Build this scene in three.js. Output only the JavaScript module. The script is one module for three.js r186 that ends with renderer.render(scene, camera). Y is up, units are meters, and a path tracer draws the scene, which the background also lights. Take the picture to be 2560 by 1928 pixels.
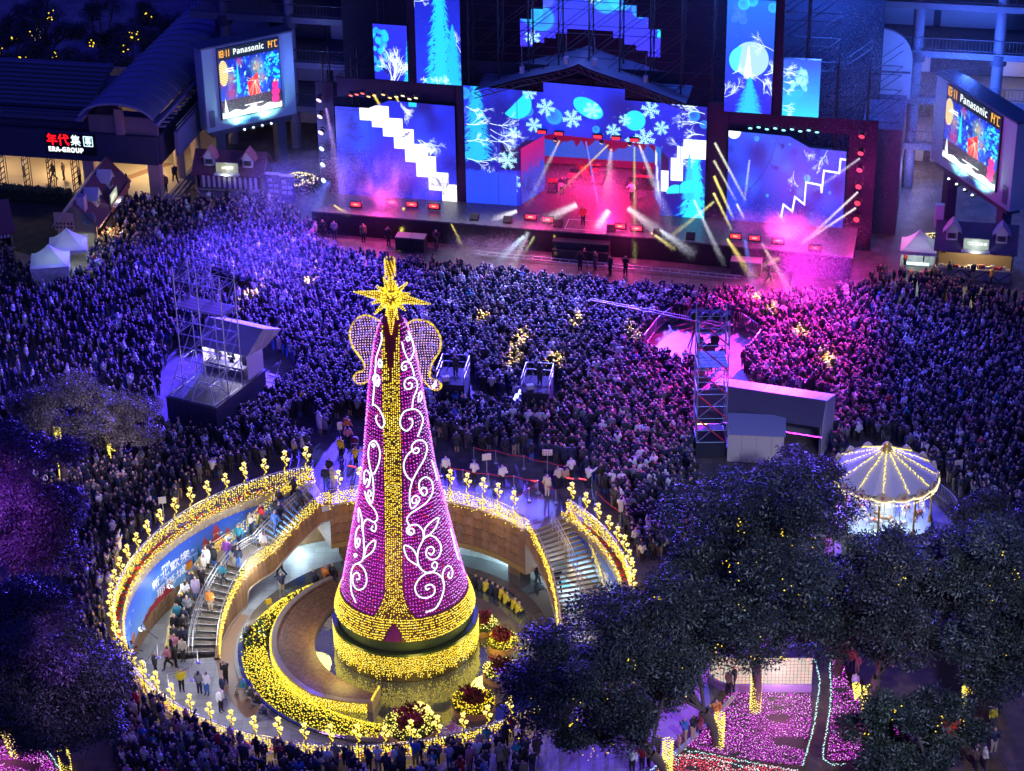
import * as THREE from 'three';
import { mergeGeometries } from 'three/addons/utils/BufferGeometryUtils.js';
import { RoundedBoxGeometry } from 'three/addons/geometries/RoundedBoxGeometry.js';
import { RectAreaLightUniformsLib } from 'three/addons/lights/RectAreaLightUniformsLib.js';
RectAreaLightUniformsLib.init();

// ---------------------------------------------------------------- camera, sky, moon, exposure
const col = (r, g, b) => new THREE.Color().setRGB(r, g, b);
const scene = new THREE.Scene();
const CAMH = 76, FOC = 5600, PITCH = 28, ROLL = -0.95;
const camera = new THREE.PerspectiveCamera(2 * Math.atan(964 / FOC) * 180 / Math.PI, 2560 / 1928, 1, 900);
camera.position.set(0, CAMH, 0);
camera.rotation.order = 'YXZ';
camera.rotation.set(-PITCH * Math.PI / 180, 0, ROLL * Math.PI / 180);
camera.updateMatrixWorld(true);
{ // night sky over the city: deep blue, a little violet towards the horizon
const W = 128, H = 64, d = new Float32Array(W * H * 4);
for (let y = 0; y < H; y++) for (let x = 0; x < W; x++) {
const e = Math.max(0, (y + 0.5) / H * 2 - 1), i = (y * W + x) * 4, k = 1 - e * 0.45;
d[i] = 0.0052 * k; d[i + 1] = 0.0062 * k; d[i + 2] = 0.15 * k; d[i + 3] = 1;
}
const t = new THREE.DataTexture(d, W, H, THREE.RGBAFormat, THREE.FloatType);
t.mapping = THREE.EquirectangularReflectionMapping; t.magFilter = THREE.LinearFilter; t.needsUpdate = true;
scene.background = t; scene.environment = t;
}
const moon = new THREE.DirectionalLight(new THREE.Color(0.5, 0.6, 1), 0.05);
moon.position.set(60, 120, 40); moon.target.position.set(0, 0, -140); moon.castShadow = true; moon.shadow.radius = 20;
moon.shadow.camera.left = -70; moon.shadow.camera.right = 70; moon.shadow.camera.top = 70; moon.shadow.camera.bottom = -70; moon.shadow.camera.far = 400;
moon.name = 'moon'; scene.add(moon, moon.target);
const renderer = new THREE.WebGLRenderer({ antialias: true });
renderer.toneMapping = THREE.LinearToneMapping;
renderer.toneMappingExposure = 4;
renderer.shadowMap.enabled = true;

// ---------------------------------------------------------------- helpers
let seedState = 12345;
const seed = (s) => { seedState = s >>> 0; };
const rnd = () => { seedState = (seedState + 0x6d2b79f5) | 0; let t = Math.imul(seedState ^ (seedState >>> 15), 1 | seedState); t = (t + Math.imul(t ^ (t >>> 7), 61 | t)) ^ t; return ((t ^ (t >>> 14)) >>> 0) / 4294967296; };
const rr = (a, b) => a + (b - a) * rnd();
const pick = (a) => a[Math.floor(rnd() * a.length) % a.length];
const V = (x, y, z) => new THREE.Vector3(x, y, z);
const DEG = Math.PI / 180;
// survey of the place: where the ground (or a level h) is met by the line of sight through a point of the photograph
const axR = V(1, 0, 0).applyQuaternion(camera.quaternion), axU = V(0, 1, 0).applyQuaternion(camera.quaternion), axW = V(0, 0, -1).applyQuaternion(camera.quaternion);
const sight = (px, py) => axW.clone().multiplyScalar(FOC).addScaledVector(axR, px - 1280).addScaledVector(axU, 964 - py);
const G = (px, py, h = 0) => { const d = sight(px, py); return V(0, CAMH, 0).addScaledVector(d, (h - CAMH) / d.y); };
const onPlane = (px, py, P, n) => { const d = sight(px, py), o = V(0, CAMH, 0); return o.addScaledVector(d, P.clone().sub(o).dot(n) / d.dot(n)); };
const seen = (p) => { const v = p.clone().sub(V(0, CAMH, 0)), z = v.dot(axW); return [1280 + FOC * v.dot(axR) / z, 964 - FOC * v.dot(axU) / z]; };
const heightAt = (P, py) => { let a = -10, b = 60; for (let i = 0; i < 40; i++) { const m = (a + b) / 2; if (seen(V(P.x, m, P.z))[1] > py) a = m; else b = m; } return a; };
const inside = (x, y, poly) => { let c = false; for (let i = 0, j = poly.length - 1; i < poly.length; j = i++) { const [xi, yi] = poly[i], [xj, yj] = poly[j]; if ((yi > y) !== (yj > y) && x < (xj - xi) * (y - yi) / (yj - yi) + xi) c = !c; } return c; };

let addCamera;
const names = new Map();
const numbered = (n) => { const k = names.get(n) ?? 0; names.set(n, k + 1); return k ? n + '_' + String(k).padStart(3, '0') : n; };
function tag(o, label, category, group, kind) { Object.assign(o.userData, label ? { label } : {}, category ? { category } : {}, group ? { group } : {}, kind ? { kind } : {}); return o; }
function thing(name, label, category, pos = [0, 0, 0], turn = 0, group) {
const o = new THREE.Group(); o.name = numbered(name); o.position.set(...(pos.isVector3 ? pos.toArray() : pos)); o.rotation.y = turn; scene.add(o); return tag(o, label, category, group);
}
const shade = (m) => { m.castShadow = m.receiveShadow = true; return m; };
function part(name, geo, material, parent, label) {
const m = shade(new THREE.Mesh(Array.isArray(geo) ? mergeAll(geo) : geo, material)); m.name = parent ? name : numbered(name); (parent ?? scene).add(m); if (label) m.userData.label = label; return m;
}
function structure(name, geo, material, parent) { const m = part(name, geo, material, parent); if (!parent) m.userData.kind = 'structure'; return m; }
function mergeAll(list) {
const a = list.map((g) => { let q = g.index ? g.toNonIndexed() : g; q = q.clone(); for (const k of Object.keys(q.attributes)) if (!['position', 'normal', 'uv'].includes(k)) q.deleteAttribute(k); if (!q.attributes.uv) q.setAttribute('uv', new THREE.BufferAttribute(new Float32Array(q.attributes.position.count * 2), 2)); if (!q.attributes.normal) q.computeVertexNormals(); return q; });
return a.length === 1 ? a[0] : mergeGeometries(a, false);
}
// many small alike pieces: matrices = list of Matrix4, colors optional
function many(name, geo, material, matrices, parent, colors) {
const m = new THREE.InstancedMesh(geo, material, matrices.length); m.name = parent ? name : numbered(name);
matrices.forEach((q, i) => m.setMatrixAt(i, q));
if (colors) colors.forEach((c, i) => m.setColorAt(i, c));
m.userData.kind = 'stuff'; shade(m); (parent ?? scene).add(m); return m;
}
const at = (p, s = 1, q) => new THREE.Matrix4().compose(p, q ?? new THREE.Quaternion(), V(s, s, s));
const box = (w, h, d, x = 0, y = 0, z = 0) => new THREE.BoxGeometry(w, h, d).translate(x, y, z);
const rbox = (w, h, d, x = 0, y = 0, z = 0, r = 0.04) => new RoundedBoxGeometry(w, h, d, 1, Math.min(r, w / 2.1, h / 2.1, d / 2.1)).translate(x, y, z);
const cyl = (r0, r1, h, x = 0, y = 0, z = 0, n = 14) => new THREE.CylinderGeometry(r1, r0, h, n).translate(x, y + h / 2, z);
function bar(a, b, r, n = 5) { const d = b.clone().sub(a), L = d.length(); const g = new THREE.CylinderGeometry(r, r, L, n, 1, true).translate(0, L / 2, 0); g.applyQuaternion(new THREE.Quaternion().setFromUnitVectors(V(0, 1, 0), d.normalize())); return g.translate(a.x, a.y, a.z); }
const bars = (list, r, n) => mergeAll(list.map(([a, b]) => bar(a, b, r, n)));
const tube = (pts, r, seg, n = 6, closed = false) => new THREE.TubeGeometry(new THREE.CatmullRomCurve3(pts, closed), seg ?? pts.length * 3, r, n, closed);
function quad(a, b, c, d) { const g = new THREE.BufferGeometry(); g.setAttribute('position', new THREE.Float32BufferAttribute([a, b, c, a, c, d].flatMap((p) => p.toArray()), 3)); g.setAttribute('uv', new THREE.Float32BufferAttribute([0, 0, 1, 0, 1, 1, 0, 0, 1, 1, 0, 1], 2)); g.computeVertexNormals(); return g; }
// a slab with thickness from a polygon of points (top face) and a thickness downward along n
function slab(pts, t, n = V(0, -1, 0)) {
const low = pts.map((p) => p.clone().addScaledVector(n, t)), out = [];
for (let i = 1; i + 1 < pts.length; i++) { out.push([pts[0], pts[i], pts[i + 1]]); out.push([low[0], low[i + 1], low[i]]); }
pts.forEach((p, i) => { const j = (i + 1) % pts.length; out.push([p, low[i], low[j]], [p, low[j], pts[j]]); });
const g = new THREE.BufferGeometry(); g.setAttribute('position', new THREE.Float32BufferAttribute(out.flat().flatMap((p) => p.toArray()), 3)); g.computeVertexNormals();
const q = g.attributes.position, uv = new Float32Array(q.count * 2); for (let i = 0; i < q.count; i++) { uv[2 * i] = q.getX(i); uv[2 * i + 1] = q.getZ(i) + q.getY(i); } g.setAttribute('uv', new THREE.BufferAttribute(uv, 2)); return g;
}
const mats = new Map();
function mat(r, g, b, rough = 0.8, metal = 0, extra = {}) { const k = [r, g, b, rough, metal, JSON.stringify(Object.keys(extra).length ? extra : 0)].join(); if (!mats.has(k)) mats.set(k, new THREE.MeshStandardMaterial({ color: col(r, g, b), roughness: rough, metalness: metal, ...extra })); return mats.get(k); }
function glow(r, g, b) { const k = 'e' + [r, g, b].join(); if (!mats.has(k)) mats.set(k, new THREE.MeshStandardMaterial({ color: col(0.05, 0.05, 0.05), emissive: col(r, g, b), emissiveIntensity: 1, roughness: 0.6 })); return mats.get(k); }
// value noise, for textures
const hash = (x, y, s) => { let h = Math.imul(x, 374761393) ^ Math.imul(y, 668265263) ^ Math.imul(s, 974634777); h = Math.imul(h ^ (h >>> 13), 1274126177); return ((h ^ (h >>> 16)) >>> 0) / 4294967296; };
function noise2(x, y, s, per) { const ix = Math.floor(x), iy = Math.floor(y), fx = x - ix, fy = y - iy, u = fx * fx * (3 - 2 * fx), v = fy * fy * (3 - 2 * fy), w = (i) => ((i % per) + per) % per; const a = hash(w(ix), w(iy), s), b = hash(w(ix + 1), w(iy), s), c = hash(w(ix), w(iy + 1), s), e = hash(w(ix + 1), w(iy + 1), s); return a + (b - a) * u + (c - a) * v + (a - b - c + e) * u * v; }
function noiseTexture(size, f) { const d = new Uint8Array(size * size * 4); for (let y = 0; y < size; y++) for (let x = 0; x < size; x++) { const c = f(x / size, y / size); for (let k = 0; k < 3; k++) d[(y * size + x) * 4 + k] = Math.max(0, Math.min(255, c[k] * 255)); d[(y * size + x) * 4 + 3] = 255; } const t = new THREE.DataTexture(d, size, size); t.wrapS = t.wrapT = THREE.RepeatWrapping; t.magFilter = THREE.LinearFilter; t.colorSpace = THREE.SRGBColorSpace; t.needsUpdate = true; return t; }
const fbm = (u, v, s, f0, oct = 4) => { let a = 0.5, r = 0, f = f0; for (let i = 0; i < oct; i++) { r += a * noise2(u * f, v * f, s + i, f); a *= 0.5; f *= 2; } return r; };
function canvas(w, h, draw) { const c = document.createElement('canvas'); c.width = w; c.height = h; draw(c.getContext('2d'), w, h); const t = new THREE.CanvasTexture(c); t.colorSpace = THREE.SRGBColorSpace; return t; }
const screenMat = (tex, k = 0.3) => new THREE.MeshStandardMaterial({ color: col(0.01, 0.01, 0.01), emissive: col(1, 1, 1), emissiveIntensity: k, emissiveMap: tex, roughness: 0.5 });
const lamp = (kind, name, color, I, pos, target, angle, pen = 0.5, radius = 10) => {
const l = kind === 'spot' ? new THREE.SpotLight(color, I, 0, angle, pen, 2) : new THREE.PointLight(color, I, 0, 2);
l.name = name; l.position.copy(pos); l.castShadow = true; l.shadow.radius = radius; scene.add(l);
if (target) { l.target.position.copy(target); l.target.name = name + '_aim'; scene.add(l.target); }
return l;
};
const bulbGeo = new THREE.OctahedronGeometry(1, 0);
const GOLD = glow(0.46, 0.31, 0.012), GOLD2 = glow(0.49, 0.40, 0.07), WHITE = glow(0.48, 0.44, 0.36);
// stage frame of reference: s along the stage to the right, n towards the audience, h up
const SA = V(-3.54, 0, -171.78), SU = V(Math.cos(12 * DEG), 0, Math.sin(12 * DEG)), SN = V(-Math.sin(12 * DEG), 0, Math.cos(12 * DEG));
const S = (s, n, h) => SA.clone().addScaledVector(SU, s).addScaledVector(SN, n).setY(h);
const STURN = -12 * DEG;
// ---------------------------------------------------------------- ground, pit, stairs, walls
const PC = V(-8.65, 0, -115.02), PR = 15.3, DC = V(-7.98, 0, -116.8), DR = 10.67, TC = V(-6.9, 0, -117), FLOOR = -4.7;
const pol = (c, r, deg, y = 0) => V(c.x + r * Math.sin(deg * DEG), y, c.z - r * Math.cos(deg * DEG));
const PHL = -17, PHR = 50, DHL = -23, DHR = 54;       // where the deck joins the ring, in degrees round the pit and round the deck
{
const big = new THREE.Shape([[-260, 320], [260, 320], [260, -60], [-260, -60]].map(([x, y]) => new THREE.Vector2(x, y)));
const hole = [];
for (let a = PHR; a <= 360 + PHL; a += 2.5) hole.push(pol(PC, PR + 0.28, a));
for (let a = DHL; a <= DHR; a += 3) hole.push(pol(DC, DR, a));
big.holes.push(new THREE.Path(hole.map((p) => new THREE.Vector2(p.x, -p.z))));
const g = new THREE.ShapeGeometry(big); g.rotateX(-Math.PI / 2);
const q = g.attributes.position, uv = g.attributes.uv; for (let i = 0; i < q.count; i++) uv.setXY(i, q.getX(i) / 9, q.getZ(i) / 9);
const t = noiseTexture(512, (u, v) => { const n = fbm(u, v, 3, 6, 6), sx = (u * 12) % 1, sy = (v * 12) % 1, joint = sx < 0.035 || sy < 0.035 ? 0.72 : 1, tile = 0.86 + 0.22 * hash(Math.floor(u * 12), Math.floor(v * 12), 5), wet = fbm(u + 0.3, v, 9, 3, 3); const k = (0.30 + 0.2 * n) * joint * tile * (0.8 + 0.4 * wet); return [k * 1.04, k * 0.96, k * 0.93]; });
structure('ground', g, new THREE.MeshStandardMaterial({ map: t, roughness: 0.55 }));
}
const floorTex = noiseTexture(512, (u, v) => { const n = fbm(u, v, 21, 5, 6), sx = (u * 8) % 1, sy = ((v * 8) % 1), joint = sx < 0.03 || sy < 0.03 ? 0.8 : 1, tile = 0.9 + 0.15 * hash(Math.floor(u * 8), Math.floor(v * 8), 7); const k = (0.52 + 0.18 * n) * joint * tile; return [k, k * 1.02, k * 1.0]; });
{
const g = new THREE.CircleGeometry(26, 72); g.rotateX(-Math.PI / 2); g.translate(PC.x, FLOOR, PC.z - 3);
const q = g.attributes.position, uv = g.attributes.uv; for (let i = 0; i < q.count; i++) uv.setXY(i, q.getX(i) / 6, q.getZ(i) / 6);
structure('pit_floor', g, new THREE.MeshStandardMaterial({ map: floorTex, roughness: 0.45 }));
const band = new THREE.RingGeometry(12.9, 13.5, 60, 1, -20 * DEG + Math.PI / 2 - 0.7, 1.4); band.rotateX(-Math.PI / 2); band.translate(DC.x, FLOOR + 0.006, DC.z);
structure('floor_band', band, mat(0.08, 0.24, 0.27, 0.4));
// the brown paving that follows the foot of the stairs
const brown = new THREE.RingGeometry(10.6, 11.9, 40, 1, 160 * DEG, 58 * DEG); brown.rotateX(-Math.PI / 2); brown.translate(TC.x, FLOOR + 0.007, TC.z);
structure('brown_paving', brown, mat(0.30, 0.17, 0.09, 0.5));
}
// arc-shaped strips: points given by radius and height profile, swept between two angles
function sweep(c, prof, a0, a1, step = 2, twist) {
const n = Math.max(2, Math.ceil(Math.abs(a1 - a0) / step)), pos = [], idx = [], uv = []; let len = 0; const L = prof.map((p, i) => { if (i) len += Math.hypot(p[0] - prof[i - 1][0], p[1] - prof[i - 1][1]); return len; });
for (let i = 0; i <= n; i++) { const a = a0 + (a1 - a0) * i / n; prof.forEach(([r, h], k) => { const t = twist ? twist(i / n, k) : [0, 0]; const p = pol(c, r + t[0], a, h + t[1]); pos.push(p.x, p.y, p.z); uv.push(a * DEG * r, L[k]); }); }
const m = prof.length; for (let i = 0; i < n; i++) for (let k = 0; k + 1 < m; k++) { const a = i * m + k, b = a + m; idx.push(a, b, a + 1, b, b + 1, a + 1); }
const g = new THREE.BufferGeometry(); g.setAttribute('position', new THREE.Float32BufferAttribute(pos, 3)); g.setAttribute('uv', new THREE.Float32BufferAttribute(uv, 2)); g.setIndex(idx); const q = g.toNonIndexed(); q.computeVertexNormals(); return q;
}
const stoneTex = noiseTexture(256, (u, v) => { const n = fbm(u, v, 61, 5, 6), s = fbm(u, v * 0.25, 67, 12, 3), k = 0.5 + 0.36 * n + 0.24 * s; return [k, k * 0.98, k * 0.95]; });
const tileMat = [[0.42, 0.24, 0.12, 0.45], [0.34, 0.185, 0.09, 0.5], [0.5, 0.29, 0.15, 0.4], [0.38, 0.23, 0.13, 0.55], [0.45, 0.25, 0.11, 0.35]].map((c) => mat(...c, 0, { map: stoneTex })), trim = mat(0.5, 0.41, 0.29, 0.5, 0, { map: stoneTex }), railMetal = mat(0.5, 0.48, 0.44, 0.35, 0.8), darkMetal = mat(0.05, 0.05, 0.06, 0.4, 0.7);
// curved tile, inside face of a ring (facing the centre) or outside
function arcTile(c, r, a0, a1, h0, h1, d) { const g = 0.012 / r / DEG; return sweep(c, [[r, h0 + 0.012], [r, h1 - 0.012], [r + d, h1 - 0.012], [r + d, h0 + 0.012], [r, h0 + 0.012]], a0 + g, a1 - g, 3); }
{ // retaining wall of the sunken court, with coping; a printed mural covers its left part
const w = thing('retaining_wall', 'curved retaining wall of the sunken court with stone coping and blue mural', 'wall');
part('wall_core', sweep(PC, [[PR + 0.04, FLOOR - 0.05], [PR + 0.04, -0.35], [PR + 0.45, -0.35], [PR + 0.45, FLOOR - 0.05]], PHR + 2, 360 + PHL - 2, 3), mat(0.3, 0.22, 0.15, 0.6), w);
part('coping', sweep(PC, [[PR - 0.06, -0.55], [PR - 0.06, -0.02], [PR + 0.5, -0.02], [PR + 0.5, -0.5]], PHR + 1, 360 + PHL - 1, 2), trim, w);
for (let a = 232; a < 341; a += 4) part('wall_tile', arcTile(PC, PR, a, a + 4, FLOOR, FLOOR + 1.25, 0.035), pick(tileMat), w);
for (let a = 52; a < 92; a += 4) part('wall_tile', arcTile(PC, PR, a, a + 4, FLOOR + 0.1, FLOOR + 1.45, 0.035), pick(tileMat), w);
}
{ // curved deck at the back with its tiled fascia
const d = thing('curved_deck', 'curved deck with brown tiled fascia bridging the back of the sunken court', 'deck');
part('deck_slab', sweep(DC, [[DR + 0.08, -0.05], [DR + 0.08, -3.0], [DR + 1.0, -3.0]], DHL, DHR, 3), mat(0.22, 0.13, 0.07, 0.6), d);
for (let a = DHL; a < DHR - 0.5; a += 3.5) for (let k = 0; k < 4; k++) part('fascia_tile', arcTile(DC, DR - 0.02, a, Math.min(a + 3.5, DHR), -3.0 + k * 0.72, -3.0 + (k + 1) * 0.72, 0.06), pick(tileMat), d);
part('nosing', sweep(DC, [[DR - 0.1, -0.12], [DR - 0.1, 0.03], [DR + 0.3, 0.03]], DHL, DHR, 2), trim, d);
part('speckled_band', sweep(DC, [[DR - 0.05, -3.4], [DR - 0.05, -3.02], [DR + 0.1, -3.02]], DHL, DHR, 2), mat(0.5, 0.33, 0.1, 0.35, 0.5), d);
part('soffit', sweep(DC, [[DR, -3.38], [DR + 5.5, -3.38]], DHL, DHR, 3), mat(0.5, 0.5, 0.5, 0.7), d);
part('back_wall', sweep(DC, [[DR + 5.6, FLOOR], [DR + 5.6, -3.3]], DHL - 20, DHR + 20, 3), mat(0.42, 0.45, 0.46, 0.5), d);
for (const a of [-16, 46]) part('pier', arcTile(DC, DR + 0.35, a - 3, a + 3, FLOOR, -3.4, 0.9), tileMat[1], d);
for (const a of [DHL, DHR]) part('fascia_end', [box(0.25, 3.4, 5.2, 0, -1.72, 0).rotateY(-a * DEG).translate(...pol(DC, DR + 2.6, a + Math.sign(a) * -0.4).toArray())], mat(0.22, 0.13, 0.09, 0.6), d);
}
// stairs that curl down on both sides: every step its own tread
const stepTread = [mat(0.3, 0.25, 0.19, 0.6, 0, { map: stoneTex }), mat(0.36, 0.3, 0.22, 0.6, 0, { map: stoneTex })], nosing = mat(0.62, 0.58, 0.5, 0.5);
function wedge(c, r0, r1, a0, a1, y0, y1) { return sweep(c, [[r0, y0], [r0, y1], [r1, y1], [r1, y0]], a0, a1, 4); }
const SR0 = 10.95, SR1 = 13.85;
// angle -> level on the stairs (left: two flights with a landing; right: one flight)
const leftLevel = (a) => { a = -a; if (a < 26) return 0; if (a < 47) return -2.35 * (a - 26) / 21; if (a < 59) return -2.35; if (a < 94) return -2.35 - 2.35 * (a - 59) / 35; return FLOOR; };
const rightLevel = (a) => a < 56 ? 0 : a < 96 ? FLOOR * (a - 56) / 40 : FLOOR;
function stairs(label, flights, level, dir) {
const t = thing('curved_stairs', label, 'stairs');
for (const [a0, a1, y0, y1] of flights) {
const n = Math.round((y0 - y1) / 0.168);
for (let i = 0; i < n; i++) {
const b0 = a0 + (a1 - a0) * i / n, b1 = a0 + (a1 - a0) * (i + 1) / n, y = y0 + (y1 - y0) * (i + 1) / n;
const s = part('step', wedge(DC, SR0, SR1, dir * b0, dir * b1, y - 0.5, y), stepTread[i % 2], t);
part('nosing', sweep(DC, [[SR0 + 0.04, y + 0.012], [SR1 - 0.04, y + 0.012]], dir * (b1 - 0.28), dir * b1, 4), nosing, s);
}
}
return t;
}
{
const L = stairs('curved stairs on the left with a landing, crowded with people going down', [[26, 47, 0, -2.35], [59, 94, -2.35, FLOOR]], leftLevel, -1);
part('landing', wedge(DC, SR0, SR1, -46.9, -59.1, -2.7, -2.35), mat(0.34, 0.29, 0.22, 0.6), L);
const R_ = stairs('curved stairs on the right, empty, partly behind a tree', [[56, 96, 0, FLOOR]], rightLevel, 1);
// the top landings at plaza level
part('top_landing', wedge(DC, SR0 - 0.3, SR1 + 1.1, -22.8, -26.05, -0.4, 0.004), mat(0.45, 0.45, 0.42, 0.5), L);
part('top_landing', wedge(DC, SR0 - 0.3, SR1 + 1.1, 54, 56, -0.4, 0.004), mat(0.2, 0.15, 0.12, 0.6), R_);
for (const [t, lv, dir, a1] of [[L, (a) => leftLevel(-a), -1, 95], [R_, (a) => rightLevel(a), 1, 97]]) {
const a0 = dir < 0 ? 22 : 54, N = 36;
// inner stringer wall with tile courses, from its sloping top to the soffit or the floor
const pos = (r, f) => { const top = [], low = []; for (let i = 0; i <= N; i++) { const a = a0 + (a1 - a0) * i / N, y = lv(a); top.push(pol(DC, r, dir * a, y + 0.16)); low.push(pol(DC, r, dir * a, f(a, y))); } return [top, low]; };
const bottom = (a, y) => (a > (dir < 0 ? 62 : 80) ? FLOOR : Math.max(FLOOR, y - 1.25));
const [t1, l1] = pos(DR + 0.02, bottom), [t2, l2] = pos(SR0, bottom);
for (let i = 0; i < N; i++) {
const y0 = l1[i].y, yy = l1[i + 1].y, hmid = (t1[i].y + t1[i + 1].y) / 2;
const inset = (p, q, k) => p.clone().lerp(q, k);
part('stringer_tile', [quad(inset(l1[i], l1[i + 1], 0.015), inset(l1[i + 1], l1[i], 0.015), inset(t1[i + 1], t1[i], 0.015), inset(t1[i], t1[i + 1], 0.015)), quad(l2[i], l2[i + 1], t2[i + 1], t2[i]), quad(t1[i], t1[i + 1], t2[i + 1], t2[i]), quad(l1[i], l1[i + 1], l2[i + 1], l2[i])], tileMat[(i * 7) % 5], t);
}
part('edge_trim', tube(l1.map((p) => p.clone().add(V(0, 0.05, 0))), 0.07, 80), trim, t);
// hand rails on both sides and a double rail up the middle
for (const r of [DR + 0.1, SR1 + 0.02]) part('hand_rail', tube(Array.from({ length: 30 }, (_, i) => { const a = a0 + 3 + (a1 - a0 - 3) * i / 29; return pol(DC, r, dir * a, lv(a) + 1.05); }), 0.035, 90), railMetal, t);
const mid = []; for (const r of [12.3, 12.55]) { mid.push(tube(Array.from({ length: 30 }, (_, i) => { const a = a0 + 4 + (a1 - a0 - 5) * i / 29; return pol(DC, r, dir * a, lv(a) + 0.95); }), 0.03, 90)); mid.push(tube(Array.from({ length: 30 }, (_, i) => { const a = a0 + 4 + (a1 - a0 - 5) * i / 29; return pol(DC, r, dir * a, lv(a) + 0.6); }), 0.022, 90)); for (let a = a0 + 4; a < a1; a += 3.5) mid.push(bar(pol(DC, r, dir * a, lv(a)), pol(DC, r, dir * a, lv(a) + 0.95), 0.022)); }
part('middle_rail', mid, mat(0.6, 0.6, 0.6, 0.3, 0.8), t);
const bl = []; for (let a = a0 + 2; a < a1; a += 0.9) bl.push(bar(pol(DC, SR1, dir * a, lv(a) - 0.2), pol(DC, SR1, dir * a, lv(a) + 1.05), 0.012, 3)); part('balusters', bl, railMetal, t).userData.kind = 'stuff';
// strings of bulbs hanging along both rails
const b = [], c2 = []; seed(77 + dir);
for (const r of [DR - 0.06, SR1 + 0.06]) for (let a = a0 + 1; a < a1; a += 0.8) { const len = rr(0.7, 1.05), n = 7; for (let k = 0; k < n; k++) { b.push(at(pol(DC, r + rr(-0.05, 0.05), dir * (a + rr(-0.2, 0.2)), lv(a) + 1.0 - len * k / n + rr(-0.04, 0.04)), rr(0.04, 0.062))); } }
many('string_lights', bulbGeo, GOLD, b.filter((_, i) => i % 4), t); many('string_lights', bulbGeo, GOLD2, b.filter((_, i) => i % 4 === 0), t);
}
}
// the ring: railing with hanging strings of bulbs, a strip of red flowers, and a second light curtain on the coping
{
const r = thing('ring_railing', 'metal railing round the sunken court hung with golden string lights', 'railing');
const A0 = PHR + 0.5, A1 = 360 + PHL - 0.5, RR = PR + 0.48;
const rails = []; for (const h of [1.08, 0.12]) { const pts = []; for (let a = A0; a <= A1; a += 3) pts.push(pol(PC, RR, a, h)); rails.push(tube(pts, h > 1 ? 0.035 : 0.025, 320, 5)); }
part('hand_rail', rails, railMetal, r);
const bl = []; for (let a = A0; a < A1; a += 0.55) bl.push(bar(pol(PC, RR, a, 0.02), pol(PC, RR, a, 1.08), 0.012, 3)); part('balusters', bl, railMetal, r).userData.kind = 'stuff';
seed(5); const b = [];
for (let a = A0; a < A1; a += 0.62) { const n = 6, len = rr(0.6, 1.0); for (let k = 0; k < n; k++) b.push(at(pol(PC, RR - 0.05 + rr(-0.05, 0.05), a + rr(-0.15, 0.15), 0.98 - len * k / n + rr(-0.05, 0.05)), rr(0.038, 0.06))); }
for (let a = A0; a < A1; a += 0.66) { const n = 4, len = rr(0.35, 0.75); for (let k = 0; k < n; k++) b.push(at(pol(PC, PR - 0.1 + rr(-0.04, 0.04), a + rr(-0.2, 0.2), 0.42 - len * k / n + rr(-0.05, 0.05)), rr(0.036, 0.058))); }
many('string_lights', bulbGeo, GOLD, b.filter((_, i) => i % 3), r); many('string_lights', bulbGeo, GOLD2, b.filter((_, i) => i % 3 === 0 && i % 2), r); many('string_lights', bulbGeo, WHITE, b.filter((_, i) => i % 6 === 0), r);
const fl = [], fc = []; const leafG = new THREE.OctahedronGeometry(1, 0); seed(8);
for (let a = A0; a < A1; a += 0.5) for (let k = 0; k < 2; k++) { fl.push(at(pol(PC, PR + rr(0.12, 0.36), a + rr(-0.2, 0.2), rr(0.06, 0.26)), rr(0.06, 0.12))); fc.push(rnd() < 0.72 ? col(0.42, 0.012, 0.02) : col(0.03, 0.08, 0.02)); }
many('red_flowers', leafG, new THREE.MeshStandardMaterial({ color: 0xffffff, roughness: 0.7 }), fl, r, fc);
const d = thing('deck_railing', 'metal railing along the edge of the curved deck hung with golden string lights', 'railing');
const pts = (h) => { const p = []; for (let a = DHL; a <= DHR; a += 3) p.push(pol(DC, DR + 0.05, a, h)); return p; };
part('hand_rail', [tube(pts(1.08), 0.035, 120, 5), tube(pts(0.12), 0.025, 120, 5)], railMetal, d);
const b2 = []; for (let a = DHL; a < DHR; a += 0.8) b2.push(bar(pol(DC, DR + 0.05, a, 0.02), pol(DC, DR + 0.05, a, 1.08), 0.014, 3)); part('balusters', b2, railMetal, d).userData.kind = 'stuff';
const bb = []; for (let a = DHL; a < DHR; a += 0.66) { const n = 8, len = rr(0.85, 1.3); for (let k = 0; k < n; k++) bb.push(at(pol(DC, DR - 0.06 + rr(-0.05, 0.05), a + rr(-0.2, 0.2), 0.85 - len * k / n + rr(-0.05, 0.05)), rr(0.038, 0.06))); }
many('string_lights', bulbGeo, GOLD, bb.filter((_, i) => i % 3), d); many('string_lights', bulbGeo, GOLD2, bb.filter((_, i) => i % 3 === 0), d);
}
// ---------------------------------------------------------------- the big lit dress-shaped tree on its drum, in a pool
const prof = [[-1.45, 4.34], [-1.1, 4.3], [-0.6, 4.14], [-0.1, 3.96], [0.4, 3.8], [3.3, 3.2], [8.4, 2.2], [11.6, 1.84], [14.05, 1.57], [16.4, 1.22], [17.6, 0.95], [18.3, 0.68], [18.8, 0.45]];
const dressR = (h) => { for (let i = 1; i < prof.length; i++) if (h <= prof[i][0]) { const k = (h - prof[i - 1][0]) / (prof[i][0] - prof[i - 1][0]); return prof[i - 1][1] + (prof[i][1] - prof[i - 1][1]) * Math.max(0, k); } return 0.3; };
const BAND = 187;                                        // direction the golden front band faces
const bandHalf = (h) => { const w = h > 2.2 ? 0.53 : 0.53 + Math.pow((2.2 - h) / 2.2, 2.2) * 0.75; return Math.asin(Math.min(0.95, w / dressR(h))) / DEG; };
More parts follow.
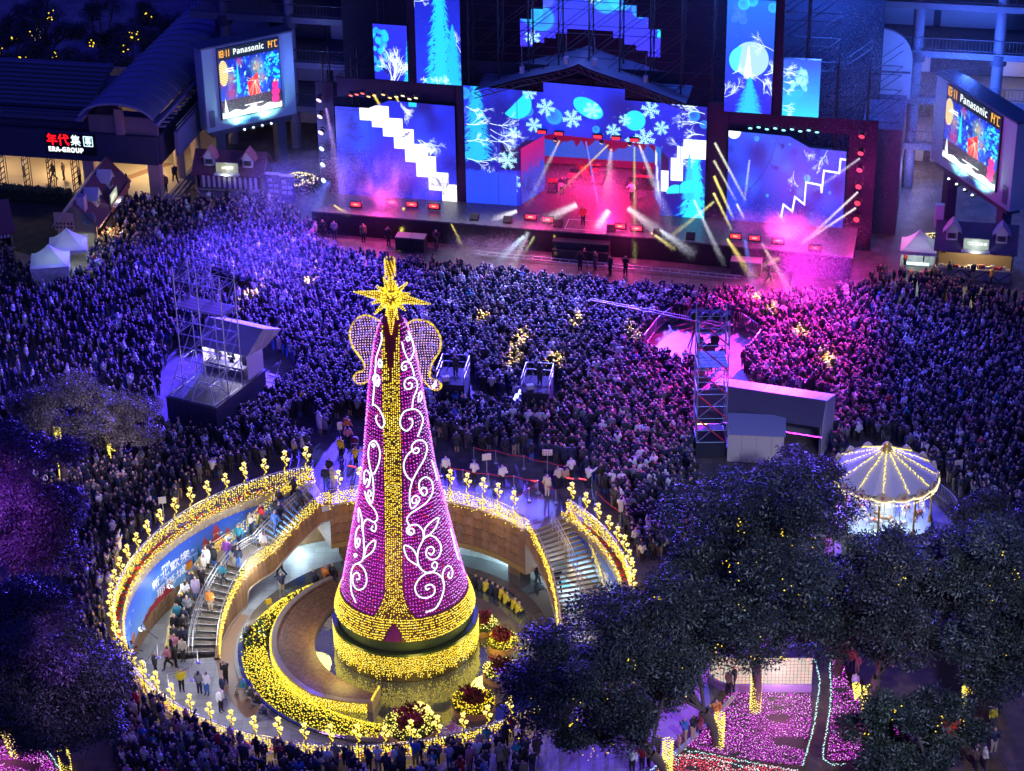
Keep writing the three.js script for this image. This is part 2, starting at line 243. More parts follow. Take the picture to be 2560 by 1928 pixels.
const hemTop = (d) => 0.02 - 0.2 * Math.min(1, Math.abs(d) / 90);   // upper edge of the golden hem
const slitHalf = (h) => h < -0.25 ? Math.pow((-0.25 - h) / 1.2, 0.8) * 9 : 0;       // the opening at the front of the hem, degrees
const neckHalf = (h) => h > 14.9 ? Math.min(0.86, (h - 14.9) / 3.2 * 0.75) : 0;          // share of the band taken by the dark red neckline
{
const t = thing('christmas_tree', 'tall dress-shaped light tree in purple and gold with a star on top', 'christmas tree', TC.clone());
const off = (p) => p.clone().sub(TC);
const lat = new THREE.LatheGeometry(prof.map(([h, r]) => new THREE.Vector2(r - 0.06, h)), 64);
part('dress_cloth', lat, mat(0.16, 0.006, 0.10, 0.75), t);
// golden cloth under the front band and the hem
const strip = (f0, f1, h0, h1, n, dr) => { const pos = [], idx = [], uv = []; for (let i = 0; i <= n; i++) { const h = h0 + (h1 - h0) * i / n; for (let k = 0; k <= 6; k++) { const a = BAND + f0(h) + (f1(h) - f0(h)) * k / 6, p = pol(V(0, 0, 0), dressR(h) + dr, a, h); pos.push(p.x, p.y, p.z); uv.push(k / 6, h); } } for (let i = 0; i < n; i++) for (let k = 0; k < 6; k++) { const a = i * 7 + k, b = a + 7; idx.push(a, b, a + 1, b, b + 1, a + 1); } const g = new THREE.BufferGeometry(); g.setAttribute('position', new THREE.Float32BufferAttribute(pos, 3)); g.setAttribute('uv', new THREE.Float32BufferAttribute(uv, 2)); g.setIndex(idx); g.computeVertexNormals(); return g; };
const goldCloth = mat(0.11, 0.06, 0.005, 0.7);
part('front_band', [strip((h) => -bandHalf(h), (h) => -bandHalf(h) * neckHalf(h), -0.3, 18.3, 40, -0.02), strip((h) => bandHalf(h) * neckHalf(h), (h) => bandHalf(h),  -0.3, 18.3, 40, -0.02)], goldCloth, t);
part('neckline', strip((h) => -bandHalf(h) * neckHalf(h), (h) => bandHalf(h) * neckHalf(h), 14.9, 18.3, 10, -0.03), mat(0.25, 0.004, 0.012, 0.7), t);
const hems = []; for (let a = 0; a < 360; a += 6) { const g = strip((h) => Math.max(a, slitHalf(h)), (h) => Math.min(Math.max(a + 6, slitHalf(h)), 360 - slitHalf(h)), -1.45, hemTop(a > 180 ? 360 - a : a), 5, -0.015); hems.push(g); }
part('hem', hems, goldCloth, t);
// bulbs
seed(41); const gold = [], gold2 = [], mag = [], lil = [], red = [];
for (let a = -180; a < 180; a += 3.0) {
let skip = 0;
for (let h = -0.3; h < 18.2; h += 0.215) {
const r = dressR(h), d = a, bh = bandHalf(h);
if (h < hemTop(d) + 0.1) continue;
if (Math.abs(d) < bh + 0.8) continue;
// strands end as the cone narrows, so that they stay about as far apart
const k = Math.round((a + 180) / 3.0); if (r < 2.3 && k % 2) continue; if (r < 1.15 && k % 4) continue;
const p = pol(V(0, 0, 0), r + 0.02, BAND + d + rr(-0.5, 0.5), h + rr(-0.05, 0.05));
const side = Math.abs(d - 9);
(rnd() < (side > 68 ? 0.8 : side > 54 ? 0.35 : 0.06) ? lil : rnd() < 0.06 ? red : mag).push(at(p, rr(0.04, 0.058)));
}
}
for (let h = -0.2; h < 18.2; h += 0.12) { // front band: close vertical strings
const bh = bandHalf(h), n = h > 1.2 ? 9 : 13;
for (let k = 0; k < n; k++) { const f = (k + 0.5) / n * 2 - 1; if (Math.abs(f) < neckHalf(h)) continue; const p = pol(V(0, 0, 0), dressR(h) + 0.03, BAND + f * bh + rr(-0.35, 0.35), h + rr(-0.05, 0.05)); if (rnd() < 0.86) (rnd() < 0.72 ? gold : gold2).push(at(p, rr(0.034, 0.054))); }
}
for (let a = 0; a < 360; a += 1.5) { const d = a > 180 ? 360 - a : a; for (let k = 0; k < 9; k++) { const h = -1.42 + (hemTop(d) + 1.42) * (k + 0.5) / 9; if (d < slitHalf(h) + 1) continue; if (rnd() < 0.9) (rnd() < 0.75 ? gold : gold2).push(at(pol(V(0, 0, 0), dressR(h) + 0.04, BAND + a + rr(-0.3, 0.3), h + rr(-0.025, 0.025)), rr(0.04, 0.062))); } }
many('gold_bulbs', bulbGeo, GOLD, gold, t); many('gold_bulbs', bulbGeo, GOLD2, gold2, t);
many('purple_bulbs', bulbGeo, glow(0.34, 0.02, 0.33), mag, t); many('lilac_bulbs', bulbGeo, glow(0.32, 0.13, 0.46), lil, t); many('red_bulbs', bulbGeo, glow(0.45, 0.01, 0.04), red, t);
// white rope-light scrolls lying on the dress
const onDress = (px, py) => { const d = sight(px, py).normalize(), o = V(0, CAMH, 0); let best = null; for (let k = 105; k < 190; k += 0.05) { const p = o.clone().addScaledVector(d, k).sub(TC); if (p.y > 18.5 || p.y < -2) continue; const q = Math.hypot(p.x, p.z) - dressR(p.y) - 0.07; if (best === null || q < best[0]) best = [q, p]; if (q < 0) return p; } const r = Math.hypot(best[1].x, best[1].z), s = (dressR(best[1].y) + 0.07) / r; return V(best[1].x * s, best[1].y, best[1].z * s); };
const A = (x, y) => [780 + x / 3.332, 600 + y / 3.332], B = (x, y) => [760 + x / 2.974, 1100 + y / 2.974];
const curls = [
[B, 885, 400, 870, 385, 880, 355, 905, 360, 915, 385, 895, 415, 862, 380, 860, 310, 905, 277, 950, 310, 955, 390, 915, 460, 850, 510, 790, 550, 765, 590, 785, 640],
[B, 830, 60, 845, 60, 855, 80, 838, 100, 812, 90, 800, 50, 830, 10, 880, 5, 915, 50, 900, 130, 850, 220, 805, 310, 785, 420, 800, 510, 840, 480, 860, 440, 835, 415, 805, 435, 810, 470, 835, 465, 835, 440],
[B, 830, 60, 770, 110, 740, 190, 765, 270, 805, 305],
[B, 800, 690, 780, 685, 785, 660, 812, 665, 818, 690, 795, 706, 766, 690, 772, 650, 830, 630, 880, 670, 890, 730],
[B, 890, 735, 900, 660, 1000, 577, 990, 630, 940, 700, 890, 735],
[B, 890, 735, 850, 820, 845, 900, 870, 960, 930, 990, 980, 960, 990, 920, 965, 910, 950, 940, 970, 955],
[B, 880, 740, 920, 710, 980, 730, 1020, 800, 1000, 870, 950, 890, 910, 860, 915, 810, 950, 795, 968, 825, 945, 855, 925, 840],
[B, 845, 935, 770, 880, 746, 785, 800, 805, 840, 870, 845, 935],
[B, 905, 1282, 980, 1250, 1030, 1150, 1040, 1060, 1000, 1000, 930, 985, 860, 1030, 825, 1100, 850, 1160, 910, 1175, 965, 1145, 970, 1100, 940, 1075, 905, 1090, 910, 1115, 930, 1105],
[B, 1038, 1075, 1030, 1000, 1050, 950, 1085, 940, 1105, 980, 1090, 1030, 1070, 1010, 1080, 985],
[A, 800, 1200, 812, 1190, 835, 1205, 825, 1235, 785, 1240, 768, 1200, 785, 1160, 830, 1145, 870, 1170, 878, 1230, 845, 1320, 835, 1400],
[A, 765, 1055, 780, 1050, 785, 1075, 760, 1085, 745, 1055, 765, 1018, 810, 1020, 840, 1080, 850, 1130],
[A, 805, 1490, 830, 1490, 835, 1540, 790, 1590, 745, 1560, 735, 1500, 770, 1430, 850, 1410, 900, 1440, 925, 1500, 910, 1560, 880, 1640],
[A, 795, 840, 785, 820, 800, 805, 815, 830, 795, 840], [A, 750, 850, 770, 930, 810, 1000, 848, 930, 840, 860, 800, 760],
[A, 885, 1350, 890, 1290, 910, 1262, 914, 1310, 900, 1350],
[A, 515, 1370, 550, 1400, 590, 1470, 603, 1530, 580, 1565, 545, 1530, 532, 1480, 545, 1460],
[A, 540, 1180, 546, 1165, 550, 1195, 532, 1190, 528, 1150, 545, 1125, 562, 1170, 550, 1218, 524, 1200, 508, 1150, 530, 1112],
[A, 565, 1035, 575, 1045, 562, 1060, 552, 1030, 565, 995, 582, 1030, 578, 1065], [A, 530, 1060, 532, 990, 560, 900, 580, 830, 575, 770], [A, 505, 1380, 512, 1290, 520, 1200, 528, 1060],
[B, 520, 255, 556, 170, 563, 80, 530, 10, 495, 20, 478, 100, 490, 200, 512, 290, 514, 430, 500, 470, 482, 430, 472, 400, 490, 375, 500, 410, 482, 420], [B, 512, 52, 505, 40, 515, 28, 526, 42, 514, 56],
[B, 472, 350, 482, 310, 468, 290, 450, 330, 446, 250, 465, 226, 490, 260, 480, 340, 462, 350],
[B, 450, 380, 470, 450, 530, 530, 545, 590, 520, 610, 470, 590, 440, 630, 440, 700, 445, 750],
[B, 520, 605, 535, 640, 525, 680, 500, 665, 510, 640], [B, 445, 870, 470, 790, 530, 745, 515, 820, 445, 880],
[B, 442, 740, 446, 830, 430, 900, 395, 920], [B, 385, 1212, 352, 1130, 347, 1030, 357, 960, 400, 920, 450, 970, 465, 1050, 440, 1105, 390, 1110, 362, 1060, 367, 1005, 400, 990, 414, 1030, 390, 1040],
[B, 405, 610, 406, 505, 428, 580, 434, 680], [B, 402, 780, 392, 760, 398, 732, 415, 742, 405, 790, 386, 800, 380, 750, 392, 670, 415, 640], [B, 380, 872, 372, 858, 382, 846, 392, 860, 380, 872],
[B, 950, 150, 975, 230, 990, 300], [B, 1090, 660, 1110, 740, 1130, 820, 1150, 890],
];
const rope = glow(0.36, 0.45, 0.49);
for (const [f, ...xy] of curls) { const pts = []; for (let i = 0; i < xy.length; i += 2) pts.push(onDress(...f(xy[i], xy[i + 1]))); part('light_scroll', tube(pts, 0.046, pts.length * 6, 5), rope, t); }
// wings: wire frames strung with bulbs, in a plane behind the dress
const P0 = TC.clone().add(V(0, 0, -0.45)), wing = (list) => list.map(([x, y]) => off(onPlane(...A(x, y), P0, V(0, 0, 1))));
for (const [lab, list] of [['left wing', [[585, 700], [520, 650], [440, 628], [370, 660], [325, 730], [315, 800], [345, 900], [395, 970], [432, 1030], [428, 1085], [370, 1110], [348, 1150], [370, 1190], [425, 1195], [480, 1160], [520, 1090], [530, 1000], [540, 900], [575, 800]]], ['right wing', [[800, 700], [850, 670], [910, 668], [980, 690], [1035, 745], [1072, 830], [1060, 930], [1010, 1010], [985, 1080], [985, 1145], [1040, 1170], [1075, 1205], [1060, 1245], [1010, 1245], [950, 1195], [905, 1130], [880, 1020], [850, 900], [815, 790]]]]) {
const o = wing(list), w = part('wing', tube(o, 0.05, 90, 6, true), mat(0.5, 0.33, 0.08, 0.4, 0.6), t, lab + ' of golden wire and pink bulbs');
const c = new THREE.CatmullRomCurve3(o, true), n = 150, g1 = [], pk = [], wires = [];
for (let i = 0; i < n; i++) g1.push(at(c.getPointAt(i / n), rr(0.06, 0.085)));
const px = o.map((p) => [p.x, p.y]), xs = px.map((p) => p[0]), ys = px.map((p) => p[1]), x0 = Math.min(...xs), x1 = Math.max(...xs), y0 = Math.min(...ys), y1 = Math.max(...ys);
for (let y = y0; y < y1; y += 0.17) for (let x = x0; x < x1; x += 0.155) { const q = x + 0.05 * Math.sin(y * 3), u = y + 0.1 * Math.sin((x - x0) * 1.6); if (inside(q, u, px)) pk.push(at(V(q, u, o[0].z + 0.04), rr(0.034, 0.05))); }
for (let x = x0 + 0.35; x < x1; x += 0.42) { const run = []; for (let y = y0; y < y1; y += 0.12) { const q = x + 0.16 * Math.sin((y - y0) * 0.9); if (inside(q, y, px)) run.push(V(q, y, o[0].z)); else if (run.length > 3) { wires.push(tube(run.splice(0), 0.018, 24, 4)); } else run.length = 0; } if (run.length > 3) wires.push(tube(run, 0.018, 24, 4)); }
for (let y = y0 + 0.3; y < y1; y += 0.55) { const run = []; for (let x = x0; x < x1; x += 0.1) if (inside(x, y + 0.1 * Math.sin((x - x0) * 1.6), px)) run.push(V(x, y + 0.1 * Math.sin((x - x0) * 1.6), o[0].z)); if (run.length > 3) wires.push(tube(run, 0.018, 20, 4)); }
part('wires', wires, mat(0.5, 0.3, 0.1, 0.4, 0.6), w); many('gold_bulbs', bulbGeo, GOLD, g1, w); many('pink_bulbs', bulbGeo, glow(0.47, 0.26, 0.40), pk, w);
}
// star
const C = V(0, 19.9, 0.35), sb = [], s2 = [], st = part('star', new THREE.IcosahedronGeometry(0.62, 1).translate(C.x, C.y, C.z), mat(0.42, 0.27, 0.04, 0.35, 0.6), t, 'many-pointed golden star covered with bulbs');
seed(9);
const spike = (dir, L, r) => { const g = new THREE.ConeGeometry(r, L, 6, 1); g.translate(0, L / 2, 0); const q = new THREE.Quaternion().setFromUnitVectors(V(0, 1, 0), dir.clone().normalize()); g.applyQuaternion(q).translate(C.x, C.y, C.z); part('star_point', g, mat(0.42, 0.27, 0.04, 0.35, 0.6), st); for (let y = 0.35; y < L; y += 0.13) { const ra = r * (1 - y / L) + 0.03, n = Math.max(2, Math.round(ra * 40)); for (let k = 0; k < n; k++) { const a = k / n * 6.283 + y * 5; (rnd() < 0.7 ? sb : s2).push(at(V(ra * Math.cos(a), y, ra * Math.sin(a)).applyQuaternion(q).add(C), rr(0.04, 0.062))); } } };
spike(V(-1, 0.22, 0.1), 2.2, 0.34); spike(V(1, -0.17, 0.1), 2.3, 0.34); spike(V(0, 1, -0.05), 1.5, 0.36); spike(V(-0.02, -1, 0.3), 2.2, 0.36);
for (let k = 0; k < 12; k++) { const a = k * 30 + 15; spike(V(Math.cos(a * DEG), Math.sin(a * DEG), 0.15), 1.25 + (k % 2) * 0.14, 0.2); }
for (let k = 0; k < 7; k++) { const a = k * 51; spike(V(0.7 * Math.cos(a * DEG), 0.7 * Math.sin(a * DEG), 0.9), 0.98, 0.2); spike(V(0.7 * Math.cos(a * DEG), 0.7 * Math.sin(a * DEG), -0.9), 0.9, 0.27); }
for (let k = 0; k < 420; k++) { const u = rr(-1, 1), a = rnd() * 6.283, s = Math.sqrt(1 - u * u); sb.push(at(V(0.66 * s * Math.cos(a), 0.66 * u, 0.66 * s * Math.sin(a)).add(C), rr(0.04, 0.06))); }
many('gold_bulbs', bulbGeo, GOLD, sb, st); many('gold_bulbs', bulbGeo, GOLD2, s2, st);
part('finial', [cyl(0.2, 0.24, 1.0, 0, 21.2, 0.2, 10)], mat(0.4, 0.26, 0.04, 0.35, 0.6), st);
const fin = []; for (let h = 21.2; h < 22.3; h += 0.13) for (let k = 0; k < 9; k++) fin.push(at(V(0.3 * Math.cos(k * 0.7 + h), h, 0.2 + 0.3 * Math.sin(k * 0.7 + h)), rr(0.04, 0.06))); many('gold_bulbs', bulbGeo, GOLD, fin, st);
// drum
const dr = part('drum', [sweep(V(0, 0, 0), [[4.46, -4.25], [4.46, -2.3]], 0, 360, 4)], mat(0.07, 0.05, 0.01, 0.5), t);
part('moss', sweep(V(0, 0, 0), [[4.05, -1.3], [4.12, -2.24], [4.4, -2.24]], 0, 360, 5), mat(0.03, 0.055, 0.012, 0.8), dr); part('rim', sweep(V(0, 0, 0), [[3.0, -2.26], [4.3, -2.26], [4.3, -2.2], [4.56, -2.2], [4.56, -2.38]], 0, 360, 4), mat(0.03, 0.06, 0.015, 0.3), dr);
const db = [], d2 = []; seed(12); for (let a = 60; a < 300; a += 1.15) { const n = 15, len = rnd() < 0.3 ? 1.2 : rr(1.35, 1.85); for (let k = 0; k < n; k++) { const y = -2.42 - len * k / n + rr(-0.04, 0.04); if (rnd() < 0.93) (rnd() < 0.7 ? db : d2).push(at(pol(V(0, 0, 0), 4.5 + rr(0, 0.06), a + rr(-0.3, 0.3), y), rr(0.028, 0.046))); } }
many('gold_bulbs', bulbGeo, GOLD, db, dr); many('gold_bulbs', bulbGeo, GOLD2, d2, dr);
}
{ // pool with its stone rim, dark still water
const w = new THREE.RingGeometry(0.5, 10.6, 72, 1); w.rotateX(-Math.PI / 2); w.translate(TC.x, -4.28, TC.z);
const q = w.attributes.position, uv = w.attributes.uv; for (let i = 0; i < q.count; i++) uv.setXY(i, q.getX(i) / 3, q.getZ(i) / 3);
const rip = noiseTexture(256, (u, v) => { const n = fbm(u, v, 33, 10, 4); return [n, n, n]; }); rip.colorSpace = THREE.NoColorSpace;
structure('pool_water', w, new THREE.MeshPhysicalMaterial({ color: col(0.3, 0.34, 0.34), metalness: 0.85, roughness: 0.06, bumpMap: rip, bumpScale: 0.008 }));
const rim = thing('pool_rim', 'dark curved stone bench round the right side of the pool', 'bench');
for (let a = 18; a < 150; a += 6) part('stone', arcTile(TC, 8.35, a, a + 6, FLOOR, -4.12, 0.7), mat(0.05 + 0.02 * rnd(), 0.045, 0.04, 0.4), rim);
part('pool_skirt', sweep(TC, [[10.6, FLOOR], [10.6, -4.22], [10.25, -4.22]], 150, 198, 3), mat(0.06, 0.06, 0.06, 0.4), rim);
}
{ // crescent basin: brown terraces inside a low wall, tapering at its near end
const c = thing('crescent_cascade', 'crescent-shaped cascade of brown terraces curling round the left of the tree', 'fountain');
const out = (a) => a > 200 + 20 ? 8.45 : 8.45 - (220 - a) / 25 * 0.75, inn = (a) => 5.85 + (a < 220 ? (220 - a) / 25 * 0.35 : 0) + (a > 290 ? (a - 290) / 32 * 0.5 : 0);
const A0 = 195, A1 = 322, rows = 13;
for (let k = 0; k < rows; k++) {
const pos = [], n = 48; const g = new THREE.BufferGeometry(), idx = [];
for (let i = 0; i <= n; i++) { const a = A0 + (A1 - A0) * i / n, o = out(a) - 0.32, m = inn(a), r0 = o + (m - o) * k / rows, r1 = o + (m - o) * (k + 1) / rows, y = -3.72 - 0.028 * k; for (const [r, h] of [[r0, y], [r1, y + 0.012], [r1, y - 0.03]]) { const p = pol(TC, r, a, h); pos.push(p.x, p.y, p.z); } }
for (let i = 0; i < n; i++) for (let j = 0; j < 2; j++) { const a = i * 3 + j, b = a + 3; idx.push(a, a + 1, b, b, a + 1, b + 1); }
g.setAttribute('position', new THREE.Float32BufferAttribute(pos, 3)); g.setIndex(idx); const q = g.toNonIndexed(); q.computeVertexNormals(); q.setAttribute('uv', new THREE.BufferAttribute(Float32Array.from({ length: q.attributes.position.count * 2 }, (_, i) => (i % 2 ? q.attributes.position.getZ(i >> 1) : q.attributes.position.getX(i >> 1)) / 2), 2));
const t = k === 0 ? noiseTexture(256, (u, v) => { const n = fbm(u, v, 51, 16, 5); const s = 0.16 + 0.34 * n + 0.1 * hash(Math.floor(u * 256), Math.floor(v * 256), 4); return [s * 1.1, s * 0.86, s * 0.62]; }) : null;
if (t) c.userData.wet = new THREE.MeshStandardMaterial({ map: t, roughness: 0.4 });
part('terrace', q, c.userData.wet, c);
}
delete c.userData.wet;
const wall = (f, r0, r1, y0, y1) => { const pos = [], idx = [], n = 60; for (let i = 0; i <= n; i++) { const a = A0 + (A1 - A0) * i / n; for (const [r, y] of [[f(a) + r1, y0], [f(a) + r1, y1], [f(a) + r0, y1], [f(a) + r0, y0]]) { const p = pol(TC, r, a, y); pos.push(p.x, p.y, p.z); } } for (let i = 0; i < n; i++) for (let j = 0; j < 3; j++) { const a = i * 4 + j, b = a + 4; idx.push(a, b, a + 1, b, b + 1, a + 1); } const g = new THREE.BufferGeometry(); g.setAttribute('position', new THREE.Float32BufferAttribute(pos, 3)); g.setIndex(idx); const q = g.toNonIndexed(); q.computeVertexNormals(); return q; };
part('outer_wall', wall(out, -0.34, 0, FLOOR, -3.6), mat(0.2, 0.17, 0.13, 0.4), c);
part('inner_wall', wall(inn, -0.08, 0.06, FLOOR, -4.06), mat(0.12, 0.09, 0.05, 0.4), c);
const e0 = pol(TC, inn(195) - 0.1, 195), e1 = pol(TC, out(195), 195); part('end_wall', slab([e0.clone().setY(-3.55), e1.clone().setY(-3.55), e1.clone().add(V(0.22, 0, 0.1)).setY(-3.55), e0.clone().add(V(0.22, 0, 0.1)).setY(-3.55)], 1.15), mat(0.24, 0.18, 0.12, 0.4), c);
seed(14); const b = [], b2 = [];
for (let a = 196; a < 296; a += 0.75) for (let k = 0; k < 8; k++) (rnd() < 0.75 ? b : b2).push(at(pol(TC, out(a) + 0.06 + rr(0, 0.05), a + rr(-0.3, 0.3), -3.68 - 0.085 * k + rr(-0.03, 0.03)), rr(0.035, 0.055)));
for (let k = 0; k < 60; k++) b.push(at(e0.clone().lerp(e1, rnd()).add(V(0.1 + rr(0, 0.1), 0, 0)).setY(-3.5 + rr(0, 0.03)), rr(0.03, 0.05)));
many('string_lights', bulbGeo, GOLD, b, c); many('string_lights', bulbGeo, GOLD2, b2, c);
// hedge outside the crescent, netted with lights
const hd = thing('lit_hedge', 'curved green hedge covered in golden net lights, left of the tree', 'hedge');
const hp = (a) => { const k = Math.min(1, Math.max(0, (a - 190) / 20)), e = Math.min(1, Math.max(0, (318 - a) / 35)); return [8.75, 10.35 - (a > 270 ? (a - 270) / 48 * 1.1 : 0), 0.55 + 0.45 * Math.min(k, 1) * e]; };
const leaves = [], lc = [], hb = [], hb2 = [];
for (let a = 188; a < 316; a += 0.55) { const [r0, r1, hh] = hp(a); for (let k = 0; k < 16; k++) { const f = rnd(), top = FLOOR + hh * (0.35 + 0.65 * Math.sin(Math.PI * Math.min(1, 0.18 + f * 0.8))); leaves.push(at(pol(TC, r0 + (r1 - r0) * f, a + rr(-0.4, 0.4), top - rr(0, 0.22)), rr(0.09, 0.17), new THREE.Quaternion().setFromEuler(new THREE.Euler(rnd() * 6, rnd() * 6, rnd() * 6)))); const g = rr(0.6, 1.3); lc.push(col(0.045 * g, 0.085 * g, 0.014 * g)); } const lit = a < 262 ? 0.95 : a < 285 ? 0.3 : a < 300 ? 0.75 : 0.35; for (let k = 0; k < 10; k++) if (rnd() < lit) { const f = (k + rnd()) / 10, top = FLOOR + hh * (0.35 + 0.65 * Math.sin(Math.PI * Math.min(1, 0.18 + f * 0.8))); (rnd() < 0.75 ? hb : hb2).push(at(pol(TC, r0 + (r1 - r0) * f, a + rr(-0.3, 0.3), top + 0.05), rr(0.036, 0.062))); } }
const lg = new THREE.BufferGeometry(); lg.setAttribute('position', new THREE.Float32BufferAttribute([-1, 0, 0, 0, 0.25, -0.6, 1, 0, 0, -1, 0, 0, 1, 0, 0, 0, 0.25, 0.6], 3)); lg.computeVertexNormals();
many('leaves', lg, new THREE.MeshStandardMaterial({ color: 0xffffff, roughness: 0.7 }), leaves, hd, lc);
part('bed', sweep(TC, [[8.5, FLOOR], [8.7, FLOOR + 0.3], [10.1, FLOOR + 0.3], [10.5, FLOOR]], 187, 317, 3), mat(0.02, 0.03, 0.01, 0.9), hd);
part('kerb', sweep(TC, [[10.5, FLOOR], [10.5, FLOOR + 0.22], [10.8, FLOOR + 0.22], [10.8, FLOOR]], 187, 300, 3), mat(0.25, 0.25, 0.24, 0.5), hd);
many('net_lights', bulbGeo, GOLD, hb, hd); many('net_lights', bulbGeo, glow(0.44, 0.40, 0.03), hb2, hd);
}
{ // five round planters standing in the pool
const spots = [[1206, 1562, 0.95, 'farthest, beside the seated yellow jackets'], [1256, 1606, 0.98, 'second from the back'], [1253, 1680, 1.16, 'third from the back'], [1183, 1758, 1.34, 'fourth, before the right end of the drum'], [1026, 1815, 1.6, 'nearest and largest, in front of the drum']];
const cordy = new THREE.BufferGeometry(); { const v = []; for (let k = 0; k < 6; k++) { const a = k * 1.05, x = Math.cos(a), z = Math.sin(a); v.push(-z * 0.07, 0, x * 0.07, z * 0.07, 0, -x * 0.07, x * 0.42, 0.62, z * 0.42); v.push(z * 0.07, 0, -x * 0.07, x * 0.62, 0.42, z * 0.62, x * 0.42, 0.62, z * 0.42); } cordy.setAttribute('position', new THREE.Float32BufferAttribute(v, 3)); cordy.computeVertexNormals(); }
const lg = new THREE.OctahedronGeometry(1, 0);
spots.forEach(([px, py, r, where], i) => {
seed(300 + i); const p = G(px, py, -3.9), t = thing('round_planter', 'round planter with red-leaved plants and golden lights, ' + where, 'planter', [p.x, -4.3, p.z]);
part('pot', [sweep(V(0, 0, 0), [[r, -0.1], [r, 0.42], [r - 0.09, 0.42], [r - 0.12, 0.34]], 0, 360, 10)], mat(0.42, 0.24, 0.09, 0.45), t);
part('soil', new THREE.CircleGeometry(r - 0.1, 24).rotateX(-Math.PI / 2).translate(0, 0.36, 0), mat(0.03, 0.02, 0.012), t);
const lv = [], lc = [], b = [], rd = [], rc = [];
for (let k = 0; k < 420 * r; k++) { const a = rnd() * 6.283, q = r * rr(0.55, 0.98); lv.push(at(V(q * Math.cos(a), 0.38 + rr(0, 0.42) * (1 - (q / r - 0.55) * 0.8), q * Math.sin(a)), rr(0.05, 0.09))); const g = rr(0.5, 1.4); lc.push(col(0.06 * g, 0.10 * g, 0.012 * g)); }
for (let k = 0; k < 240 * r; k++) { const a = rnd() * 6.283, q = r * rr(0.52, 1); b.push(at(V(q * Math.cos(a), 0.46 + rr(0.1, 0.4) * (1 - (q / r - 0.55) * 0.8), q * Math.sin(a)), rr(0.032, 0.055))); }
for (let k = 0; k < 26; k++) { const a = rnd() * 6.283, q = r * 0.5 * Math.sqrt(rnd()); rd.push(at(V(q * Math.cos(a), rr(0.4, 0.75 + 0.35 * r), q * Math.sin(a)), rr(0.5, 0.75), new THREE.Quaternion().setFromEuler(new THREE.Euler(rr(-0.4, 0.4), rnd() * 6, rr(-0.4, 0.4))))); const g = rr(0.5, 1.5); rc.push(rnd() < 0.8 ? col(0.13 * g, 0.012 * g, 0.02 * g) : col(0.3, 0.01, 0.08)); }
const wm = mats.get('w') ?? mats.set('w', new THREE.MeshStandardMaterial({ color: 0xffffff, roughness: 0.7, side: THREE.DoubleSide })).get('w');
many('leaves', lg, wm, lv, t, lc); many('red_plants', cordy, wm, rd, t, rc); many('string_lights', bulbGeo, i % 2 ? GOLD : GOLD2, b, t);
});
}
// star lamps: slim posts wrapped in bulbs with three glowing stars, standing in the railing
{
const starShape = new THREE.Shape(); for (let k = 0; k < 10; k++) { const r = k % 2 ? 0.055 : 0.12, a = k * Math.PI / 5; starShape[k ? 'lineTo' : 'moveTo'](r * Math.sin(a), r * Math.cos(a)); } starShape.closePath();
const sg = new THREE.ExtrudeGeometry(starShape, { depth: 0.05, bevelEnabled: true, bevelThickness: 0.05, bevelSize: 0.02, bevelSegments: 1 }).translate(0, 0, -0.025);
const mk = () => { const t = thing('star_lamp', 'x', 'lamp'); part('pole', cyl(0.035, 0.03, 2.1), darkMetal, t); const b = []; seed(55); for (let h = 0; h < 2.1; h += 0.09) b.push(at(V(0.09 * Math.cos(h * 9), h, 0.09 * Math.sin(h * 9)), rr(0.05, 0.07))); many('string_lights', bulbGeo, GOLD, b, t);
for (const [x, y, z, s] of [[0, 2.3, 0, 1.15], [-0.15, 1.98, 0.08, 1], [0.14, 1.8, 0.1, 1]]) { const q = part('star', sg.clone().scale(s, s, s).translate(x, y, z), glow(0.49, 0.36, 0.06), t); if (x) part('bracket', bar(V(0, y - 0.1, 0), V(x, y, z), 0.015), darkMetal, q); } return t; };
const proto = mk(); let i = 0; const put = (p, where, s = 1) => { const o = i++ ? proto.clone() : proto; if (i > 1) { o.name = numbered('star_lamp'); scene.add(o); } o.position.copy(p); o.rotation.y = Math.atan2(-p.x, -p.z + 0) * 0 + rr(-0.5, 0.5); o.scale.setScalar(s); o.userData = { label: where, category: 'lamp', group: 'golden star lamps along the railings' }; };
seed(71);
const ord = (k) => ['first', 'second', 'third', 'fourth', 'fifth', 'sixth', 'seventh', 'eighth', 'ninth', 'tenth'][k] ?? (k + 1) + 'th';
const ring = []; for (let a = 52; a < 342; a += 5.35) ring.push(a);
let cf = 0, cl = 0, cr = 0;
for (const a of ring) { const p = pol(PC, PR + 0.48, a, 0), s = a < 110 ? ['right railing beside the empty stairs', cr++] : a < 232 ? ['front railing, counted from the right', cf++] : ['left railing above the mural, counted from the front', cl++]; put(p, 'golden star lamp, ' + ord(s[1]) + ' along the ' + s[0], rr(0.92, 1.08)); }
[-19, -11, 21, 27.5, 34, 40.5, 48].forEach((a, k) => put(pol(DC, DR + 0.08, a, 0), 'golden star lamp, ' + ord(k) + ' from the left on the curved deck railing'));
}
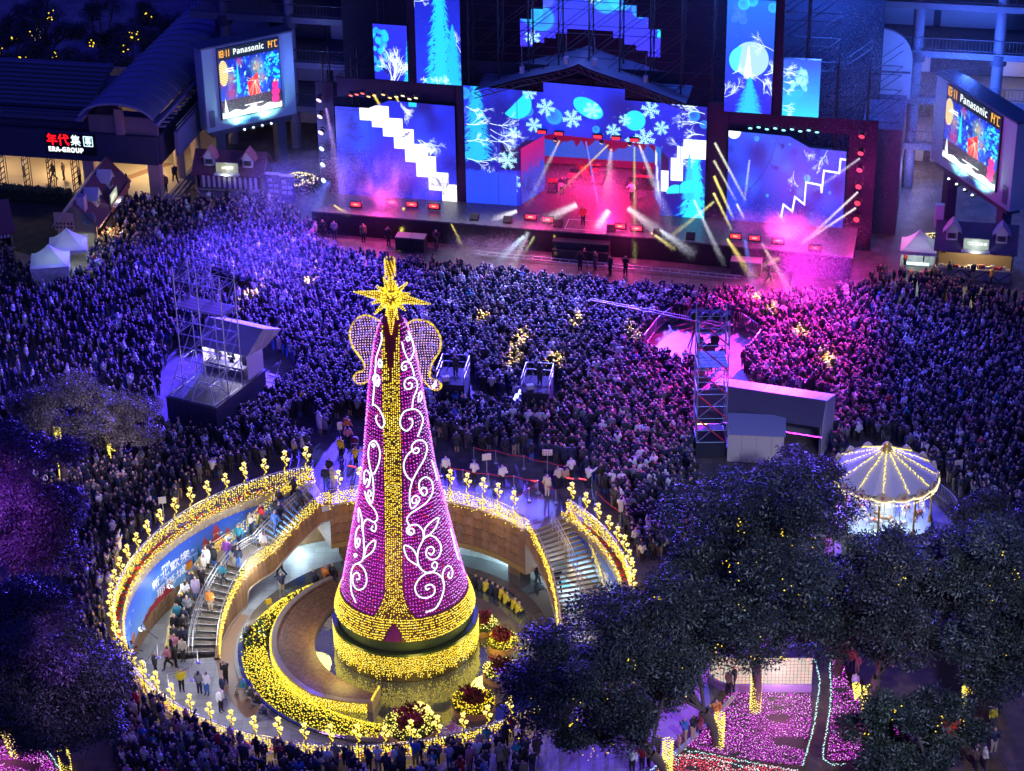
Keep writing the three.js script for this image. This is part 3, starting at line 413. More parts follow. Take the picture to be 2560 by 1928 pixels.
// ---------------------------------------------------------------- people
function surfaceNet(f, lo, hi, s) { // smooth mesh of the surface f = 0
const nx = Math.ceil((hi[0] - lo[0]) / s) + 1, ny = Math.ceil((hi[1] - lo[1]) / s) + 1, nz = Math.ceil((hi[2] - lo[2]) / s) + 1, val = new Float32Array(nx * ny * nz), id = (i, j, k) => (k * ny + j) * nx + i;
for (let k = 0; k < nz; k++) for (let j = 0; j < ny; j++) for (let i = 0; i < nx; i++) val[id(i, j, k)] = f(lo[0] + i * s, lo[1] + j * s, lo[2] + k * s);
const vid = new Map(), pos = [], idx = [], E = [[0, 1], [2, 3], [4, 5], [6, 7], [0, 2], [1, 3], [4, 6], [5, 7], [0, 4], [1, 5], [2, 6], [3, 7]];
for (let k = 0; k + 1 < nz; k++) for (let j = 0; j + 1 < ny; j++) for (let i = 0; i + 1 < nx; i++) {
const c = [0, 1, 2, 3, 4, 5, 6, 7].map((b) => val[id(i + (b & 1), j + ((b >> 1) & 1), k + (b >> 2))]); let m = 0; c.forEach((v, b) => { if (v < 0) m |= 1 << b; }); if (!m || m === 255) continue;
let x = 0, y = 0, z = 0, n = 0; for (const [a, b] of E) if ((c[a] < 0) !== (c[b] < 0)) { const t = c[a] / (c[a] - c[b]), p = (q) => [q & 1, (q >> 1) & 1, q >> 2], A = p(a), B = p(b); x += A[0] + (B[0] - A[0]) * t; y += A[1] + (B[1] - A[1]) * t; z += A[2] + (B[2] - A[2]) * t; n++; }
vid.set(id(i, j, k), pos.length / 3); pos.push(lo[0] + (i + x / n) * s, lo[1] + (j + y / n) * s, lo[2] + (k + z / n) * s);
}
const q = (a, b, c, d, flip) => { if ([a, b, c, d].some((v) => v === undefined)) return; flip ? idx.push(a, c, b, a, d, c) : idx.push(a, b, c, a, c, d); };
for (let k = 1; k + 1 < nz; k++) for (let j = 1; j + 1 < ny; j++) for (let i = 1; i + 1 < nx; i++) { const v = val[id(i, j, k)], g = (a, b, c) => vid.get(id(a, b, c));
const vx = val[id(i + 1, j, k)], vy = val[id(i, j + 1, k)], vz = val[id(i, j, k + 1)];
if ((v < 0) !== (vx < 0)) q(g(i, j - 1, k - 1), g(i, j, k - 1), g(i, j, k), g(i, j - 1, k), v >= 0);
if ((v < 0) !== (vy < 0)) q(g(i - 1, j, k - 1), g(i, j, k - 1), g(i, j, k), g(i - 1, j, k), v < 0);
if ((v < 0) !== (vz < 0)) q(g(i - 1, j - 1, k), g(i, j - 1, k), g(i, j, k), g(i - 1, j, k), v >= 0); }
const g = new THREE.BufferGeometry(); g.setAttribute('position', new THREE.Float32BufferAttribute(pos, 3)); g.setIndex(idx); g.computeVertexNormals(); return g;
}
const cap = (p, a, b, ra, rb) => { const ab = [b[0] - a[0], b[1] - a[1], b[2] - a[2]], ap = [p[0] - a[0], p[1] - a[1], p[2] - a[2]], L = ab[0] * ab[0] + ab[1] * ab[1] + ab[2] * ab[2] || 1e-9, t = Math.max(0, Math.min(1, (ap[0] * ab[0] + ap[1] * ab[1] + ap[2] * ab[2]) / L)); return Math.hypot(ap[0] - ab[0] * t, ap[1] - ab[1] * t, ap[2] - ab[2] * t) - (ra + (rb - ra) * t); };
const smin = (a, b, k) => { const h = Math.max(0, k - Math.abs(a - b)) / k; return Math.min(a, b) - h * h * k * 0.25; };
// joints of a 1.7 m figure that faces +z; each pose changes some of them
const rest = { hip: [0.09, 0.92, 0], knee: [0.1, 0.5, 0.02], ankle: [0.1, 0.09, -0.02], toe: [0.12, 0.04, 0.13], knee2: null, ankle2: null, toe2: null, pelvis: [0, 0.96, 0], chest: [0, 1.28, -0.01], neck: [0, 1.46, 0], head: [0, 1.6, 0.02], shoulder: [0.18, 1.4, -0.01], elbow: [0.25, 1.13, -0.03], hand: [0.25, 0.87, 0.06], elbow2: null, hand2: null };
const mir = (p) => [-p[0], p[1], p[2]];
const poses = {
stand: {}, pocket: { elbow: [0.29, 1.13, -0.08], hand: [0.17, 0.97, 0.1] },
phone: { elbow: [0.2, 1.2, 0.16], hand: [0.07, 1.56, 0.3] }, reach: { elbow: [0.24, 1.6, 0.12], hand: [0.15, 1.87, 0.2], elbow2: [-0.26, 1.13, -0.03], hand2: [-0.2, 0.95, 0.12] },
folded: { elbow: [0.27, 1.14, 0.05], hand: [-0.05, 1.18, 0.2], hand2: [0.05, 1.13, 0.22] },
walk: { knee: [0.1, 0.52, 0.2], ankle: [0.1, 0.1, 0.28], toe: [0.12, 0.06, 0.43], knee2: [-0.1, 0.5, -0.08], ankle2: [-0.1, 0.14, -0.36], toe2: [-0.12, 0.05, -0.25], elbow: [0.25, 1.14, -0.14], hand: [0.25, 0.92, -0.06], elbow2: [-0.25, 1.14, 0.06], hand2: [-0.24, 0.92, 0.24] },
sit: { pelvis: [0, 0.5, 0], hip: [0.1, 0.48, 0.03], knee: [0.12, 0.5, 0.44], ankle: [0.11, 0.09, 0.46], toe: [0.12, 0.04, 0.6], chest: [0, 0.82, 0.06], neck: [0, 1.0, 0.1], head: [0, 1.13, 0.16], shoulder: [0.18, 0.93, 0.08], elbow: [0.25, 0.68, 0.14], hand: [0.1, 0.66, 0.36] },
wave: { elbow: [0.5, 1.4, 0.0], hand: [0.72, 1.5, 0.04], elbow2: [-0.26, 1.14, 0], hand2: [-0.38, 1.2, 0.2] },
baton: { elbow: [0.24, 1.14, 0.05], hand: [0.2, 1.08, 0.3], elbow2: [-0.3, 1.42, 0.14], hand2: [-0.46, 1.6, 0.26] },
guitar: { elbow: [0.3, 1.18, 0.02], hand: [0.08, 1.02, 0.2], elbow2: [-0.32, 1.22, 0.08], hand2: [-0.44, 1.2, 0.24] },
sing: { elbow: [0.26, 1.24, 0.12], hand: [0.06, 1.5, 0.18], elbow2: [-0.3, 1.14, 0.02], hand2: [-0.34, 0.92, 0.1] },
};
const bodies = new Map();
function bodyParts(pose, hair, coat) {
const key = [pose, hair, coat].join(); if (bodies.has(key)) return bodies.get(key);
const J = { ...rest, ...poses[pose] }; for (const k of ['knee', 'ankle', 'toe', 'elbow', 'hand']) J[k + '2'] ??= mir(J[k]); J.hip2 = mir(J.hip); J.shoulder2 = mir(J.shoulder);
const wrist = (e, h) => h.map((v, i) => v + (e[i] - v) * 0.1);
const field = (grow, which) => (x, y, z) => {
const p = [x, y, z]; let d = 9;
if (which !== 'legs') { d = cap(p, J.pelvis, J.chest, 0.135 + grow, 0.15 + grow); d = smin(d, cap(p, J.shoulder, J.shoulder2, 0.075 + grow, 0.075 + grow), 0.12); d = smin(d, cap(p, J.chest, J.neck, 0.1 + grow, 0.055 + grow), 0.08);
for (const s of ['', '2']) { const e = smin(cap(p, J['shoulder' + s], J['elbow' + s], 0.056 + grow * 1.2, 0.044 + grow), cap(p, J['elbow' + s], wrist(J['elbow' + s], J['hand' + s]), 0.044 + grow, 0.03 + grow), 0.03); d = smin(d, e, 0.06); } }
if (which !== 'coat') for (const s of ['', '2']) { let e = smin(cap(p, J['hip' + s], J['knee' + s], 0.088 + grow, 0.058 + grow), cap(p, J['knee' + s], J['ankle' + s], 0.058 + grow, 0.04 + grow), 0.04); if (which === 'legs') e = smin(e, cap(p, J.pelvis, J['hip' + s], 0.125, 0.1), 0.06); d = smin(d, e, 0.06); if (which === 'body') d = smin(d, cap(p, J['ankle' + s], J['toe' + s], 0.045, 0.035), 0.03); }
if (which === 'coat' && coat === 'long') for (const s of ['', '2']) d = smin(d, cap(p, J['hip' + s], J['knee' + s].map((v, i) => v + (J['hip' + s][i] - v) * 0.25), 0.14, 0.13), 0.1);
return d;
};
const H = J.head, fwd = J.neck[1] < 1.2 ? 0.02 : 0;
const headF = (x, y, z) => { const q = Math.hypot((x - H[0]) / 0.078, (y - H[1]) / 0.112, (z - H[2]) / 0.096) - 1; let d = q * 0.085; d = smin(d, cap([x, y, z], [H[0], H[1] - 0.06, H[2] + 0.05], [H[0], H[1] - 0.085, H[2] + 0.055], 0.04, 0.032), 0.04); d = smin(d, cap([x, y, z], [H[0], H[1] + 0.01, H[2] + 0.092], [H[0], H[1] - 0.025, H[2] + 0.112], 0.008, 0.014), 0.02); for (const s of [-1, 1]) { d = smin(d, cap([x, y, z], [H[0] + s * 0.08, H[1] + 0.015, H[2]], [H[0] + s * 0.082, H[1] - 0.02, H[2] + 0.005], 0.016, 0.012), 0.01); d = Math.max(d, 0.014 - Math.hypot(x - H[0] - s * 0.033, y - H[1] - 0.012, z - H[2] - 0.1)); } d = Math.max(d, 0.008 - cap([x, y, z], [H[0] - 0.022, H[1] - 0.058, H[2] + 0.1], [H[0] + 0.022, H[1] - 0.058, H[2] + 0.1], 0, 0)); return smin(d, cap([x, y, z], [H[0], H[1] - 0.09, H[2] - 0.005], J.neck, 0.05, 0.056), 0.03); };
const hands = []; for (const s of ['', '2']) { const h = J['hand' + s], e = J['elbow' + s], d = V(...h).sub(V(...e)).normalize(), side = V(-d.z, 0.01, d.x).normalize(), up = d.clone().cross(side).normalize(), o = V(...h).addScaledVector(d, -0.03);
const pal = new THREE.SphereGeometry(1, 6, 5).scale(0.038, 0.05, 0.018); pal.applyMatrix4(new THREE.Matrix4().makeBasis(side, d, up.clone().negate())).translate(o.x, o.y, o.z); hands.push(pal);
for (let k = 0; k < 4; k++) { const a = o.clone().addScaledVector(side, (k - 1.5) * 0.017).addScaledVector(d, 0.04), b = a.clone().addScaledVector(d, [0.032, 0.04, 0.036, 0.026][k]).addScaledVector(up, 0.006), c2 = b.clone().addScaledVector(d, 0.022).addScaledVector(up, 0.02); hands.push(bar(a, b, 0.0085, 4), bar(b, c2, 0.0075, 4)); }
const ta = o.clone().addScaledVector(side, 0.03), tb = ta.clone().addScaledVector(side, 0.026).addScaledVector(d, 0.026).addScaledVector(up, 0.014); hands.push(bar(ta, tb, 0.0095, 4)); }
const reach = 0.95, lo = [-reach, 0, -0.75], hi = [reach, 2.05, 0.9];
const tight = (f, s) => { // shrink the grid to where the figure is
let a = [9, 9, 9], b = [-9, -9, -9]; for (let x = lo[0]; x < hi[0]; x += 0.08) for (let y = lo[1]; y < hi[1]; y += 0.08) for (let z = lo[2]; z < hi[2]; z += 0.08) if (f(x, y, z) < 0.1) { [x, y, z].forEach((v, i) => { a[i] = Math.min(a[i], v); b[i] = Math.max(b[i], v); }); } return surfaceNet(f, a.map((v) => v - 0.12), b.map((v) => v + 0.12), s); };
const headBox = [[H[0] - 0.14, H[1] - 0.2, H[2] - 0.14], [H[0] + 0.14, H[1] + 0.16, H[2] + 0.16]];
const head = surfaceNet(headF, ...headBox, 0.023);
const hairF = (x, y, z) => { let d = (Math.hypot((x - H[0]) / 0.092, (y - H[1] - 0.012) / 0.122, (z - H[2] + 0.012) / 0.108) - 1) * 0.1; const face = Math.max(z - H[2] - 0.045 - Math.max(0, y - H[1] - 0.04) * 0.9, -(H[1] - 0.06 - y) * 0); d = Math.max(d, face); d = Math.max(d, H[1] - 0.07 - y - (z < H[2] - 0.02 ? 0.02 : 0)); if (hair === 'long') d = smin(d, cap([x, y, z], [H[0], H[1] - 0.03, H[2] - 0.065], [H[0], H[1] - 0.27, H[2] - 0.095 + fwd * 2], 0.08, 0.075), 0.05); if (hair === 'bun') d = smin(d, cap([x, y, z], [H[0], H[1] + 0.06, H[2] - 0.11], [H[0], H[1] + 0.065, H[2] - 0.12], 0.045, 0.045), 0.02); if (hair === 'cap') d = Math.min(d, cap([x, y, z], [H[0], H[1] + 0.045, H[2] + 0.06], [H[0], H[1] + 0.035, H[2] + 0.15], 0.05, 0.04) + Math.abs(y - H[1] - 0.04) * 1.2); if (hair === 'beanie') d = smin(d, cap([x, y, z], [H[0], H[1] + 0.13, H[2] - 0.02], [H[0], H[1] + 0.14, H[2] - 0.03], 0.035, 0.03), 0.03); return d; };
const hairG = surfaceNet(hair === 'hood' ? (x, y, z) => Math.max((Math.hypot((x - H[0]) / 0.118, (y - H[1] + 0.0) / 0.15, (z - H[2] + 0.02) / 0.13) - 1) * 0.12, z - H[2] - 0.06) : hairF, [H[0] - 0.2, H[1] - 0.4, H[2] - 0.26], [H[0] + 0.2, H[1] + 0.26, H[2] + 0.24], 0.03);
const coatG = tight(field(0.026, 'coat'), 0.05), legsG = tight(field(0.018, 'legs'), 0.05);
const shoes = surfaceNet((x, y, z) => Math.min(...['', '2'].map((s) => cap([x, y, z], [J['ankle' + s][0], J['ankle' + s][1] - 0.01, J['ankle' + s][2]], J['toe' + s], 0.056, 0.044))), [-0.3, -0.04, Math.min(J.ankle[2], J.ankle2[2]) - 0.16], [0.3, 0.3, Math.max(J.toe[2], J.toe2[2]) + 0.14], 0.042);
const bodyF = field(0, 'body'); let body = null; const getBody = () => body ??= mergeAll([tight(bodyF, 0.06), head, ...hands]);
const r = { getBody, skinOnly: mergeAll([head, ...hands]), hair: hairG, coat: coatG, legs: legsG, shoes }; bodies.set(key, r); return r;
}
const tops = { black: [0.012, 0.012, 0.015], navy: [0.014, 0.02, 0.05], charcoal: [0.04, 0.04, 0.045], grey: [0.17, 0.17, 0.18], white: [0.66, 0.65, 0.62], cream: [0.55, 0.48, 0.36], beige: [0.36, 0.27, 0.18], khaki: [0.16, 0.13, 0.07], brown: [0.1, 0.055, 0.03], red: [0.42, 0.018, 0.02], pink: [0.55, 0.2, 0.24], blue: [0.05, 0.12, 0.38], teal: [0.03, 0.22, 0.28], green: [0.03, 0.1, 0.04], yellow: [0.62, 0.5, 0.02], purple: [0.2, 0.04, 0.28], lilac: [0.42, 0.34, 0.5], orange: [0.6, 0.2, 0.03], coral: [0.62, 0.14, 0.1] };
const hairs = { black: [0.01, 0.009, 0.01], brown: [0.05, 0.025, 0.014], dark: [0.02, 0.015, 0.014] };
const skins = [[0.42, 0.25, 0.17], [0.5, 0.31, 0.21], [0.36, 0.21, 0.14]];
const hairWord = { short: 'short dark hair', long: 'long dark hair', bun: 'dark hair in a bun', beanie: 'knitted hat', cap: 'peaked cap', hood: 'hood up' };
const coatWord = { short: 'jacket', long: 'long coat' };
// o: {pose, hair, coat, top, legs, hairCol, label, group, pos, turn, scale}
function person(o) {
const b = bodyParts(o.pose ?? 'stand', o.hair ?? 'short', o.coat ?? 'short'), t = thing('person', o.label, 'person', o.pos, o.turn ?? 0, o.group); t.scale.setScalar(o.scale ?? 1);
part('body', b.getBody(), mat(...(o.skin ?? skins[0]), 0.6), t);
part(o.hair === 'beanie' || o.hair === 'cap' ? 'hat' : o.hair === 'hood' ? 'hood' : 'hair', b.hair, mat(...(o.hair === 'hood' ? tops[o.top] : ['beanie', 'cap'].includes(o.hair) ? tops[o.hat ?? 'charcoal'] : hairs[o.hairCol ?? 'black']), 0.7), t);
part('coat', b.coat, mat(...tops[o.top ?? 'black'], 0.75), t);
part('trousers', b.legs, mat(...tops[o.legs ?? 'black'], 0.8), t); part('shoes', b.shoes, mat(...tops[o.shoe ?? 'charcoal'], 0.6), t);
return t;
}
const facing = (from, to) => Math.atan2(to.x - from.x, to.z - from.z);
// ---------------------------------------------------------------- the crowd on the plaza
const FRONT = [[-60, 560], [60, 700], [150, 722], [205, 700], [232, 655], [268, 600], [300, 545], [330, 505], [420, 500], [520, 512], [640, 515], [700, 530], [760, 575], [790, 635], [870, 660], [1060, 681], [1260, 704], [1480, 733], [1800, 756], [2060, 768], [2150, 735], [2210, 705], [2340, 716], [2560, 772], [2700, 790]];
const LIMIT = [[2700, 1330], [2430, 1270], [2340, 1200], [2240, 1105], [2130, 1105], [2085, 1180], [2060, 1240], [1760, 1260], [1745, 1350], [1600, 1420], [1560, 1330], [1500, 1215], [1440, 1172], [1330, 1160], [1110, 1128], [980, 1095], [940, 1060], [850, 1040], [810, 1110], [770, 1045], [716, 1060], [716, 1095], [790, 1130], [690, 1160], [560, 1200], [430, 1280], [330, 1370], [285, 1470], [280, 1560], [330, 1660], [450, 1770], [620, 1845], [760, 1880], [905, 1890], [1080, 1878], [1180, 1862], [1290, 1835], [1360, 1850], [1340, 2060], [330, 2060], [250, 1800], [200, 1560], [60, 1290], [-60, 1150]];
const plazaCrowd = FRONT.concat(LIMIT);
const gaps = [ // places where nobody stands
[[395, 1000], [425, 880], [470, 850], [640, 850], [720, 900], [740, 960], [600, 1065], [545, 1110], [395, 1080]],  // left mixing platform
[[1080, 1015], [1085, 925], [1185, 930], [1190, 985], [1290, 1010], [1300, 950], [1400, 960], [1395, 1045], [1300, 1040], [1180, 1030]],  // camera platforms
[[1600, 875], [1660, 800], [1860, 815], [1915, 860], [1850, 915], [1700, 925], [1620, 900]],  // fenced camera pen
[[1735, 1180], [1738, 960], [1850, 900], [1880, 985], [2075, 1010], [2085, 1170], [1980, 1250], [1740, 1250]],  // right tower and tents
[[560, 1085], [700, 1040], [760, 1130], [640, 1150]].map(([x, y]) => [x + 4000, y]),
];
const stageAim = S(10, 2, 0);
const colourWords = 'black black black black black black navy navy navy navy navy charcoal charcoal charcoal charcoal charcoal charcoal grey white cream beige khaki brown red pink blue teal lilac'.split(' ');
const crowdSpots = [];
{
seed(2024);
for (let x = -44; x < 44; x += 0.51) for (let z = -176; z < -92; z += 0.54) {
const p = V(x + rr(-0.22, 0.22), 0, z + rr(-0.24, 0.24)), [u, v] = seen(p);
if (u < -40 || u > 2610 || v > 2040 || v < 480) { continue; }
if (!inside(u, v, plazaCrowd) || gaps.some((g) => inside(u, v, g))) continue;
const q = Math.hypot(p.x - PC.x, p.z - PC.z); if (q < PR + 0.95) continue;
let dens = 0.97; if (u < 480 && v > 680) dens = 0.62; if (u < 260 && v > 900) dens = 0.4; if (u > 2200 && v < 800) dens = 0.7; if (u < 560 && v < 620) dens = 0.72; if (v > 1100 && u < 700) dens = 0.7; if (v > 1400) dens = 0.78; if (u > 960 && u < 1480 && v > 1085) dens = 0.55;
if (rnd() > dens) continue;
crowdSpots.push({ p, u, v, d: p.distanceTo(camera.position), hair: pick(['short', 'short', 'short', 'long', 'long', 'bun', 'beanie', 'cap', 'hood']), coat: rnd() < 0.25 ? 'long' : 'short', top: p.z > -104 || rnd() < 0.05 ? pick(colourWords) : pick(colourWords.slice(0, 19)), legs: pick(['black', 'black', 'navy', 'charcoal', 'blue', 'grey', 'beige']), hat: pick(['white', 'cream', 'grey', 'charcoal', 'red', 'beige']), pose: rnd() < 0.62 ? pick(['stand', 'pocket', 'folded']) : rnd() < 0.8 ? 'phone' : 'reach', sc: rr(0.84, 1.03), skin: pick(skins), hc: pick(['black', 'black', 'dark', 'brown']) });
}
crowdSpots.sort((a, b) => a.d - b.d);
}
const NEAR = 165;
{ // the nearest people: each one a figure of its own
seed(31);
const near = crowdSpots.slice(0, NEAR).sort((a, b) => a.u - b.u);
const ord = (k) => { const n = k + 1, s = n % 10 === 1 && n % 100 !== 11 ? 'st' : n % 10 === 2 && n % 100 !== 12 ? 'nd' : n % 10 === 3 && n % 100 !== 13 ? 'rd' : 'th'; return n + s; };
near.forEach((c, i) => {
const word = c.hair === 'beanie' || c.hair === 'cap' ? c.hat + ' ' + hairWord[c.hair] : hairWord[c.hair];
person({ ...c, pos: c.p, hairCol: c.hc, scale: c.sc, turn: facing(c.p, c.v > 1500 ? TC : stageAim) + rr(-0.4, 0.4), label: `person in ${c.top} ${coatWord[c.coat]}, ${word}, ${ord(i)} from left in nearest crowd`, group: 'people crowding outside the front of the sunken court' });
});
}
{ // everyone else: one dense mass
seed(32);
const rest_ = crowdSpots.slice(NEAR), byKind = new Map();
for (const c of rest_) { const k = [c.pose, c.hair, c.coat].join(); (byKind.get(k) ?? byKind.set(k, []).get(k)).push(c); }
const root = new THREE.Group(); root.name = 'crowd'; root.userData = { kind: 'stuff', label: 'dense night crowd in winter coats filling the plaza before the stage', category: 'crowd' }; scene.add(root);
const white = (r) => new THREE.MeshStandardMaterial({ color: 0xffffff, roughness: r }), mk = { coat: white(0.75), legs: white(0.8), skin: white(0.6), hair: white(0.6) };
const lists = new Map();
for (const [k, cs] of byKind) {
const [pose, hair, coat] = k.split(','), b = bodyParts(pose, hair, coat);
const ms = cs.map((c) => new THREE.Matrix4().compose(c.p, new THREE.Quaternion().setFromAxisAngle(V(0, 1, 0), facing(c.p, c.v > 1250 && c.u < 1400 ? TC : stageAim) + rr(-0.35, 0.35)), V(c.sc, c.sc, c.sc)));
const add = (g, nm, colours) => { const l = lists.get(g) ?? lists.set(g, { nm, m: [], c: [] }).get(g); l.m.push(...ms); l.c.push(...colours); };
add(b.coat, 'coat', cs.map((c) => col(...tops[c.top]))); add(b.legs, 'legs', cs.map((c) => col(...tops[c.legs]))); add(b.skinOnly, 'skin', cs.map((c) => col(...c.skin)));
add(b.hair, 'hair', cs.map((c) => col(...(hair === 'hood' ? tops[c.top] : hair === 'beanie' || hair === 'cap' ? tops[c.hat] : hairs[c.hc]))));
}
for (const [g, l] of lists) many({ coat: 'coats', legs: 'trousers', skin: 'faces_and_hands', hair: 'hair_and_hats' }[l.nm], g, mk[l.nm], l.m, root, l.c);
}
// ---------------------------------------------------------------- stage
const artBase = (x, w, h, c0, c1) => { const g = x.createLinearGradient(0, 0, 0, h); g.addColorStop(0, c0); g.addColorStop(1, c1); x.fillStyle = g; x.fillRect(0, 0, w, h); };
const bokeh = (x, w, h, n, rmin, rmax, cols) => { for (let i = 0; i < n; i++) { const r = rr(rmin, rmax), a = rr(0, w), b = rr(0, h), g = x.createRadialGradient(a - r * 0.3, b - r * 0.3, 0, a, b, r), c = pick(cols); g.addColorStop(0, c + '40'); g.addColorStop(0.85, c + 'b0'); g.addColorStop(1, c + '00'); x.fillStyle = g; x.beginPath(); x.arc(a, b, r, 0, 7); x.fill(); } };
const murk = (x, w, h, n, cols) => { for (let i = 0; i < n; i++) { const r = rr(w * 0.04, w * 0.16), a = rr(0, w), b = rr(0, h), g = x.createRadialGradient(a, b, 0, a, b, r), c = pick(cols); g.addColorStop(0, c + 'a0'); g.addColorStop(1, c + '00'); x.fillStyle = g; x.fillRect(a - r, b - r, r * 2, r * 2); } };
const dots = (x, w, h, n, c = '#bfe8ff') => { x.fillStyle = c; for (let i = 0; i < n; i++) { x.globalAlpha = rr(0.2, 0.9); x.beginPath(); x.arc(rr(0, w), rr(0, h), rr(0.6, 2.4), 0, 7); x.fill(); } x.globalAlpha = 1; };
function flake(x, cx, cy, r, c = '#9fe6f0') { x.strokeStyle = c; x.lineWidth = Math.max(1.2, r * 0.09); x.save(); x.translate(cx, cy); x.rotate(rnd()); for (let k = 0; k < 6; k++) { x.rotate(Math.PI / 3); x.beginPath(); x.moveTo(0, 0); x.lineTo(0, -r); for (const q of [0.4, 0.62, 0.82]) { x.moveTo(0, -r * q); x.lineTo(r * 0.26, -r * (q + 0.2)); x.moveTo(0, -r * q); x.lineTo(-r * 0.26, -r * (q + 0.2)); } x.stroke(); } x.beginPath(); x.arc(0, 0, r * 0.32, 0, 7); x.stroke(); x.restore(); }
function branch(x, px, py, a, L, w, c, depth = 4) { if (depth < 0 || L < 4) return; const qx = px + Math.cos(a) * L, qy = py + Math.sin(a) * L; x.strokeStyle = c; x.lineWidth = Math.max(0.8, w); x.beginPath(); x.moveTo(px, py); x.quadraticCurveTo(px + Math.cos(a + 0.2) * L * 0.5, py + Math.sin(a + 0.2) * L * 0.5, qx, qy); x.stroke(); for (let k = 0; k < 3; k++) branch(x, px + (qx - px) * rr(0.3, 1), py + (qy - py) * rr(0.3, 1), a + rr(-0.8, 0.8), L * rr(0.45, 0.75), w * 0.65, c, depth - 1); }
function fir(x, cx, y0, y1, w, c) { x.fillStyle = c; const n = 120; for (let i = 0; i < n; i++) { const t = i / n, y = y0 + (y1 - y0) * t, ww = w * (0.12 + 0.88 * t) * (0.55 + 0.45 * ((i * 7) % 13) / 13); for (const s of [-1, 1]) { x.beginPath(); x.moveTo(cx, y - 8); x.lineTo(cx + s * ww * rr(0.7, 1), y + (y1 - y0) * 0.05 * rr(0.6, 1.6)); x.lineTo(cx + s * ww * 0.5, y + (y1 - y0) * 0.01); x.lineTo(cx, y + (y1 - y0) * 0.06); x.fill(); } } }
const speck = (x, w, h, n, c) => { x.fillStyle = c; for (let i = 0; i < n; i++) { x.globalAlpha = rr(0.1, 0.35); x.fillRect(rr(0, w), rr(0, h), rr(1, 4), rr(2, 9)); } x.globalAlpha = 1; };
const bank = (x, w, y, h, c, rough = 14) => { x.fillStyle = c; x.beginPath(); x.moveTo(0, h); for (let i = 0; i <= 60; i++) x.lineTo(w * i / 60, y + rr(-rough, rough)); x.lineTo(w, h); x.fill(); };
// a polygon in stage coordinates (s, h) as an LED wall: dark frame with depth and a luminous face
function ledWall(name, label, poly, n, tex, k, group) {
const c = poly.reduce((a, p) => [a[0] + p[0] / poly.length, a[1] + p[1] / poly.length], [0, 0]);
const t = thing(name, label, 'screen', S(c[0], n, c[1]), STURN, group);
const sh = new THREE.Shape(poly.map(([s, h]) => new THREE.Vector2(s - c[0], h - c[1])));
part('frame', new THREE.ExtrudeGeometry(sh, { depth: 0.35, bevelEnabled: false }).translate(0, 0, -0.37), mat(0.01, 0.01, 0.014, 0.5), t);
const g = new THREE.ShapeGeometry(sh), q = g.attributes.position, xs = poly.map((p) => p[0]), ys = poly.map((p) => p[1]), x0 = Math.min(...xs) - c[0], x1 = Math.max(...xs) - c[0], y0 = Math.min(...ys) - c[1], y1 = Math.max(...ys) - c[1];
for (let i = 0; i < q.count; i++) g.attributes.uv.setXY(i, (q.getX(i) - x0) / (x1 - x0), (q.getY(i) - y0) / (y1 - y0));
part('screen', g, screenMat(tex, k), t);
return t;
}
const BL0 = '#1226c8', BL1 = '#0a1aa8', CY = '#16b4e8';
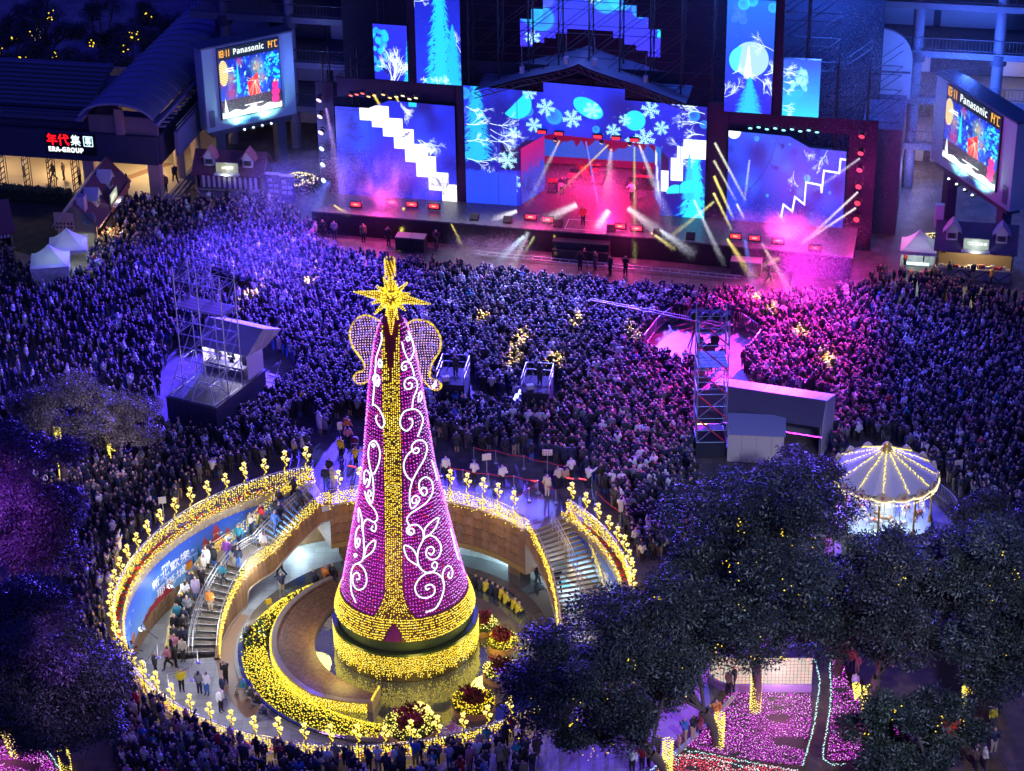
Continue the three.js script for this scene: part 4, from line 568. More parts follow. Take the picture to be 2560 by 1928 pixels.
{
seed(100);
const main = canvas(1200, 660, (x, w, h) => { artBase(x, w, h, '#1228c8', '#08127c'); murk(x, w, h, 46, ['#050a5c', '#1c3cf0', '#2a2ce0']); bokeh(x, w, h * 0.5, 9, 20, 60, ['#28c8ff', '#2a50ff', '#3a6aff', '#1fb0f0']); x.fillStyle = '#18bce8'; x.beginPath(); x.arc(262, 120, 78, -0.9, 2.4); x.fill(); x.beginPath(); x.ellipse(620, 120, 80, 46, 0.5, 0, 7); x.fill(); x.beginPath(); x.arc(850, 170, 52, 0, 7); x.fill(); dots(x, w, h * 0.7, 220);
x.fillStyle = '#06083c'; x.beginPath(); x.moveTo(180, 300); for (let i = 0; i <= 20; i++) x.lineTo(180 + i * 42, 330 + 30 * Math.sin(i * 1.3) - (i === 10 ? 20 : 0)); x.lineTo(1020, 470); x.lineTo(180, 470); x.fill();
fir(x, 60, -60, 420, 130, '#15a0e0'); fir(x, 1150, 250, 700, 130, '#20c0f0'); speck(x, 170, h, 700, '#0c50d0');
for (const [a, b, r] of [[330, 60, 34], [410, 130, 44], [540, 180, 46], [640, 130, 42], [350, 225, 38], [250, 270, 30], [745, 230, 36], [800, 170, 30], [925, 110, 44], [900, 260, 50], [840, 300, 46], [215, 420, 46], [235, 540, 50], [980, 200, 36]]) flake(x, a, b, r);
for (let k = 0; k < 6; k++) branch(x, 10, 150 + k * 90, rr(-0.5, 0.3), rr(60, 110), 3.6, '#d8f2ff'); for (let k = 0; k < 4; k++) branch(x, 130, 230 + k * 30, rr(-0.4, 0.5), 90, 3, '#d8f2ff'); for (let k = 0; k < 6; k++) branch(x, 1190, 60 + k * 55, Math.PI + rr(-0.5, 0.4), rr(60, 100), 3.2, '#d8f2ff');
x.fillStyle = '#e8f6ff'; x.fillRect(1090, 250, 110, 40); x.fillRect(1060, 290, 140, 60); x.fillRect(1030, 350, 60, 120); x.fillRect(960, 420, 60, 110); fir(x, 1120, 330, 560, 60, '#18a8e8'); x.fillStyle = '#18c4f0'; x.beginPath(); x.arc(1130, 520, 60, 3.1, 6.3); x.arc(1060, 540, 50, 3.1, 6.3); x.fill();
bank(x, 260, 480, h, '#1a3ad0'); speck(x, 260, h, 500, '#3c80ff'); x.fillStyle = '#0c1a70'; for (const s of [165, 265, 1075]) x.fillRect(s, 0, 2.5, h); });
// front face of the main wall with the opening cut out
const ow = [[0, 2], [0, 12.3], [6.6, 12.1], [6.6, 12.97], [13.24, 12.75], [13.24, 11.85], [19.87, 11.65], [19.87, 2], [16.3, 2], [16.25, 7.9], [15.6, 8.15], [7.2, 8.55], [6.7, 8.4], [4.65, 7.1], [4.6, 2]];
ledWall('main_led_wall', 'main stage video wall with snowflakes and blue bokeh round the stage opening', ow, 0, main, 0.46, 'stage video walls');
const art = (f) => canvas(512, 512, f);
const snowStairs = canvas(900, 680, (x, w, h) => { artBase(x, w, h, '#0e22b0', '#122cc8'); murk(x, w, h, 40, ['#060c60', '#1c48f0', '#2030e0']); speck(x, w, h, 3200, '#3a62ff'); speck(x, w, h, 1600, '#081070'); for (let k = 0; k < 6; k++) branch(x, 0, 60 + k * 75, rr(-0.5, 0.5), 110, 3, '#060a50'); x.fillStyle = '#fbfdff';
const st = [[120, 20, 170, 40], [190, 50, 190, 96], [280, 40, 130, 150], [360, 120, 150, 130], [440, 190, 150, 140], [520, 290, 170, 130], [600, 370, 150, 150], [690, 480, 150, 130], [790, 560, 110, 140]]; for (const [a, b, c, d] of st) x.fillRect(a, b, c, d);
for (let k = 0; k < 3; k++) { branch(x, 620 + k * 10, 260, rr(-0.2, 1.2), 90, 3.4, '#eaf6ff'); branch(x, 500, 10 + k * 10, 0.8, 70, 3, '#eaf6ff'); branch(x, 700, 380, -1.2, 50, 3, '#eaf6ff'); } x.fillStyle = CY; x.fillRect(560, 0, 60, 34); for (let k = 0; k < 3; k++) branch(x, 800, 640, -2 + k * 0.4, 80, 3, '#0c1250'); branch(x, 420, 240, 0.2, 90, 2.4, '#0c1250'); x.fillStyle = '#0c1668'; x.fillRect(258, 0, 3, h); });
ledWall('side_led_wall', 'left stage video wall with big white zigzag stairs on blue', [[-11.0, 2], [-10.93, 9.84], [-8.07, 9.82], [-6.3, 10.6], [-0.8, 10.45], [-0.8, 2]], 0, snowStairs, 0.46, 'stage video walls');
const snowRight = canvas(900, 640, (x, w, h) => { artBase(x, w, h, '#1440d0', '#0e28a8'); murk(x, w, h, 40, ['#060f6c', '#2068f0', '#1840e8']); speck(x, w, h, 3000, '#3c7cff'); speck(x, w, h, 1800, '#0a1a90'); bokeh(x, w, h, 10, 8, 26, ['#28d0ff']); for (let k = 0; k < 7; k++) branch(x, rr(250, 780), rr(0, 260), rr(0.6, 2.4), 60, 2.6, pick(['#081060', '#dff4ff'])); x.strokeStyle = '#081468'; x.lineWidth = 5; x.beginPath(); x.moveTo(360, 60); x.quadraticCurveTo(330, 260, 160, 420); x.stroke();
x.strokeStyle = '#f4fbff'; x.lineWidth = 13; x.beginPath(); for (const [i, [a, b]] of [[425, 600], [440, 500], [510, 545], [525, 440], [600, 490], [605, 330], [720, 345], [725, 400], [735, 240], [850, 250], [855, 150], [900, 155]].entries()) i ? x.lineTo(a, b) : x.moveTo(a, b); x.stroke(); x.fillStyle = '#f4fbff'; x.beginPath(); x.arc(40, 0, 55, 0, 3.2); x.fill(); x.fillStyle = '#0c1668'; x.fillRect(605, 0, 3, h); });
ledWall('side_led_wall', 'right stage video wall with a thin white zigzag line on blue', [[21.7, 2], [21.65, 9.78], [26.5, 9.6], [28.16, 8.72], [31.05, 8.6], [31.1, 2]], 0, snowRight, 0.46, 'stage video walls');
const firs = canvas(400, 780, (x, w, h) => { artBase(x, w, h, '#0d18a0', '#1630d0'); for (let k = 0; k < 9; k++) branch(x, pick([0, w]), rr(100, h), rr(-3, 0), 90, 4, '#e4f6ff'); fir(x, 220, -160, h, 230, '#18b0f0'); speck(x, w, h, 900, '#40d0ff'); fir(x, 330, 300, h + 60, 170, '#14a4ea'); for (let k = 0; k < 10; k++) branch(x, rr(40, 280), h, rr(-2.6, -0.6), 36, 2.6, '#d6f2ff'); });
ledWall('tall_led_screen', 'tall left hanging screen filled by a cyan fir tree', [[-3.88, 12.3], [-3.85, 20.6], [-0.14, 20.5], [-0.16, 12.27]], 0, firs, 0.46, 'hanging screens over the stage');
const leaf = canvas(320, 480, (x, w, h) => { artBase(x, w, h, '#2028d0', '#1620b0'); for (let k = 0; k < 26; k++) { x.fillStyle = pick(['#18b0f0', '#1a90e8']); x.beginPath(); x.ellipse(rr(-10, 130), rr(40, h), rr(20, 46), rr(14, 34), rr(0, 3), 0, 7); x.fill(); } fir(x, 330, 60, h, 90, '#18b4f0'); for (let k = 0; k < 9; k++) branch(x, rr(140, 220), h, rr(-2.0, -0.9), 150, 5, '#e4f6ff', 3); x.fillStyle = '#10186c'; x.beginPath(); x.ellipse(110, 400, 40, 16, 0.7, 0, 7); x.fill(); });
ledWall('small_led_screen', 'small left hanging screen with leaves and white twigs', [[-7.38, 12.42], [-7.4, 17.12], [-4.57, 17.07], [-4.62, 12.35]], 0, leaf, 0.46, 'hanging screens over the stage');
const moonTex = canvas(400, 960, (x, w, h) => { artBase(x, w, h, '#1a62e8', '#1420b8'); bokeh(x, w, 300, 8, 20, 60, ['#30c8ff', '#3a70ff']); x.fillStyle = '#8fb8ff'; x.beginPath(); x.arc(210, 500, 150, 0, 7); x.fill(); x.fillStyle = '#48c8ff'; x.beginPath(); x.arc(150, 510, 120, 2, 4.6); x.fill(); fir(x, 190, 390, 650, 60, '#ffffff'); for (let k = 0; k < 16; k++) branch(x, pick([0, 60, 330, 400]), rr(580, 900), rr(-2.6, -0.4), 90, 4, '#dff4ff', 3); fir(x, 210, 650, 1010, 220, '#18a8ee'); branch(x, 400, 420, 3.5, 150, 4, '#eef8ff', 3); dots(x, w, h, 60); });
ledWall('tall_led_screen', 'tall right hanging screen with a white tree before a pale moon', [[21.22, 11.4], [21.23, 20.7], [24.98, 20.7], [24.94, 11.37]], 0, moonTex, 0.46, 'hanging screens over the stage');
const deer = canvas(320, 500, (x, w, h) => { artBase(x, w, h, '#2848e0', '#18b8e8'); speck(x, w, h, 700, '#40e0ff'); x.fillStyle = '#9ff0ff'; for (let k = 0; k < 16; k++) { x.globalAlpha = 0.5; x.beginPath(); x.ellipse(rr(60, 200), rr(100, 260), rr(14, 46), rr(10, 24), rr(0, 3), 0, 7); x.fill(); } x.globalAlpha = 1; x.fillStyle = '#18a0e8'; x.beginPath(); x.ellipse(100, 320, 90, 46, -0.5, 0, 7); x.fill(); for (let k = 0; k < 9; k++) branch(x, 0, rr(40, h), rr(-0.9, 0.6), 70, 3.4, '#eefaff', 3); });
ledWall('small_led_screen', 'small right hanging screen with turquoise leaves and twigs', [[25.83, 11.35], [25.78, 16.05], [28.68, 16.04], [28.69, 11.33]], 0, deer, 0.46, 'hanging screens over the stage');
const arch = canvas(900, 520, (x, w, h) => { artBase(x, w, h, '#2038e8', '#3a30f0'); bokeh(x, w, h * 0.6, 14, 30, 110, ['#30c8ff', '#28b0f0', '#4a60ff']); dots(x, w, h, 120); flake(x, 80, 430, 50); flake(x, 470, 120, 60); x.fillStyle = '#20c8f8'; x.fillRect(880, 300, 20, 90); });
const ap = [[3.94, 14.44], [3.94, 16.8], [4.9, 16.8], [4.9, 17.7], [5.86, 17.7], [5.86, 18.9], [6.9, 18.9], [6.9, 20.6], [12.5, 20.6], [12.5, 18.4], [13.5, 18.4], [13.5, 17.45], [14.48, 17.45], [14.48, 16.5], [15.48, 16.5], [15.48, 14.16], [14.48, 14.16], [14.48, 14.66], [13.52, 14.66], [13.52, 15.1], [12.55, 15.1], [12.55, 15.6], [11.62, 15.6], [11.62, 16.17], [7.82, 16.17], [7.82, 15.73], [6.87, 15.73], [6.87, 15.3], [5.92, 15.3], [5.92, 14.87], [4.95, 14.87], [4.95, 14.44]];
ledWall('stepped_led_screen', 'stepped arch-shaped video screen high above the stage', ap, -4, arch, 0.46, 'hanging screens over the stage');
// ---- stage platform, recess and its angled screens
const st = thing('stage_platform', 'long black stage platform with a deep magenta-lit recess', 'stage', S(0, 0, 0), STURN);
const P = (pts, y) => pts.map(([s, n]) => V(s, y, n));
const deckTex = noiseTexture(256, (u, v) => { const n = fbm(u, v, 61, 6, 5); const k = 0.24 + 0.2 * n; return [k, k, k]; });
part('deck', slab(P([[-12.4, 3.9], [4, 4.35], [16, 4.5], [32.3, 5.6], [32.3, -10.2], [-12.4, -10.2]].reverse(), 2), 0.12), new THREE.MeshStandardMaterial({ map: deckTex, roughness: 0.35 }), st);
part('skirt', slab(P([[-12.3, 3.8], [4, 4.25], [16, 4.4], [32.2, 5.5], [32.2, -10], [-12.3, -10]].reverse(), 1.87), 1.87), mat(0.012, 0.012, 0.016, 0.6), st);
part('front_step', [rbox(4.6, 1.5, 0.9, 10.6, 0.75, 4.95), rbox(4.6, 0.9, 0.5, 10.6, 0.45, 5.5)], mat(0.02, 0.02, 0.025, 0.5), st);
part('floor_mark', [box(3.2, 0.01, 0.06, 10.6, 2.01, 3.9), box(3.2, 0.01, 0.06, 10.6, 2.01, 2.0), box(0.06, 0.01, 1.84, 9.03, 2.01, 2.95), box(0.06, 0.01, 1.84, 12.17, 2.01, 2.95)], mat(0.7, 0.7, 0.7), st);
const rk = canvas(512, 256, (x, w, h) => { artBase(x, w, h, '#7a0840', '#a00c50'); x.fillStyle = '#2a60f0'; x.beginPath(); x.moveTo(0, 190); for (let i = 0; i <= 30; i++) x.lineTo(w * i / 30, 140 + rr(-40, 30)); x.lineTo(w, 215); x.lineTo(0, 215); x.fill(); speck(x, w, h, 500, '#50b0ff'); x.fillStyle = '#900a48'; for (let k = 0; k < 7; k++) { x.beginPath(); x.arc(40 + k * 70, 90, rr(24, 38), 0, 7); x.fill(); } });
ledWall('back_led_wall', 'low back screen deep in the stage recess, blue forest on dark red', [[4.4, 2.1], [4.4, 6.2], [16.6, 6.2], [16.6, 2.1]], -9.3, rk, 0.2, 'stage video walls');
for (const [s, lab, sd, c1] of [[5.3, 'left', 1, '#e01070'], [15.9, 'right', -1, '#1880e8']]) {
const tx = canvas(256, 256, (x, w, h) => { artBase(x, w, h, c1, '#3a50e8'); x.fillStyle = '#2a48e0'; x.beginPath(); x.moveTo(0, h); x.lineTo(0, 150); for (let i = 0; i <= 20; i++) x.lineTo(w * i / 20, (sd > 0 ? 130 : 90) + rr(-30, 30)); x.lineTo(w, h); x.fill(); for (let k = 0; k < 6; k++) branch(x, rr(0, w), h, rr(-2.2, -0.9), 60, 3, sd > 0 ? '#16206c' : '#cfefff', 3); speck(x, w, h, 300, '#80c0ff'); if (sd < 0) { x.fillStyle = '#f0faff'; x.fillRect(0, 60, 60, 60); x.fillRect(30, 110, 60, 60); x.fillRect(60, 160, 60, 50); } });
const t = thing('recess_led_screen', lab + ' angled side screen inside the stage recess', 'screen', S(s, -1.9, 2), STURN + sd * 70 * DEG, 'angled screens inside the stage recess');
part('frame', box(3.9, 5.6, 0.2, 0, 2.8, -0.12), mat(0.01, 0.01, 0.014, 0.5), t); part('screen', new THREE.PlaneGeometry(3.8, 5.5).translate(0, 2.8, 0), screenMat(tx, 0.24), t);
}
// ---- black scaffolding behind and around the screens, roof canopy
const sc = thing('stage_scaffold', 'dark truss scaffolding that carries the hanging screens', 'scaffolding', S(0, 0, 0), STURN);
const ln = [], fine = []; const add = (a, b, f = ln) => f.push([V(...a), V(...b)]);
for (const n of [-0.6, -2.6]) for (let s = -12; s <= 32.5; s += 2.47) { const top = s < -8.5 ? 14 : s > 29 ? 15.5 : 23; add([s, s > 4 && s < 17 ? 9 : 2, n], [s, top, n]); for (let h = 11; h < top; h += 2) { add([s, h, n], [s + 2.47, h, n], fine); add([s, h, n], [s + 2.47, h + 2, n], fine); if (n === -0.6) add([s, h, n], [s, h + 2, n - 2], fine); } }
part('columns', bars(ln, 0.07, 4), mat(0.02, 0.022, 0.03, 0.5, 0.5), sc); part('braces', bars(fine, 0.035, 3), mat(0.03, 0.032, 0.045, 0.5, 0.5), sc).userData.kind = 'stuff';
for (const [s0, s1, h0, h1, n] of [[-12.6, -11.1, 0, 11.8, -0.3], [-0.7, -0.08, 2, 13, -0.25], [19.95, 21.55, 2, 12, -0.3], [31.2, 33.4, 0, 11.2, -0.4], [-10.8, -0.8, 10.6, 12.2, -0.5], [21.6, 31.2, 9.9, 11.2, -0.5], [-4.5, -3.95, 12, 21, -0.4], [25.05, 25.7, 11, 21, -0.4], [-0.1, 20, 13, 14, -1.2]]) part('black_drape', box(s1 - s0, h1 - h0, 0.15, (s0 + s1) / 2, (h0 + h1) / 2, n), mat(0.012, 0.014, 0.03, 0.9), sc);
part('back_drape', [box(46, 21, 0.3, 10, 12, -10.6)], mat(0.012, 0.014, 0.03, 0.9), sc);
part('header_drape', box(12.4, 2.2, 0.2, 10.5, 9.6, -1.2), mat(0.008, 0.008, 0.02, 0.9), sc);
const roof = thing('stage_roof', 'dark fabric stage roof with a pointed gable over the main screen', 'roof', S(0, 0, 0), STURN);
const f = (s, n) => { const u = Math.abs(s - 9.7) / 8.6; return 15.1 - 2.4 * Math.pow(u, 0.8) - (u > 0.55 ? (u - 0.55) * 0.9 : 0) + n * 0.02; };
const rp = [], ri = [], NS = 30, NN = 6; for (let i = 0; i <= NS; i++) for (let j = 0; j <= NN; j++) { const s = 1.1 + 17.2 * i / NS, n = 1.2 - 4.8 * j / NN; rp.push(s, f(s, n) - 0.12 * Math.sin(j / NN * 3.1), n); } for (let i = 0; i < NS; i++) for (let j = 0; j < NN; j++) { const a = i * (NN + 1) + j, b = a + NN + 1; ri.push(a, b, a + 1, b, b + 1, a + 1); }
const rg = new THREE.BufferGeometry(); rg.setAttribute('position', new THREE.Float32BufferAttribute(rp, 3)); rg.setIndex(ri); rg.computeVertexNormals(); part('canopy', rg, mat(0.12, 0.13, 0.2, 0.6), roof);
const tr = []; for (let i = 0; i < NS; i++) { const s = 1.1 + 17.2 * i / NS, e = 1.1 + 17.2 * (i + 1) / NS; for (const d of [-0.25, -0.7]) tr.push([V(s, f(s, 1) + d, 1.0), V(e, f(e, 1) + d, 1.0)]); tr.push([V(s, f(s, 1) - 0.25, 1), V(e, f(e, 1) - 0.7, 1)]); } part('truss', bars(tr, 0.04, 4), darkMetal, roof);
part('motor', [5, 8.6, 10.9, 15].flatMap((s) => [rbox(0.35, 0.6, 0.35, s, f(s, 1) + 0.5, 0.6), bar(V(s, f(s, 1) + 0.7, 0.6), V(s, f(s, 1) + 2.6, 0.6), 0.02)]), mat(0.2, 0.22, 0.3, 0.4, 0.5), roof);
}
{ // lamps on the stage
const mkLamp = (name, label, p, n, aim, colr, group, r = 0.2) => { const t = thing(name, label, 'stage light', p, 0, group); t.lookAt(aim); part('housing', [new THREE.CylinderGeometry(r * 0.85, r * 1.05, r * 2, 12).rotateX(Math.PI / 2).translate(0, 0, -r)], mat(0.02, 0.02, 0.025, 0.4), t); part('lens', new THREE.CircleGeometry(r, 14).translate(0, 0, 0.012), glow(...colr), t); part('yoke', [box(r * 2.5, 0.06, 0.08, 0, r * 1.3, -r), box(0.05, r * 1.5, 0.08, -r * 1.2, r * 0.6, -r), box(0.05, r * 1.5, 0.08, r * 1.2, r * 0.6, -r)], darkMetal, t); return t; };
const RED = [0.5, 0.012, 0.01]; let k = 0; const fl = S(10, 22, 0);
const nth = ['first', 'second', 'third', 'fourth', 'fifth', 'sixth', 'seventh', 'eighth', 'ninth', 'tenth', 'eleventh', 'twelfth'];
[[-8.74, 2.9], [-5.94, 1.9], [-4.16, 2.1], [-2.26, 2.2], [6.03, 3.0], [7.52, 3.3], [13.5, 3.6], [14.9, 3.8], [22.88, 4.0], [24.42, 4.1], [26.31, 4.3], [29.3, 5.2]].forEach(([s, n], i) => { const t = thing('red_flood_light', 'glowing red floor flood on the stage edge, ' + nth[i] + ' from the left', 'stage light', S(s, n, 2), STURN, 'red floods along the stage edge'); part('housing', rbox(0.95, 0.5, 0.3, 0, 0.42, -0.16), mat(0.02, 0.02, 0.025, 0.4), t); part('lens', box(0.8, 0.34, 0.02, 0, 0.42, 0.01), glow(...RED), t); part('hot_lens', box(0.36, 0.1, 0.02, 0, 0.42, 0.03), glow(0.5, 0.22, 0.12), t); part('bracket', [box(1.05, 0.06, 0.2, 0, 0.12, -0.1), box(0.05, 0.4, 0.1, -0.5, 0.3, -0.12), box(0.05, 0.4, 0.1, 0.5, 0.3, -0.12)], darkMetal, t); });
for (let i = 0; i < 11; i++) { const s = -9.4 + i * 0.5 + (i > 4 ? 0.05 * i : 0); mkLamp('truss_lamp', (i < 3 ? 'red' : i < 7 ? 'orange' : 'yellow') + ' lamp over the left video wall, ' + nth[i] + ' from the left', S(s, 0.4, 11.0 - 0.0 * i + (i % 3) * 0.12), 0, S(s - 1, 12, 0), i < 3 ? [0.5, 0.07, 0.02] : i < 7 ? [0.5, 0.26, 0.08] : [0.5, 0.42, 0.2], 'lamps over the left video wall', 0.17); }
for (let i = 0; i < 9; i++) { const s = 23.4 + i * 0.66; mkLamp('truss_lamp', 'teal lamp over the right video wall, ' + nth[i] + ' from the left', S(s, 0.4, 10.25 + (i % 2) * 0.12), 0, S(s, 12, 0), [0.12, 0.46, 0.42], 'lamps over the right video wall', 0.17); }
for (let i = 0; i < 6; i++) { mkLamp('tower_lamp', 'bright lamp on the left stage tower, ' + nth[i] + ' from the top', S(-12.0, 0.9, 10.6 - i * 1.42), 0, S(-16, 14, 2), i < 3 ? [0.46, 0.3, 0.5] : [0.26, 0.36, 0.5], 'lamps down the left stage tower', 0.24); mkLamp('tower_lamp', 'red lamp on the right stage tower, ' + nth[i] + ' from the top', S(32.2, 0.9, 10.3 - i * 1.42), 0, S(30, 14, 2), [0.5, 0.016, 0.012], 'lamps down the right stage tower', 0.24); }
for (const [i, s] of [6.5, 7.9, 11.1, 12.6, 14.1].entries()) { const t = thing('red_flood_light', 'red flood hung over the stage opening, ' + nth[i] + ' from the left', 'stage light', S(s, 0.35, 8.8 - i * 0.05), STURN, 'red floods hung over the stage opening'); part('housing', rbox(0.8, 0.36, 0.3, 0, 0, -0.16), mat(0.02, 0.02, 0.025), t); part('lens', box(0.66, 0.24, 0.02, 0, 0, 0.01), glow(...RED), t); }
[[7.6, 'first'], [11.4, 'second'], [13.7, 'third']].forEach(([s, w]) => mkLamp('spot_lamp', 'yellow spot lamp over the stage opening, ' + w + ' from the left', S(s, 0.3, 8.1), 0, S(s - 2, 4, 2), [0.5, 0.4, 0.12], 'yellow spots over the stage opening', 0.14));
// beams and smoke are clouds of fine droplets, far smaller than anything else here: beam droplets glow by themselves to imitate lit haze, smoke is plain white fog that the floods colour
seed(63);
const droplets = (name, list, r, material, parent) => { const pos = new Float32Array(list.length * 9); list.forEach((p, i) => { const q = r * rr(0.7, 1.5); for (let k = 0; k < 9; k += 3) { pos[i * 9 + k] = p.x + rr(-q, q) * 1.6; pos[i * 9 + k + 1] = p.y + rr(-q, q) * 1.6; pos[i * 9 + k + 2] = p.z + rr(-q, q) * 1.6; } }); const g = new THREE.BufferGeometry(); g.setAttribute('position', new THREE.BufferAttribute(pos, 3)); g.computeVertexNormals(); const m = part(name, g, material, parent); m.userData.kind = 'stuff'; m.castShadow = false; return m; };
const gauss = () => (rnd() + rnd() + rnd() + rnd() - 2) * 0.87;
const beam = (label, a, b, r0, r1, c, o) => { const t = thing('glow_beam', label, 'light beam', a.clone(), 0, 'beams of glowing droplets in the stage smoke'), d = b.clone().sub(a), L = d.length(), e1 = V(0, 1, 0).cross(d).normalize(), e2 = d.clone().cross(e1).normalize(), n = Math.round(Math.min(9000, L * (r0 + r1) * 8600 * Math.min(1, o * 2.4))), l = []; for (let i = 0; i < n; i++) { const f = 1 - Math.pow(rnd(), 0.6), w = (r0 + (r1 - r0) * f) * 1.15; l.push(d.clone().multiplyScalar(f).addScaledVector(e1, gauss() * w).addScaledVector(e2, gauss() * w)); } droplets('glowing_droplets', l, 0.0075, glow(...c.map((x) => Math.min(0.5, x * 1.25))), t); };
const W0 = S(0, 0, 0), at_ = (x, y, n) => onPlane(x, y, S(0, n, 0), SN);
const YEL = [0.3, 0.24, 0.05], PALE = [0.24, 0.26, 0.3], BLU = [0.05, 0.07, 0.34], WHI = [0.36, 0.36, 0.42], TEA = [0.05, 0.2, 0.16];
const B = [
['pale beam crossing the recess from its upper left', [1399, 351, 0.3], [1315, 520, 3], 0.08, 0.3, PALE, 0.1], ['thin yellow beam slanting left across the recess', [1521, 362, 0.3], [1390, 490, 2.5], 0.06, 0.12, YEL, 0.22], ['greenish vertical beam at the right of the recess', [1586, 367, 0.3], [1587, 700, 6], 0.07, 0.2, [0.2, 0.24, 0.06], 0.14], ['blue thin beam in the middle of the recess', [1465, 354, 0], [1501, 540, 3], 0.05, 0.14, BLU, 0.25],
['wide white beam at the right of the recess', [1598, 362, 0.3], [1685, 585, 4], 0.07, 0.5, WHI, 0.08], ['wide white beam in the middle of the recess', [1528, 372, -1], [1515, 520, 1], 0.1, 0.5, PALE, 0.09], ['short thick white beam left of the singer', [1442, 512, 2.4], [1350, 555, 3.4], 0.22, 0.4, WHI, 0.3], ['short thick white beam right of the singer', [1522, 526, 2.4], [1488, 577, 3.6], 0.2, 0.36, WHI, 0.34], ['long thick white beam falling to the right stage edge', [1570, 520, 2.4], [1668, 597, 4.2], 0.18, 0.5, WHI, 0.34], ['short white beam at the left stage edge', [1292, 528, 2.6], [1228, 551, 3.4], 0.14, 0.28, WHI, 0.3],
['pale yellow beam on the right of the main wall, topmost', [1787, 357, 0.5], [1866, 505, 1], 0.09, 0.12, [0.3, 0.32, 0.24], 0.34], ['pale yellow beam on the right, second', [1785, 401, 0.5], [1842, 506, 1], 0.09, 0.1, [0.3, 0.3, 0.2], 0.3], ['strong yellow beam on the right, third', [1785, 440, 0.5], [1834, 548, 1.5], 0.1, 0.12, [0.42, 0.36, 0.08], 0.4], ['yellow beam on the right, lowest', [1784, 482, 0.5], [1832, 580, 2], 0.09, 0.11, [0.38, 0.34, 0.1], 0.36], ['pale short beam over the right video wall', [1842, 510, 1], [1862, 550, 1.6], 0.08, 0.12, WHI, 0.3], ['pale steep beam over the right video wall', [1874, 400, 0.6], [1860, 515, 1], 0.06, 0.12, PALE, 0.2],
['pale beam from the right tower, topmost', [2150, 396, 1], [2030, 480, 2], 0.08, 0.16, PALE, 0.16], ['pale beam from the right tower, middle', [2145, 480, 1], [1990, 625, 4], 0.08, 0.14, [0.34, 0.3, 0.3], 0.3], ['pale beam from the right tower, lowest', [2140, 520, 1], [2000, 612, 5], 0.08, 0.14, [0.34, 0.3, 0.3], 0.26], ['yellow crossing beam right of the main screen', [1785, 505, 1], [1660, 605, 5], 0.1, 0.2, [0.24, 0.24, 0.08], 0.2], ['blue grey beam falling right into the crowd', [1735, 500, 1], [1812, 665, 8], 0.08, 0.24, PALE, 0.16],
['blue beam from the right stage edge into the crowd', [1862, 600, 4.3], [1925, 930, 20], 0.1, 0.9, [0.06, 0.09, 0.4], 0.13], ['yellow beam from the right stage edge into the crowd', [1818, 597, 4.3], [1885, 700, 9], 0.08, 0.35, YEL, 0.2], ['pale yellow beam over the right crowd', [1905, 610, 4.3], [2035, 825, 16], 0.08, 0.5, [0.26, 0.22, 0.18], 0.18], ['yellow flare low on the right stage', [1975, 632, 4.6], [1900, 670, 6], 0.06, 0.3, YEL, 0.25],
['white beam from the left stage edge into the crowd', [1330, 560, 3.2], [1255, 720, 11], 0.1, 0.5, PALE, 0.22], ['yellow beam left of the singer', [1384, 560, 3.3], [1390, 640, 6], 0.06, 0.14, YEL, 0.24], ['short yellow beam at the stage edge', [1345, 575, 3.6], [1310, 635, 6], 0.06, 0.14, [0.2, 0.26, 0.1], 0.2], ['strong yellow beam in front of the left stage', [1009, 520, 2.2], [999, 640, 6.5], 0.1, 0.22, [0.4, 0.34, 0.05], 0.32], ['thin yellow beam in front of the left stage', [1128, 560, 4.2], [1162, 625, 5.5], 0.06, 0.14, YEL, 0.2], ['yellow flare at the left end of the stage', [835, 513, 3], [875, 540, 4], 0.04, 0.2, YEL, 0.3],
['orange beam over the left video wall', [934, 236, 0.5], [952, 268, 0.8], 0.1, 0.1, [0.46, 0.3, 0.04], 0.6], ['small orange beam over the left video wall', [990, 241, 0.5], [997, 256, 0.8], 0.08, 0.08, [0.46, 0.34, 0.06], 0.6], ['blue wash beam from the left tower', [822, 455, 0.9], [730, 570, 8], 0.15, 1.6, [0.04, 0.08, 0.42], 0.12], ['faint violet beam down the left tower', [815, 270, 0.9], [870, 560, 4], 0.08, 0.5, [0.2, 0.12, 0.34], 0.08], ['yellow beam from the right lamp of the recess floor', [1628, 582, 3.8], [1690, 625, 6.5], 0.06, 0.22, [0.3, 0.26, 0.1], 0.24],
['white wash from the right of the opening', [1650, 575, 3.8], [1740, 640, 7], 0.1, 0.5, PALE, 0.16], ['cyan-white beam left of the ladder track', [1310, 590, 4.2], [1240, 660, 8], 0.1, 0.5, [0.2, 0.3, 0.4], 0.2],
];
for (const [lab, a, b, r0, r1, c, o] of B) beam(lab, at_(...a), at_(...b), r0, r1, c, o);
const fog = mat(0.9, 0.9, 0.9, 1);
const smoke = (label, c, ext, n0) => { const n = n0 * 3.4, l = []; let k = 0; while (l.length < n && k++ < n * 12) { const a = gauss() * 1.1, b = gauss() * 1.1, e = gauss() * 1.1, p = c.clone().addScaledVector(SU, ext[0] * a).addScaledVector(SN, ext[2] * e); p.y += ext[1] * b; if (p.y < 0.1) continue; const w = noise2(p.x * 0.5 + 9, p.y * 0.7 + p.z * 0.3, 5, 99999) * 0.6 + noise2(p.x * 1.3, p.y * 1.7 + p.z, 6, 99999) * 0.4; if (rnd() < (w - 0.3) * 2.6) l.push(p); } tag(droplets('smoke', l, 0.0085, fog), label, 'smoke', undefined, 'stuff'); };
smoke('pink and blue smoke before the white zigzag stairs', S(-6.2, 2.0, 4.2), [4.0, 2.0, 1.0], 30000);
smoke('magenta smoke along the right stage edge', S(26.8, 3.4, 3.2), [4.6, 1.1, 1.2], 26000);
